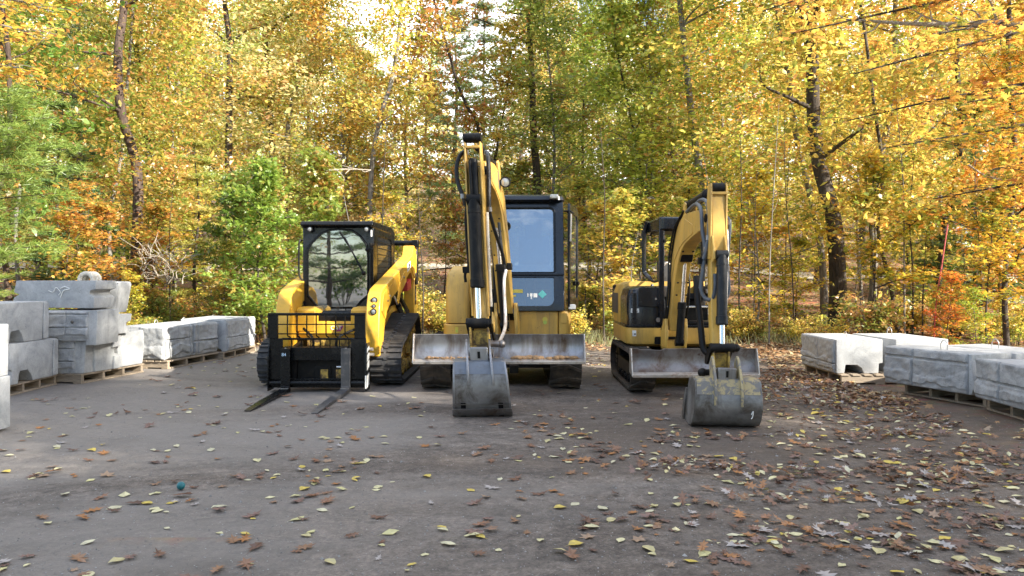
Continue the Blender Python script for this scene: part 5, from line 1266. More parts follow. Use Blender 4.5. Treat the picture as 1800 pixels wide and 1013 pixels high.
c_ = (W(953.5, YC), CAM_H - (517.5 - HZ) / F_PX * YC); MB(lean).prism([(c_[0] - .058, c_[1]), (c_[0], c_[1] - .058), (c_[0] + .058, c_[1]), (c_[0], c_[1] + .058)], 'y', yq, yq + .002).build('diamond_decal', M['teal'], cab)
# door latched open beside the cab, seen nearly edge on
def dtf(v): return Vector((.77 + .19 * (v.y - 10.02) / .9 + v.x, v.y, v.z))
dw = rr(10.12, 10.86, 1.12, 2.30, (.05, .05, .12, .05))
dr = MB(dtf).ring(rr(10.02, 10.95, .97, 2.42, (.05, .05, .16, .04)), dw, 'x', -.018, .018).build('door', M['blue_black'], ex, .006)
MB(dtf).prism(rr(10.12, 10.86, 1.12, 2.30, (.05, .05, .12, .05)), 'x', -.003, .003).build('door_window', M['glass_side'], dr)
MB(dtf).box(.019, .045, 10.7, 10.85, 1.30, 1.36).build('door_handle', M['matt_black'], dr, .005)
mb = MB(); mb.tube([(.745, 9.98, 2.30), (.775, 9.96, 2.28), (.78, 9.95, 2.0), (.765, 9.95, 1.7), (.765, 9.95, 1.02)], .016, res=4); mb.tube([(.70, 9.98, 2.31), (.78, 9.96, 2.31), (.83, 9.97, 2.28)], .012); mb.build('hand_rail', M['black'], cab)
MB().tube([(.795, 9.93, 2.27), (.79, 9.92, 2.05), (.785, 9.92, 1.90)], .011).build('grip', M['sling'], cab)
MB().box(.76, .86, 9.97, 10.1, .985, 1.05).build('step_light', M['white'], cab, .01)

# boom, stick, bucket
A = Arm((-.050, 9.75), 8.0, -.065, .6)
mb = MB(A)  # swing bracket
for o_ in (-.13, .13): mb.prism([(.12, .60), (-.10, .60), (-.12, .85), (-.05, 1.08), (.05, 1.08), (.14, .9)], 'x', o_ - .02, o_ + .02)
mb.box(-.12, .12, -.02, .25, .56, .66); mb.build('swing_bracket', M['old_yellow'], ex, .008)
st = [(0, .95, .17), (.03, 1.25, .24), (.09, 1.65, .30), (.16, 2.0, .36), (.27, 2.32, .42), (.50, 2.54, .42), (.80, 2.62, .34), (1.15, 2.64, .26), (1.42, 2.62, .18)]
boom = beam(MB(A), st, .185).build('boom', M['old_yellow'], ex, .008)
for sx in (-1, 1):     # flange strips and long hole plate on the sides
    rings = []
    mb = MB(A)
    mb.prism([(-.10, 1.9), (-.30, 2.20), (-.52, 2.34), (-.80, 2.46), (-1.1, 2.53), (-1.1, 2.60), (-.7, 2.72), (-.45, 2.70), (-.22, 2.50), (-.04, 2.0)], 'x', sx * .0915, sx * .100)
    mb.build('side_plate', M['old_yellow'], boom, .003)
    MB(A).cyl((sx * .093, 0, .95), (sx * .115, 0, .95), .06, 16).build('pivot_pin', M['steel'], boom)
MB(A).prism([(y, z) for y, z in [(-.60 + .035 * math.cos(a) , 2.62 + (.085 if math.sin(a) > 0 else -.085) + .035 * math.sin(a)) for a in [2 * PI * k / 16 for k in range(16)]]], 'x', .1005, .1035).build('slot_hole', M['grease'], boom)
for o_ in (-.07, .07): MB(A).prism([(-.42, 2.66), (-.28, 2.62), (-.30, 2.86), (-.36, 2.90), (-.44, 2.86)], 'x', o_ - .014, o_ + .014).build('cylinder_bracket', M['old_yellow'], boom, .004)
cylinder(ex, 'stick_cylinder', (0, -.36, 2.84), (0, -1.68, 2.94), .052, .028, .72, A)
cylinder(ex, 'boom_cylinder', (0, -.22, .80), (0, -.36, 2.16), .05, .028, .58, A)
lamp(boom, A((.17, -.52, 2.60)), .06, d=(0, -1, 0)); MB(A).bar((.09, -.46, 2.60), (.17, -.47, 2.56), .02, .02).build('lamp_bracket', M['matt_black'], boom)
# stick: two long cheek plates with the bucket cylinder lying between
S0, S1 = (1.66, 2.98), (1.92, .66)
def sl(z): return S0[0] + (S1[0] - S0[0]) * (S0[1] - z) / (S0[1] - S1[1])
mb = MB(A)
beam(mb, [(sl(2.62) - .10, 2.62, .10), (sl(2.2) - .09, 2.2, .15), (sl(1.6) - .08, 1.6, .14), (sl(1.0) - .06, 1.0, .12), (sl(.66) - .02, .64, .10)], .150)
stick = mb.build('stick', M['old_yellow'], ex, .008)
for sx in (-1, 1):
    mb = MB(A); mb.prism([(-sl(3.0) - .02, 3.0), (-sl(3.0) + .06, 3.0), (-sl(2.7) + .10, 2.7), (-sl(2.5) + .17, 2.5), (-sl(2.0) + .14, 2.0), (-sl(1.0) + .08, 1.0), (-sl(1.0) - .01, 1.0), (-sl(2.0) - .03, 2.0), (-sl(2.7) - .04, 2.7)], 'x', sx * .085 - .009, sx * .085 + .009)
    mb.build('cheek_plate', M['old_yellow'], stick, .004)
MB(A).box(-.08, .08, -sl(2.84) - .035, -sl(2.84) + .02, 2.825, 2.855).build('cross_plate', M['old_yellow'], stick, .004)
MB(A).cyl((-.10, -sl(2.94), 2.94), (.10, -sl(2.94), 2.94), .055, 18).build('stick_pin', M['matt_black'], stick)
MB(A).cyl((-.12, -1.42, 2.62), (.12, -1.42, 2.62), .05, 18).build('boom_pin', M['matt_black'], stick)
mb = MB(A); mb.cyl((0, -sl(2.68) - .005, 2.70), (0, -sl(2.2) - .03, 2.2), .048, 14); mb.tube([(-.03, -sl(2.6) - .05, 2.68), (-.02, -sl(2.4) - .075, 2.4), (-.03, -sl(2.15) - .085, 2.1)], .017); mb.tube([(.03, -sl(2.6) - .05, 2.66), (.025, -sl(2.4) - .075, 2.4), (.03, -sl(2.15) - .085, 2.1)], .017); mb.build('hose_bundle', M['matt_black'], stick)
cylinder(ex, 'bucket_cylinder', (0, -sl(2.25) - .07, 2.25), (0, -sl(.93) - .09, .93), .068, .032, .72, A)
# linkage
kx_, kz_ = -sl(.93) - .09, .93
mb = MB(A); mb.cyl((-.115, kx_, kz_), (.115, kx_, kz_), .052, 18)
for sx in (-1, 1):
    mb.prism([(kx_ - .05, kz_), (kx_, kz_ + .055), (kx_ + .18, kz_ - .12), (kx_ + .20, kz_ - .2), (kx_ + .13, kz_ - .2), (kx_, kz_ - .06)], 'x', sx * .125 - .012, sx * .125 + .012)
mb.build('linkage', M['matt_black'], ex, .004)
mb = MB(A); mb.prism([(kx_ - .03, kz_ + .0), (kx_ + .03, kz_ + .12), (kx_ + .12, kz_ + .02), (kx_ + .05, kz_ - .1)], 'x', .138, .155); mb.build('link_plate', M['old_yellow'], ex, .004)
mb = MB(A)
for sx in (-1, 1): mb.prism([(kx_ - .03, kz_ - .02), (kx_ + .03, kz_ + .0), (kx_ + .02, kz_ - .30), (kx_ - .05, kz_ - .32)], 'x', sx * .095 - .011, sx * .095 + .011)
mb.box(-.09, .09, kx_ + .03, kx_ + .06, kz_ - .27, kz_ - .08); mb.build('bucket_link', M['dirty_yellow'], ex, .004)
mb = MB(A); mb.cyl((-.13, kx_ + .0, kz_ - .31), (.13, kx_, kz_ - .31), .042, 16); mb.cyl((.10, kx_ + .05, kz_ - .22), (.22, kx_ + .05, kz_ - .22), .035, 14); mb.sph((.22, kx_ + .05, kz_ - .22), .042); mb.build('link_pin', M['steel'], ex)
bk, tfb = bucket(ex, A, 2.36, .575, .25, (M['bucket_grey'], M['bucket_lid'], M['steel'], M['steel']), yaw=11)
mb = MB(tfb); mb.box(-.095, .095, -(2.36 - .10), -(2.36 - .20), .54, .70); mb.build('coupler_block', M['steel'], bk, .008)
MB(tfb).box(-.014, .014, -(2.36 - .095), -(2.36 - .10), .59, .66).build('coupler_slot', M['matt_black'], bk)
# hoses
mb = MB(A)
mb.tube([(-.10, -1.56, 2.82), (-.16, -1.62, 2.76), (-.20, -1.66, 2.62), (-.19, -1.68, 2.45), (-.14, -1.70, 2.30), (-.12, -1.70, 2.2)], .024, res=6)
mb.build('hose', M['hose'], stick)
mb = MB(A)
mb.tube([(.05, -1.0, 2.80), (.09, -1.30, 2.84), (.13, -1.48, 2.74), (.135, -1.56, 2.50), (.13, -1.60, 2.30), (.125, -1.62, 2.14)], .026, res=6)
mb.tube([(.125, -1.60, 2.14), (.15, -1.50, 1.95), (.19, -1.30, 1.70), (.20, -1.20, 1.52)], .021)
mb.tube([(.16, -1.2, 2.05), (.17, -1.2, 1.8), (.19, -1.2, 1.55)], .018)
mb.build('hose', M['hose'], stick)
mb = MB(A); mb.tube([(-.105, -1.70, 2.2), (-.125, -1.72, 2.0), (-.12, -1.74, 1.55), (-.16, -1.76, 1.45), (-.16, -1.76, 1.36)], .016); mb.tube([(-.10, -1.7, 2.2), (-.10, -1.74, 1.9), (-.095, -1.76, 1.5), (-.09, -1.8, 1.1)], .012); mb.box(-.18, -.08, -1.72, -1.79, 1.46, 1.53); mb.build('pipe_run', M['matt_black'], stick)
mb = MB(A); mb.box(.11, .21, -1.17, -1.26, 1.48, 1.56); mb.box(.22, .28, -1.15, -1.22, 1.50, 1.58); mb.build('hose_clamp', M['matt_black'], stick, .008)
MB(A).tube([(.225, -1.3, 1.50), (.20, -1.36, 1.35), (.205, -1.45, 1.0), (.215, -1.62, .85), (.19, -1.9, .72)], .019, res=5).build('steel_line', M['bright_steel'], stick)
MB(A).tube([(.12, -1.72, 2.12), (.115, -1.74, 1.9), (.11, -1.76, 1.5), (.11, -1.80, 1.1)], .017).build('steel_line', M['sling'], stick)
mb = MB(A)
for i, (o_, dz) in enumerate(((.07, 0), (.04, .05), (-.10, 0), (-.12, .05), (.0, .1))): mb.tube([(o_, .10, .85), (o_ * 1.1, -.06, 1.2 + dz), (o_ * 1.05, -.02, 1.7), (o_, -.15, 2.2)], .015)
mb.build('hose', M['hose'], boom)

# ---------------- smaller excavator
ms = thing('small_excavator', 'older small yellow excavator with open canopy and worn paint, outermost of the three machines', 'excavator', (2.12, 10.0, 0))
cirr = [(9.16, .27, .26), (10.55, .27, .26)]
whr = [(9.16, .27, .20, 'idler_wheel'), (10.55, .27, .20, 'drive_sprocket')] + [(9.45 + k * .27, .12, .075, 'roller') for k in range(4)]
for x0, x1 in ((1.385, 1.685), (2.60, 2.90)):
    make_track(ms, x0, x1, cirr, 30, M['rubber_muddy'], 'chevron', whr, M['matt_black'], x1, lug=.02)
    xi = (x0 + x1) / 2; MB().box(xi - .09, xi + .09, 9.2, 10.5, .17, .33).build('track_frame', M['matt_black'], ms, .01)
mb = MB(); mb.box(1.6, 2.68, 9.4, 10.4, .25, .42); mb.cyl((2.12, 9.95, .40), (2.12, 9.95, .54), .33, 26); mb.build('undercarriage', M['matt_black'], ms, .01)
blade(ms, 1.35, 2.80, 8.53, .575, .27, M['rough_steel'], M['bright_steel'], .03)
def py(p, Y): return CAM_H - (p - HZ) / F_PX * Y
# yellow skirt
mb = MB(); mb.loft([[(x, y, z) for x, y in rr(1.42 + k, 2.62, 9.50 + k, 11.15, (.12, .05, .5, .45), 7)] for z, k in ((.52, .08), (.56, .01), (.60, 0), (.765, 0))])
skr = mb.build('lower_skirt', M['old_yellow'], ms, .012)
mb = MB(); mb.prism(rr(1.78, 2.08, .555, .655, .02), 'y', 9.488, 9.52); mb.build('swing_recess', M['matt_black'], skr)
MB().prism(rr(1.495, 1.545, .66, .735, .004), 'y', 9.493, 9.499).build('decal', M['white'], skr); MB().box(1.515, 1.54, 9.4905, 9.4925, .675, .70).build('decal_print', M['grease'], skr)
mb = MB()
for a, b_ in ((2.395, .66), (2.425, .66), (2.41, .68), (2.41, .64)): mb.cyl((a, 9.497, b_), (a, 9.493, b_), .011, 8)
mb.build('vent_hole', M['grease'], skr)
mb = MB(); mb.loft([[(x, y, z) for x, y in rr(xa_, 1.86, ya_, 11.1, (.10, .03, .4, .05), 6)] for z, xa_, ya_ in ((.80, 1.44, 9.52), (1.15, 1.44, 9.52), (1.26, 1.47, 9.56), (1.30, 1.54, 9.66))])
hd = mb.build('engine_hood', M['blue_black'], ms, .012)
MB().prism(plan(1.42, 2.62, 9.51, 11.14, .12, .45), 'z', .768, .80).build('deck_edge', M['black'], ms, .006)
mb = MB(); mb.loft([[(x, y, z) for x, y in rr(1.425 + k, 2.60, 10.15, 11.18, (.03, .03, .45, .45), 6)] for z, k in ((.80, 0), (1.2, .0), (1.32, .05), (1.36, .15))]); mb.build('counterweight', M['old_yellow'], ms, .02)
mb = MB()
for k in range(5): mb.box(1.412, 1.4235, 10.3 + k * .1, 10.35 + k * .1, .92, 1.2)
mb.build('vent_slots', M['grease'], hd)
MB().prism(rr(1.575, 1.855, 1.035, 1.285, .02), 'y', 9.505, 9.519).build('upper_cover', M['blue_black'], hd, .006)
MB().prism(rr(1.50, 1.555, .82, 1.22, .02), 'y', 9.505, 9.519).build('side_strip', M['blue_black'], hd, .006)
dz = MB().prism(rr(W(1102.5, 9.5), W(1117, 9.5), py(550, 9.5), py(542.5, 9.5), .003), 'y', 9.512, 9.5185).build('decal', M['white'], hd)
MB().box(W(1104, 9.5), W(1115, 9.5), 9.5095, 9.5115, py(548, 9.5), py(546.5, 9.5)).build('decal_print', M['grease'], dz)
mb = MB(); mb.cyl((1.83, 9.50, .87), (1.83, 9.52, .87), .03, 12); mb.cyl((1.80, 9.50, 1.14), (1.80, 9.52, 1.14), .015, 10); mb.build('latch', M['steel'], hd)
MB().prism([(1.86, .80), (1.93, .80), (1.93, 1.12), (1.86, 1.28)], 'y', 9.55, 9.9).build('hood_side', M['black'], ms, .01)
# floor, controls, seat
mb = MB(); mb.box(1.90, 2.60, 9.55, 10.3, .80, .84); mb.box(1.93, 2.5, 9.62, 9.66, .86, 1.05); mb.box(1.95, 2.58, 10.05, 10.7, .80, 1.10); mb.build('platform', M['matt_black'], ms, .008)
mb = MB(); mb.box(2.02, 2.48, 10.1, 10.5, 1.10, 1.20); mb.prism([(10.42, 1.18), (10.54, 1.18), (10.62, 1.62), (10.52, 1.66)], 'x', 2.02, 2.48); mb.build('seat', M['seat'], ms, .03)
mb = MB()
for x in (1.96, 2.50): mb.box(x - .06, x + .06, 9.85, 10.2, 1.10, 1.30); mb.tube([(x, 9.9, 1.28), (x - .01, 9.88, 1.40)], .02); mb.sph((x - .01, 9.88, 1.42), .032)
for x in (2.18, 2.27): mb.tube([(x, 9.75, .84), (x, 9.7, 1.1), (x, 9.72, 1.3)], .012)
mb.build('controls', M['matt_black'], ms, .01)
MB().box(1.90, 2.02, 9.72, 9.86, 1.16, 1.30).build('console_panel', M['steel'], ms, .01); MB().box(2.50, 2.62, 9.72, 9.86, 1.20, 1.26).build('console_panel', M['steel'], ms, .01)
MB().tube([(2.0, 10.3, 1.25), (2.02, 10.2, 1.55), (2.12, 10.2, 1.60), (2.16, 10.2, 1.3)], .018).build('seat_belt_bar', M['bright_steel'], ms)
MB().box(1.96, 2.55, 9.58, 9.60, 1.02, 1.045).build('foot_rail', M['chrome'], ms, .005)
# canopy
YF = 9.50
zr = py(381, YF)
zt2 = zr - .005
MB().bar((1.875, YF + .03, .80), (1.875, YF + .03, zt2), .07, .06).build('canopy_post', M['blue_black'], ms, .010)
mb = MB(); mb.tube([(1.835, 10.28, zt2), (1.800, 10.33, 2.0), (1.795, 10.33, 1.55), (1.81, 10.3, 1.46), (1.87, 10.2, 1.36), (1.87, 10.1, 1.1)], .034, res=4)
mb.build('canopy_post', M['blue_black'], ms, 0)
MB().bar((2.62, YF + .03, .80), (2.62, YF + .03, zt2), .055, .06).build('canopy_post', M['blue_black'], ms, .010); MB().bar((2.62, 10.35, .95), (2.62, 10.35, zt2), .055, .06).build('canopy_post', M['blue_black'], ms, .010)
MB().tube([(1.86, YF + .05, 2.00), (1.83, 9.8, 2.03), (1.80, 9.9, 1.98)], .014).build('grab_rail', M['matt_black'], ms); MB().tube([(1.80, 10.2, 1.42), (1.84, 9.9, 1.36), (1.865, YF + .05, 1.38)], .016).build('grab_rail', M['matt_black'], ms)
MB().box(1.89, 1.925, YF, YF + .04, 1.86, 1.90).build('mirror_mount', M['matt_black'], ms)
mb = MB(); mb.loft([[(x, y, z) for x, y in rr(1.84 + k, 2.66 - k, YF - .02 + k, 10.42 - k, .06)] for z, k in ((zr - .165, .0), (zr - .02, .0), (zr, .03))]); cp = mb.build('canopy_roof', M['blue_black'], ms, .012)
MB().box(1.88, 2.62, YF + .03, 10.36, zr - .185, zr - .168).build('roof_lining', M['matt_black'], cp)
mb = MB(); mb.prism([(2.12, zr - .10), (2.20, zr - .10), (2.26, zr - .045), (2.18, zr - .045)], 'y', YF - .024, YF - .021); mb.build('roof_stripe', surf('pale_stripe', (.30, .36, .46), .4), cp)
# boom
B2 = Arm((1.97, 9.25), -.5, .05, .5)
mb = MB(B2)
for o_ in (-.12, .12): mb.prism([(.12, .54), (-.10, .54), (-.13, .70), (-.06, .90), (.05, .90), (.14, .74)], 'x', o_ - .02, o_ + .02)
mb.box(-.10, .10, -.02, .30, .50, .60); mb.build('swing_bracket', M['old_yellow'], ms, .008)
mb = MB(); mb.box(1.84, 2.10, 9.20, 9.35, .52, .63); mb.build('swing_arm', M['old_yellow'], ms, .01)
st = [(0, .76, .18), (.03, 1.05, .25), (.09, 1.40, .31), (.18, 1.68, .38), (.36, 1.90, .42), (.62, 1.98, .36), (.95, 2.01, .29), (1.30, 2.03, .23), (1.55, 2.03, .16)]
boom = beam(MB(B2), st, .165).build('boom', M['old_yellow'], ms, .008)
for sx in (-1, 1):
    MB(B2).prism([(-.06, 1.35), (-.18, 1.62), (-.40, 1.76), (-.62, 1.83), (-1.0, 1.90), (-1.0, 2.0), (-.6, 2.10), (-.36, 2.04), (-.14, 1.80), (-.02, 1.4)], 'x', sx * .0815, sx * .089).build('side_plate', M['old_yellow'], boom, .003)
    MB(B2).prism([(-.52, 2.12), (-.40, 2.08), (-.42, 2.28), (-.48, 2.31), (-.55, 2.27)], 'x', sx * .06 - .011, sx * .06 + .011).build('cylinder_bracket', M['old_yellow'], boom, .004)
cylinder(ms, 'stick_cylinder', (0, -.46, 2.27), (0, -1.60, 2.33), .056, .026, .70, B2)
cylinder(ms, 'boom_cylinder', (.01, -.24, .62), (.01, -.33, 1.70), .046, .025, .46, B2)
MB(B2).prism([(-.28, 1.60), (-.40, 1.60), (-.50, 1.82), (-.26, 1.78)], 'x', -.06, .08).build('cylinder_mount', M['matt_black'], boom, .01)
T0, T1 = (1.60, 2.38), (1.93, .50)
def tl_(z): return T0[0] + (T1[0] - T0[0]) * (T0[1] - z) / (T0[1] - T1[1])
stf = [(tl_(2.28) - .03, 2.28, .13), (tl_(2.0) - .05, 2.0, .17), (tl_(1.75) - .05, 1.75, .17), (tl_(1.5) - .06, 1.5, .14), (tl_(1.1) - .05, 1.1, .12), (tl_(.55), .55, .10)]
stick = beam(MB(B2), stf, [.135, .135, .14, .145, .135, .13]).build('stick', M['old_yellow'], ms, .008)
for sx in (-1, 1):
    MB(B2).prism([(-tl_(2.4) - .05, 2.38), (-tl_(2.4) + .05, 2.38), (-tl_(2.2) + .10, 2.2), (-tl_(2.0) + .14, 1.98), (-tl_(1.6) + .10, 1.6), (-tl_(1.6) - .02, 1.6), (-tl_(2.2) - .05, 2.25)], 'x', sx * .078 - .009, sx * .078 + .009).build('cheek_plate', M['old_yellow'], stick, .004)
    MB(B2).prism([(-tl_(1.8) - .03, 1.84), (-tl_(1.72) - .10, 1.70), (-tl_(1.66) - .12, 1.60), (-tl_(1.55) - .06, 1.56), (-tl_(1.6) + .0, 1.6)], 'x', sx * .062 - .010, sx * .062 + .010).build('cylinder_bracket', M['old_yellow'], stick, .004)
MB(B2).cyl((-.060, -tl_(2.34), 2.335), (.060, -tl_(2.34), 2.335), .055, 18).build('stick_pin', M['matt_black'], stick)
MB(B2).cyl((-.10, -1.55, 2.03), (.10, -1.55, 2.03), .045, 18).build('boom_pin', M['matt_black'], stick)
MB(B2).box(-.085, .085, -tl_(2.3) - .07, -tl_(2.3) + .03, 2.262, 2.29).build('cap_plate', M['old_yellow'], stick, .004)
kx_, kz_ = -tl_(.72) - .11, .72
bc = cylinder(ms, 'bucket_cylinder', (.01, -tl_(1.62) - .10, 1.64), (.01, kx_, kz_), .052, .027, .76, B2, barrel=M['hose'])
MB(B2).lathe((.01, -tl_(1.62) - .10, 1.40), (.01, -tl_(1.62) - .10 - .02, 1.37), [(0, .053), (0, .057), (.03, .057), (.03, .053)], 18).build('collar', M['chrome'], bc)
mb = MB(B2); mb.cyl((-.11, kx_, kz_), (.13, kx_, kz_), .047, 18); mb.sph((.15, kx_, kz_), .04)
for sx in (-1, 1): mb.prism([(kx_ - .05, kz_), (kx_, kz_ + .05), (kx_ + .16, kz_ - .10), (kx_ + .16, kz_ - .17), (kx_ + .08, kz_ - .17), (kx_, kz_ - .06)], 'x', sx * .10 - .011, sx * .10 + .011)
mb.build('linkage', M['matt_black'], ms, .004)
mb = MB(B2)
for sx in (-1, 1): mb.prism([(kx_ - .03, kz_ - .02), (kx_ + .03, kz_), (kx_ + .02, kz_ - .22), (kx_ - .05, kz_ - .24)], 'x', sx * .075 - .010, sx * .075 + .010)
mb.box(-.07, .07, kx_ + .02, kx_ + .05, kz_ - .2, kz_ - .06); mb.build('bucket_link', M['dirty_yellow'], ms, .004)
mb = MB(B2); mb.cyl((-.17, kx_ + .01, kz_ - .24), (.15, kx_ + .01, kz_ - .24), .032, 14); mb.sph((-.17, kx_ + .01, kz_ - .24), .045); mb.sph((.16, kx_ + .01, kz_ - .24), .038); mb.build('link_pin', M['matt_black'], ms)
bk, tfb = bucket(ms, B2, 2.40, .455, .288, (M['bucket_grey'], M['peeling'], M['peeling'], M['bucket_grey']), yaw=-6, strap=False, flare=.05)
MB(tfb).box(-.085, .085, -(2.40 - .11), -(2.40 - .20), .43, .555).build('coupler_block', M['steel'], bk, .008)
MB(tfb).box(-.011, .011, -(2.40 - .105), -(2.40 - .11), .47, .53).build('coupler_slot', M['matt_black'], bk)
MB(tfb).sph((0, -(2.40 - .05), .36), .028, (1, .7, .7)).build('grease_boss', M['dirty_yellow'], bk)
MB(tfb).tube([(.20, -2.437, .15), (.215, -2.438, .18), (.21, -2.437, .13), (.20, -2.436, .11)], .004).build('chalk_mark', M['white'], bk)
# hoses of the smaller machine
hz = surf('blue_grey_hose', (.07, .085, .105), .45, dirt=(.15, .14, .13), dirt_scale=15, var=.2, bump=.1)
mb = MB(B2)
mb.tube([(-.07, -.62, 2.18), (-.09, -1.10, 2.22), (-.12, -1.45, 2.12), (-.125, -1.56, 1.9), (-.10, -1.62, 1.7), (-.12, -1.64, 1.5), (-.14, -1.66, 1.3)], .021, res=6)
mb.tube([(-.02, -.62, 2.19), (-.05, -1.10, 2.26), (-.07, -1.48, 2.20), (-.07, -1.60, 2.0), (-.085, -1.65, 1.8), (-.12, -1.66, 1.6)], .021, res=6)
mb.tube([(-.12, -1.66, 1.50), (-.14, -1.68, 1.30), (-.10, -1.72, 1.20), (-.05, -1.80, 1.20), (-.04, -1.84, 1.32), (-.05, -1.84, 1.45)], .020, res=6)
mb.tube([(.09, -1.60, 2.05), (.13, -1.62, 2.0), (.135, -1.64, 1.90), (.115, -1.68, 1.7), (.10, -1.74, 1.5), (.115, -1.78, 1.3), (.09, -1.80, 1.2)], .019, res=6)
mb.build('hose', hz, stick)
mb = MB(B2); mb.tube([(-.15, -1.50, 1.42), (-.155, -1.62, 1.2), (-.14, -1.75, .9), (-.13, -1.82, .72), (-.10, -1.86, .66), (-.05, -1.88, .66)], .033, res=5); mb.box(-.16, -.08, -1.56, -1.64, 1.55, 1.62); mb.build('hose_guard', M['matt_black'], stick)
mb = MB(B2); mb.tube([(.105, -1.66, 1.9), (.108, -1.72, 1.6), (.09, -1.80, 1.3), (.085, -1.84, 1.0)], .010); mb.build('steel_line', M['bright_steel'], stick)
mb = MB(B2)
for i, o_ in enumerate((-.10, -.13, .11, .14)): mb.tube([(o_, .15, .75), (o_, -.02, .95), (o_ * .95, -.05 - .02 * i, 1.3), (o_ * .9, -.02, 1.65), (o_ * .9, -.2, 2.0), (o_ * .6, -.5, 2.2)], .012)
mb.build('hose', M['hose'], boom)

# hose fittings, bolts and small plates that break up the arms
for Arm_, st_, bo_, k_ in ((A, 'mid', ex, 0), (B2, 'small', ms, 1)):
    for (o_, s_, z_) in (((-.14, 1.70, 2.30), (.13, 1.62, 2.16), (-.10, 1.56, 2.80), (.09, 1.30, 2.84)) if k_ == 0 else ((-.10, 1.63, 1.70), (-.085, 1.65, 1.82), (.13, 1.62, 1.98), (.10, 1.74, 1.5))):
        MB(Arm_).cyl((o_, -s_, z_ - .025), (o_, -s_, z_ + .025), .031 if k_ == 0 else .026, 12).build('hose_fitting', M['steel'], bo_)
    mb = MB(Arm_)
    for s_, z_ in (((.10, 1.5), (.12, 1.7), (.22, 2.0), (.3, 2.15)) if k_ == 0 else ((.08, 1.2), (.12, 1.35), (.30, 1.72))):
        for o_ in (-.06, .06): mb.cyl((o_, -s_ - .17, z_), (o_, -s_ - .21, z_), .010, 8)
    mb.build('bolt_head', M['matt_black'], bo_)
ms.location.x += .05
# ------------------------------------------------------------------ concrete blocks on pallets
def stone_face(parent, x0, x1, z0, z1, hor=(), ver=(), seed=0, depth=.03, y=0.0, side=None):
    """rough moulded rock face in front of the plane y = 0, with straight joints"""
    nx_, nz_ = max(8, int((x1 - x0) / .014)), max(8, int((z1 - z0) / .014))
    V, Fc = [], []
    for j in range(nz_ + 1):
        for i in range(nx_ + 1):
            x = x0 + (x1 - x0) * i / nx_; z = z0 + (z1 - z0) * j / nz_
            p = Vector((x * 3.1 + seed * 7.3, z * 4.2, seed * 3.1))
            h = depth * (.75 + .8 * noise.noise(p)) + .010 * noise.noise(p * 4) + .004 * noise.noise(p * 11)
            lg = noise.noise(Vector((x * 2.6 + seed, seed * 5.1, 0))) * .22 + .42     # chipped ledge running along the face
            zz = (z - z0) / (z1 - z0)
            if zz < lg: h += .014
            lg2 = noise.noise(Vector((x * 3.6 + seed * 2, 9, 0))) * .2 + .12
            if zz < lg2: h -= .018
            for a in hor:
                if abs(z - a) < .011: h = .002
            for a in ver:
                if abs(x - a) < .011: h = .002
            ed = min(x - x0, x1 - x, z - z0, z1 - z); h = h * min(1, ed / .02 + .25)
            V.append((x, y - .004 - max(.0, h), z))
    w = nx_ + 1
    for j in range(nz_):
        for i in range(nx_): Fc.append((j * w + i, j * w + i + 1, (j + 1) * w + i + 1, (j + 1) * w + i))
    # skirt back to the block
    rim = [i for i in range(w)] + [j * w + nx_ for j in range(1, nz_ + 1)] + [nz_ * w + i for i in range(nx_ - 1, -1, -1)] + [j * w for j in range(nz_ - 1, 0, -1)]
    b = len(V); V += [(V[i][0], y - .001, V[i][2]) for i in rim]; n = len(rim)
    for k in range(n): Fc.append((rim[k], b + k, b + (k + 1) % n, rim[(k + 1) % n]))
    me = bpy.data.meshes.new('stone_face'); me.from_pydata(V, [], Fc)
    import bmesh
    bm = bmesh.new(); bm.from_mesh(me); bmesh.ops.recalc_face_normals(bm, faces=bm.faces); bm.to_mesh(me); bm.free()
    me.shade_smooth(); me.set_sharp_from_angle(angle=R(50)); me.materials.append(M['stone_face'])
    o = bpy.data.objects.new('stone_face', me); col.objects.link(o); o.parent = parent
    if side: o.location, o.rotation_euler = side[0], (0, 0, side[1])
    return o

def body(parent, prof, axis, a, b, rough=.0025, seed=0, bev=.012):
    """block body: outline extruded, edges worn and corners slightly uneven"""
    mb = MB(); mb.prism(prof, axis, a, b)
    me = bpy.data.meshes.new('body'); me.from_pydata([tuple(v) for v in mb.v], [], mb.f)
    import bmesh
    bm = bmesh.new(); bm.from_mesh(me); bmesh.ops.recalc_face_normals(bm, faces=bm.faces)
    bmesh.ops.bevel(bm, geom=[e for e in bm.edges if e.calc_face_angle(0) > .4], offset=bev, segments=2, affect='EDGES', profile=.6)
    for v in bm.verts:
        q = Vector(v.co) * 6 + Vector((seed * 3.3, seed, 0)); v.co += Vector((noise.noise(q), noise.noise(q + Vector((9, 0, 0))), noise.noise(q + Vector((0, 9, 0))))) * rough * 2.2
    bm.to_mesh(me); bm.free(); me.shade_smooth(); me.set_sharp_from_angle(angle=R(30)); me.materials.append(M['concrete'])
    o = bpy.data.objects.new('body', me); col.objects.link(o); o.parent = parent; return o

def loop_wire(parent, x, y, z, h=.09, w=.035):
    mb = MB(); mb.tube([(x - w, y, z - .02), (x - w * 1.05, y, z + h * .6), (x, y, z + h), (x + w * 1.05, y, z + h * .6), (x + w, y, z - .02)], .0055, n=6, res=5)
    mb.build('lifting_loop', M['wire'], None).parent = parent

def block(label, loc, rz=0., group='precast concrete blocks'):
    return thing('concrete_block', label, 'concrete block', loc, R(rz), group)

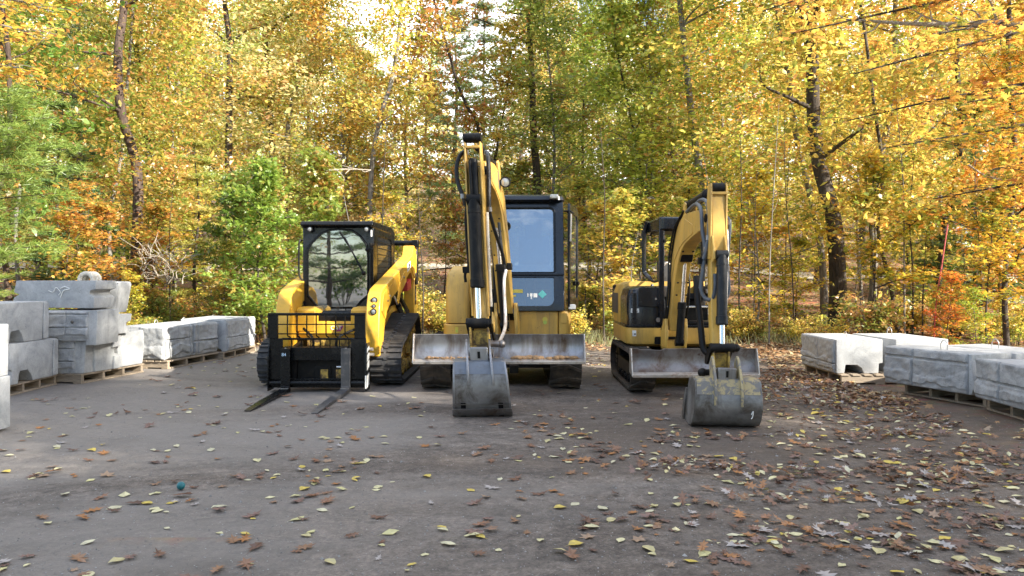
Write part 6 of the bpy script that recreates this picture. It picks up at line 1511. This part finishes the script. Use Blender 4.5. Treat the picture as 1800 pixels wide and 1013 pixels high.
_pal = None
def pallet(label, loc, rz, sx=1., sy=1.):
    """1.2 x 1.0 m pallet, origin at its near corner, x along the visible side, y into the stack"""
    global _pal
    if _pal is None:
        rd = random.Random(9); Lx, Ly = 1.22, 1.02
        _pal = []
        for k in range(4): x = k * (Lx - .045) / 3; _pal.append(('stringer', MB().box(x, x + .045, .0, Ly, .022, .11), 0))
        mb = MB()
        for k in range(7):
            y = .0 + k * (Ly - .10) / 6; mb.box(-.012 + rd.uniform(-.008, .004), Lx + .012, y - .01, y + .10, .111 + rd.uniform(0, .002), .131)
        _pal.append(('top_boards', mb, 0)); mb = MB()
        for k in range(3): y = k * (Ly - .12) / 2; mb.box(-.01, Lx + .01, y - .008, y + .12, .002, .021)
        _pal.append(('bottom_boards', mb, 0))
        for i, (n_, m_, _) in enumerate(_pal):
            q = m_.build(n_, M['pallet'], None, .003); me = q.data; bv = q.modifiers; _pal[i] = (n_, me); bpy.data.objects.remove(q)
    t = thing('wooden_pallet', label, 'pallet', loc, R(rz), 'pallets under the concrete blocks'); t.scale = (sx, sy, 1)
    for n_, me in _pal:
        c = bpy.data.objects.new(n_, me); col.objects.link(c); c.parent = t
    return t

H = .49
# --- stack nearest the picture edge
for k in range(2):
    b = block(['lower pale block cut off by the picture edge, nearest of all', 'upper pale block cut off by the picture edge, nearest of all'][k], (-4.66 - .01 * k, 6.55, .02 + k * .485), 92 + k)
    body(b, [(0, 0), (.34, 0), (.34, .478), (0, .478)], 'y', 0, .9, seed=k + 1)
# --- first stack: two blocks showing plain sides with a fork slot
pallet('near pallet under the two plain slotted blocks beside the tall stack', (-5.98, 8.72, 0), 92.5, .86)
for k in range(2):
    b = block(['lower plain block with dark slot, on the near pallet', 'upper plain block with dark slot, resting on the lower plain one'][k], (-5.93 + .0 * k - .01, 8.74 - .16 * k, .134 + k * .492), 92.5 + k * .5)
    Lb = .96 + .03 * (1 - k)
    body(b, [(.03, .0), (.17, .0), (.19, .10), (.21, .145), (.36, .15), (.42, .09), (.46, .0), (Lb, .0), (Lb, H - .004), (.0, H - .004), (.0, .19), (.05, .17)], 'y', .0, 1.0, seed=3 + k)
    MB().prism([(Lb - .12, .012), (Lb - .006, .012), (Lb - .0, H - .02), (Lb - .10, H - .015)], 'y', -.018, .0).build('stone_lip', M['concrete'], None, .008).parent = b
    if k == 1: MB().box(-.09, .0, .05, .8, .2, .46).build('end_piece', M['concrete'], None, .01).parent = b
# --- tall stack
pallet('pallet under the tall block stack with stepped sides', (-5.72, 9.82, 0), 80.5, 1.02, .95)
Z0 = .134
b = block('bottom block of the tall stack, rock face in three bands', (-6.22, 9.86, Z0), -1); body(b, [(0, 0), (.52, 0), (.55, H - .01), (0, H - .01)], 'y', 0, .5, seed=6); stone_face(b, .02, .40, .02, H - .03, (.165, .335), (), 6, .024)
b = block('grooved block at the back of the tall stack base, with stepped end', (-5.66, 10.02, Z0), 81)
body(b, [(.02, .0), (.46, .0), (.48, .20), (.40, .22), (.40, .27), (.48, .30), (.50, H - .02), (.0, H - .02)], 'y', 0, .9, seed=7)
MB().prism([(.34, .003), (.47, .003), (.49, .18), (.36, .18)], 'y', -.035, -.0).build('end_step', M['concrete'], None, .006).parent = b
MB().prism([(.32, .30), (.48, .31), (.50, .46), (.34, .46)], 'y', -.035, -.0).build('end_step', M['concrete'], None, .006).parent = b
b = block('smooth light block at the far end of the tall stack pallet', (-5.60, 10.48, Z0), 80); body(b, [(.04, 0), (.56, 0), (.60, .25), (.58, H + .015), (.0, H), (.02, .25)], 'y', 0, .95, seed=8, bev=.03)
Z1 = Z0 + H
b = block('middle block of the tall stack, grooved rock face with a dark knot', (-6.20, 9.78, Z1 - .045), 0)
body(b, [(0, 0), (.56, 0), (.56, -.06), (.70, -.06), (.72, .40), (0, .40)], 'y', 0, .55, seed=9); stone_face(b, .02, .60, .03, .39, (.175, .345), (.30,), 9, .022); MB().sph((.40, -.03, .25), .022, (1, .5, 1)).build('knot_hole', M['grease'], None).parent = b
b = block('set back middle block of the tall stack with notched end', (-5.58, 10.15, Z1), 80)
body(b, [(.0, .0), (.48, .0), (.50, .09), (.42, .11), (.42, .15), (.52, .17), (.53, .272), (.0, .272)], 'y', 0, .9, seed=10)
Z2 = Z1 + .365
b = block('long smooth block lying across the top of the tall stack', (-6.66, 9.84, 1.02), -.6)
body(b, [(.0, .0), (1.10, -.015), (1.11, .13), (1.04, .17), (1.05, .22), (1.13, .24), (1.13, .352), (.06, .352), (.03, .20), (.10, .17), (.03, .13)], 'y', 0, .5, seed=11)
MB().tube([(.50, -.006, .22), (.56, -.006, .20), (.60, -.006, .26), (.66, -.006, .20), (.63, -.006, .16)], .005).build('chalk_mark', M['white'], None).parent = b
MB().tube([(.66, -.006, .25), (.72, -.006, .27), (.78, -.006, .24), (.70, -.006, .22), (.66, -.006, .13)], .006).build('chalk_mark', M['white'], None).parent = b
b = block('top corner block of the tall stack, rounded sunlit outer end', (-6.10, 10.36, .90), 8)
body(b, [(.0, .0), (.49, .005), (.56, .42), (.54, .46), (.0, .46)], 'y', 0, .5, seed=12, bev=.035)
# --- third group: two rock faced blocks
pallet('pallet under the pair of low rock faced blocks', (-5.32, 11.42, 0), 79, 1.16, .8)
for k in range(2):
    b = block(['near block of the low rock faced pair, dark split face', 'far block of the low rock faced pair'][k], (-5.35 + k * .135, 11.44 + k * .70, .134), 79)
    body(b, [(0, 0), (.68, 0), (.68, .52), (0, .52)], 'y', .03, .85, seed=13 + k); stone_face(b, .01, .67, .01, .51, (.31 - .08 * k,), (.60 - .5 * k,), 13 + k, .03, y=.03)
    if k == 0: stone_face(b, .0, .42, .01, .51, (), (), 20, .03, side=((.0, .45, 0), -PI / 2))
    loop_wire(b, .3, .4, .52)
# --- fourth: wedge block
pallet('farthest pallet under the wedge shaped block', (-4.98, 12.75, 0), 86, 1.12, .9)
b = block('wedge shaped block with slanting underside, farthest of the row before the loader', (-4.95, 12.85, .134), 86)
body(b, [(0, .55), (0, .0), (.05, -.0), (.50, .20), (.70, .30), (1.3, .32), (1.3, .55)], 'x', .02, 1.18, seed=16) if False else body(b, [(0, .0), (1.20, .0), (1.20, .55), (0, .55)], 'y', .02, .10, seed=16)
MB().prism([(.34, 0), (.34, .55), (1.0, .57), (1.0, .36), (.75, .34), (.55, .14)], 'x', .04, 1.12)
mb = MB(); mb.prism([(.095, .012), (.095, .545), (.85, .56), (.85, .34), (.58, .32), (.30, .12)], 'x', .02, 1.18); q = mb.build('wedge_tail', M['concrete'], None, .012); q.parent = b
stone_face(b, .02, 1.17, .01, .53, (.235,), (), 17, .028, y=.02); loop_wire(b, .5, .5, .555, .05)
MB().lathe((.55, .62, .556), (.55, .62, .60), [(0, .13), (.01, .12), (.012, .07), (.0, .05)], 20).build('lifting_recess', M['concrete'], b) if False else None
# --- right row
pallet('pallet under the slotted block nearest the small excavator', (4.36, 11.0, 0), -90, 1.0, 1.0)
b = block('block with dark arched slot, nearest the small excavator', (4.33, 11.02, .134), -90)
stone_face(b, .0, 1.12, .0, .45, (.125,), (.60,), 21, .026)
q = body(b, [(.0, .0), (.0, .452), (.62, .452), (.62, .14), (.57, .13), (.56, .0), (.37, .0), (.34, .07), (.28, .115), (.12, .115), (.11, .0)], 'x', .0, 1.15, seed=21)
loop_wire(b, .75, .30, .452, .08)
b = block('sunlit block tucked in behind the slotted block', (5.02, 10.95, .134), -86); body(b, [(0, 0), (1.1, 0), (1.1, .455), (0, .455)], 'y', .02, .75, seed=22); loop_wire(b, .4, .35, .455, .12, .05)
pallet('pallet under the second pair of blocks in the row', (5.05, 11.0, 0), -88, 1.0, 1.0)
pallet('shaded pallet under the long grooved block', (4.78, 9.0, 0), -70, .86, .9)
b = block('long block with a straight groove under its top, middle of the row', (4.60, 9.10, .134), -69.6)
stone_face(b, .0, 1.10, .0, .44, (.335,), (.40,), 24, .030); body(b, [(.0, .0), (1.13, .0), (1.17, .1), (1.13, .3), (1.14, .442), (.0, .442)], 'y', .0, .62, seed=24, bev=.016); loop_wire(b, .62, .22, .442, .11, .04)
b = block('flat topped block hidden behind the long grooved block', (5.28, 9.25, .134), -72); body(b, [(0, 0), (1.05, 0), (1.05, .43), (0, .43)], 'y', .02, .8, seed=25); loop_wire(b, .5, .4, .43, .11, .04)
pallet('shaded pallet under the outermost rock faced block', (5.08, 7.9, 0), -93, 1.0, .9)
b = block('outermost rock faced block of the row, cut off by the picture edge', (4.97, 7.90, .134), -92)
stone_face(b, .0, 1.3, .0, .42, (.20,), (.42, .95), 26, .030); body(b, [(.0, .0), (1.32, .0), (1.32, .41), (.0, .41)], 'y', .0, .6, seed=26)
b = block('dished block behind the outermost rock faced block', (5.60, 8.05, .134), -90); body(b, [(0, 0), (1.2, 0), (1.2, .40), (.86, .40), (.80, .34), (.3, .34), (.24, .40), (0, .40)], 'y', .02, .7, seed=27); loop_wire(b, .95, .3, .40, .1)

# lifting sling looped over the tall stack
mb = MB(); cx0, cz0 = W(150, 10.1), 1.36
for j, dy in enumerate((0, .07, .13)):
    mb.tube([(cx0 + .088 * math.cos(a) + .01 * j, 10.12 + dy, cz0 + .005 + .088 * max(-.15, math.sin(a)) + .02) for a in [PI * 1.06 - k * PI * 1.12 / 10 for k in range(11)]], .029, n=10, res=3)
tag(mb.build('lifting_sling', M['sling'], smooth=60), 'thick off-white sling looped on top of the tall block stack', 'sling')
# teal ball
mb = MB().sph((W(318, 4.90), 4.90, .028), .027, n=18, m=12); tag(mb.build('teal_ball', M['teal_plastic'], smooth=60), 'small teal ball lying among leaves on the open ground', 'ball')

# ------------------------------------------------------------------ fallen leaves
cols = {'brown': [(.17, .088, .055), (.22, .115, .07), (.14, .08, .058), (.25, .14, .08), (.20, .12, .095)], 'pale': [(.56, .51, .29), (.48, .42, .22), (.54, .50, .34), (.50, .46, .23), (.58, .53, .32)], 'yellow': [(.55, .42, .10)], 'orange': [(.32, .15, .06)], 'grey': [(.36, .32, .30), (.30, .25, .24)]}
def curl(tm, amt, seed):
    r_ = np.random.default_rng(seed); t = tm.copy(); t[:, 2] = t[:, 2] * .6 + amt * (t[:, 0] ** 2 * r_.uniform(.3, 1.6) + t[:, 1] ** 2 * r_.uniform(-.2, 1.2)) + r_.normal(0, .025, len(t)); t[:, 0] *= r_.uniform(.75, 1.1); t[:, 2] -= t[:, 2].min(); return t
def one_leaf(tm, c, seed, stem=True):
    # fan round a midrib so that the leaf is folded, not a flat card
    k = len(tm); cen = tm.mean(0); cen[2] -= .02 if cen[2] > .03 else 0
    V = [tuple(p) for p in tm] + [tuple(cen)]; F_ = [(i, (i + 1) % k, k) for i in range(k)]
    if stem:
        b = tm[0]; V += [(b[0] - .012, b[1], b[2]), (b[0] + .012, b[1], b[2]), (b[0] + .06, b[1] - .35, .02)]; F_.append((k + 1, k + 3, k + 2))
    me = bpy.data.meshes.new('leaf'); me.from_pydata(V, [], F_)
    a = me.attributes.new('lv', 'FLOAT_COLOR', 'FACE'); rg = np.random.default_rng(seed); cc = np.ones((len(F_), 4), np.float32); cc[:, :3] = np.array(c) * rg.uniform(.85, 1.12, (len(F_), 1)); a.data.foreach_set('color', cc.ravel())
    me.materials.append(M['litter']); return me
kinds = {}
sd_ = 0
for kn, tm, cset in (('oak', OAK, cols['brown'] + cols['orange'] + cols['grey'][:1]), ('oval', OVAL * np.array([1.15, .9, 1]), cols['pale'] + cols['yellow']), ('maple', MAPLE, [(.30, .20, .13), (.24, .15, .10)] + cols['orange'][:1])):
    kinds[kn] = []
    for c in cset:
        for v in range(3): sd_ += 1; kinds[kn].append(one_leaf(curl(tm, .5 if kn == 'oak' else .35, sd_), c, sd_))
rd = random.Random(77); spots = []
def clear(x, y):
    """not inside a machine, block or pallet"""
    if -3.4 < x < -1.35 and 9.0 < y < 12.9: return False
    if -1.2 < x < .9 and 9.2 < y < 12: return False
    if 1.35 < x < 2.95 and 8.9 < y < 11.2: return False
    if -.75 < x < .1 and 7.3 < y < 8: return False
    if 1.55 < x < 2.4 and 6.7 < y < 7.5: return False
    if x < -4.7 and y < 7.6 and y > 6.4: return False
    if x < -5.0 + .0 * y and y > 8.6 and y < 14.2: return False
    if x > 4.30 + .08 * (y - 7) and 6.4 < y < 12.3: return False
    return True
def dens_pile(x, y):
    v = 0
    for cx_, cy_, sx_, sy_, w_ in ((1.35, 5.45, .42, .22, 1.), (2.15, 5.25, .6, .22, 1.1), (2.9, 5.2, .6, .25, .9), (1.9, 4.75, .55, .2, .8), (2.55, 4.55, .5, .16, .8), (3.0, 4.2, .5, .16, .9), (2.0, 6.55, .5, .16, .7), (3.4, 6.6, .8, .25, .9), (4.4, 7.2, .9, .4, 1.), (3.7, 5.8, .6, .25, .8), (1.7, 4.05, .45, .2, .6), (3.9, 8.3, .8, .6, 1.2), (4.1, 10, .7, 1.2, 1.3), (1.5, 3.9, .7, .2, .4), (3.3, 9.6, .8, .9, .7)):
        v = max(v, w_ * math.exp(-((x - cx_) / sx_) ** 2 - ((y - cy_) / sy_) ** 2))
    return v
# scattered leaves over the whole yard, thicker to the picture's right; heaps swept into drifts
cnt = 0
while cnt < 2300:
    y = 3.3 + 12 * rd.random() ** 1.25; x = rd.uniform(-.75, .75) * y
    base = .20 + .55 * sm(x, -1, 4.5) + .3 * sm(y, 9, 14)
    cl_ = .35 + 1.4 * noise.noise(Vector((x * 1.1, y * 1.1, 3)))
    if rd.random() < base * max(.1, cl_) * .8 and clear(x, y): spots.append((x, y, 0)); cnt += 1
cnt = 0
while cnt < 2500:
    y = rd.uniform(3.5, 12); x = rd.uniform(.5, 5.2)
    if rd.random() < dens_pile(x, y) and clear(x, y): spots.append((x, y, 1)); cnt += 1
def pick(pile, x):
    r_ = rd.random()
    if pile: return ('oak', rd.randrange(len(kinds['oak']))) if r_ < .72 else (('oval', rd.randrange(len(kinds['oval']))) if r_ < .9 else ('maple', rd.randrange(len(kinds['maple']))))
    return ('oak', rd.randrange(len(kinds['oak']))) if r_ < .48 else (('oval', rd.randrange(len(kinds['oval']))) if r_ < .90 else ('maple', rd.randrange(len(kinds['maple']))))
rec = []
for (x, y, p) in spots:
    kn, i = pick(p, x); s = {'oak': .105, 'oval': .082, 'maple': .085}[kn] * rd.uniform(.5, 1.3) * (.75 if p else 1.05)
    rec.append((s / y, x, y, p, kn, i, s))
rec.sort(key=lambda r_: -r_[0])
lab = {'oak': ('dry brown lobed oak leaf lying on the packed ground', 'fallen brown oak leaves on the yard'), 'oval': ('pale oval leaf lying flat on the packed ground', 'fallen pale oval leaves on the yard'), 'maple': ('small pointed maple leaf lying on the packed ground', 'fallen pointed maple leaves on the yard')}
big = [r_ for r_ in rec if abs(r_[1]) < .70 * r_[2]][:298]; bigset = set(id(r_) for r_ in big)
sv, sf, sc_, off = [], [], [], 0
for r_ in rec:
    _, x, y, p, kn, i, s = r_; me = kinds[kn][i]
    tilt = rd.gauss(0, .10 if not p else .4); tb = rd.uniform(0, 6.28); z = ground_z(x, y) + .003 + (abs(rd.gauss(0, .022)) * min(1, dens_pile(x, y)) if p else 0) + abs(math.sin(tilt)) * s * .4
    mat = Matrix.Translation((x, y, z)) @ Matrix.Rotation(tilt, 4, Vector((math.cos(tb), math.sin(tb), 0))) @ Matrix.Rotation(rd.uniform(0, 6.28), 4, 'Z') @ Matrix.Diagonal((s, s, s, 1))
    if id(r_) in bigset:
        o = bpy.data.objects.new('fallen_leaf', me); col.objects.link(o); o.matrix_world = mat; tag(o, lab[kn][0], 'leaf', lab[kn][1])
    else:
        A_ = np.array(mat); nv = len(me.vertices); co = np.empty(nv * 3); me.vertices.foreach_get('co', co); co = co.reshape(-1, 3) @ A_[:3, :3].T + A_[:3, 3]
        sv.append(co); q = np.empty(len(me.loops), np.int32); me.loops.foreach_get('vertex_index', q); sf.append(q.reshape(-1, 3) + off); off += nv
        c = np.empty(len(me.polygons) * 4, np.float32); me.attributes['lv'].data.foreach_get('color', c); sc_.append(c.reshape(-1, 4)[:, :3])
me = np_mesh('leaf_litter', np.concatenate(sv), np.concatenate(sf), M['litter'], np.concatenate(sc_))
o = bpy.data.objects.new('leaf_litter', me); col.objects.link(o); tag(o, kind='stuff')
# leaf litter of the woods
n = 60000
ux = rng.uniform(-1, 1, n); uy = 12.2 + 34 * rng.uniform(0, 1, n) ** 1.6; X = ux * (uy * .78 + 1.5)
keep = (uy + .5 * np.sin(X * 1.7) + .4 * np.sin(X * 4.1) > 14.4) | (X > 5.0) | (X < -6.6)
m2 = rng.uniform(0, 1, n) < .94; X, Y = X[keep & m2], uy[keep & m2]
# strip along the block row
k2 = 3400; yy = rng.uniform(5.6, 16, k2); xx = 3.85 + .10 * (yy - 8) + np.abs(rng.normal(0, .9, k2)) + rng.normal(0, .12, k2) + .9 * (yy < 8.2); 
ok = np.array([(a > 4.0 or b > 8.3 or a > 3.6) and not (4.33 + .3 * (b < 9) < a < 6.2 and 6.6 < b < 12.1) for a, b in zip(xx, yy)]); X = np.concatenate([X, xx[ok]]); Y = np.concatenate([Y, yy[ok]])
zz = np.array([ground_z(a, b) for a, b in zip(X, Y)]) + .012 + np.abs(rng.normal(0, .018, len(X)))
me = leaves_mesh('forest_litter', np.stack([X, Y, zz], 1), .088, MAPLE * np.array([.8, 1, 1]), M['litter'], .35, rng)
fp = np.array([(.24, .13, .065), (.30, .18, .09), (.18, .10, .055), (.46, .36, .20), (.32, .16, .07), (.30, .22, .15)]); nn = len(X)
cc = np.ones((nn, 4), np.float32); cc[:, :3] = fp[rng.integers(0, 6, nn)] * rng.uniform(.7, 1.25, (nn, 1)); me.attributes['lv'].data.foreach_set('color', cc.ravel())
o = bpy.data.objects.new('forest_litter', me); col.objects.link(o); tag(o, kind='stuff')
# small stones strewn over the dirt
n = 9000; gy = 3.3 + 8 * rng.uniform(0, 1, n) ** 1.3; gx = rng.uniform(-.72, .72, n) * gy
oct_ = np.array([(1, 0, 0), (0, 1, 0), (-1, 0, 0), (0, -1, 0), (0, 0, .7), (0, 0, -.3)]); of = np.array([(0, 1, 4), (1, 2, 4), (2, 3, 4), (3, 0, 4), (1, 0, 5), (2, 1, 5), (3, 2, 5), (0, 3, 5)])
sz = rng.uniform(.0022, .0062, n) * (1 + 1.2 * (rng.uniform(0, 1, n) > .97)); V = oct_[None] * (sz[:, None, None] * rng.uniform(.6, 1.3, (n, 6, 1))) + np.stack([gx, gy, np.zeros(n) + .002], 1)[:, None, :]
Fc = (of[None] + (np.arange(n) * 6)[:, None, None]).reshape(-1, 3); tone = rng.uniform(.10, .36, n); cc = np.repeat(tone[:, None] * np.array([[1.02, 1, .97]]), 8, axis=0)
me = np_mesh('loose_grit', V.reshape(-1, 3), Fc, M['litter'], cc); o = bpy.data.objects.new('loose_gravel', me); col.objects.link(o); tag(o, kind='stuff')
# low grass and weeds by the wood edge behind the machines
n = 900; gx = rng.uniform(-4, 7, n); gy = rng.uniform(15.2, 19, n); keep = np.array([noise.noise(Vector((a * .8, b * .8, 4))) > .05 for a, b in zip(gx, gy)]); gx, gy = gx[keep], gy[keep]; n = len(gx)
K = 5; bx = np.repeat(gx, K) + rng.normal(0, .05, n * K); by = np.repeat(gy, K) + rng.normal(0, .05, n * K); bz = np.array([ground_z(a, b) for a, b in zip(bx, by)]); nn = n * K
h = rng.uniform(.08, .28, nn); dx = rng.normal(0, .08, nn); dy = rng.normal(0, .08, nn)
v = np.stack([np.stack([bx - .005, by, bz], 1), np.stack([bx + .005, by, bz], 1), np.stack([bx + dx + .002, by + dy, bz + h], 1), np.stack([bx + dx - .002, by + dy, bz + h], 1)], 1)
me = np_mesh('grass', v.reshape(-1, 3), np.arange(nn * 4).reshape(nn, 4), M['litter'], np.array([(.17, .17, .06)]) * rng.uniform(.6, 1.5, (nn, 1)) + rng.uniform(0, .06, (nn, 3)))
o = bpy.data.objects.new('grass', me); col.objects.link(o); tag(o, kind='stuff')
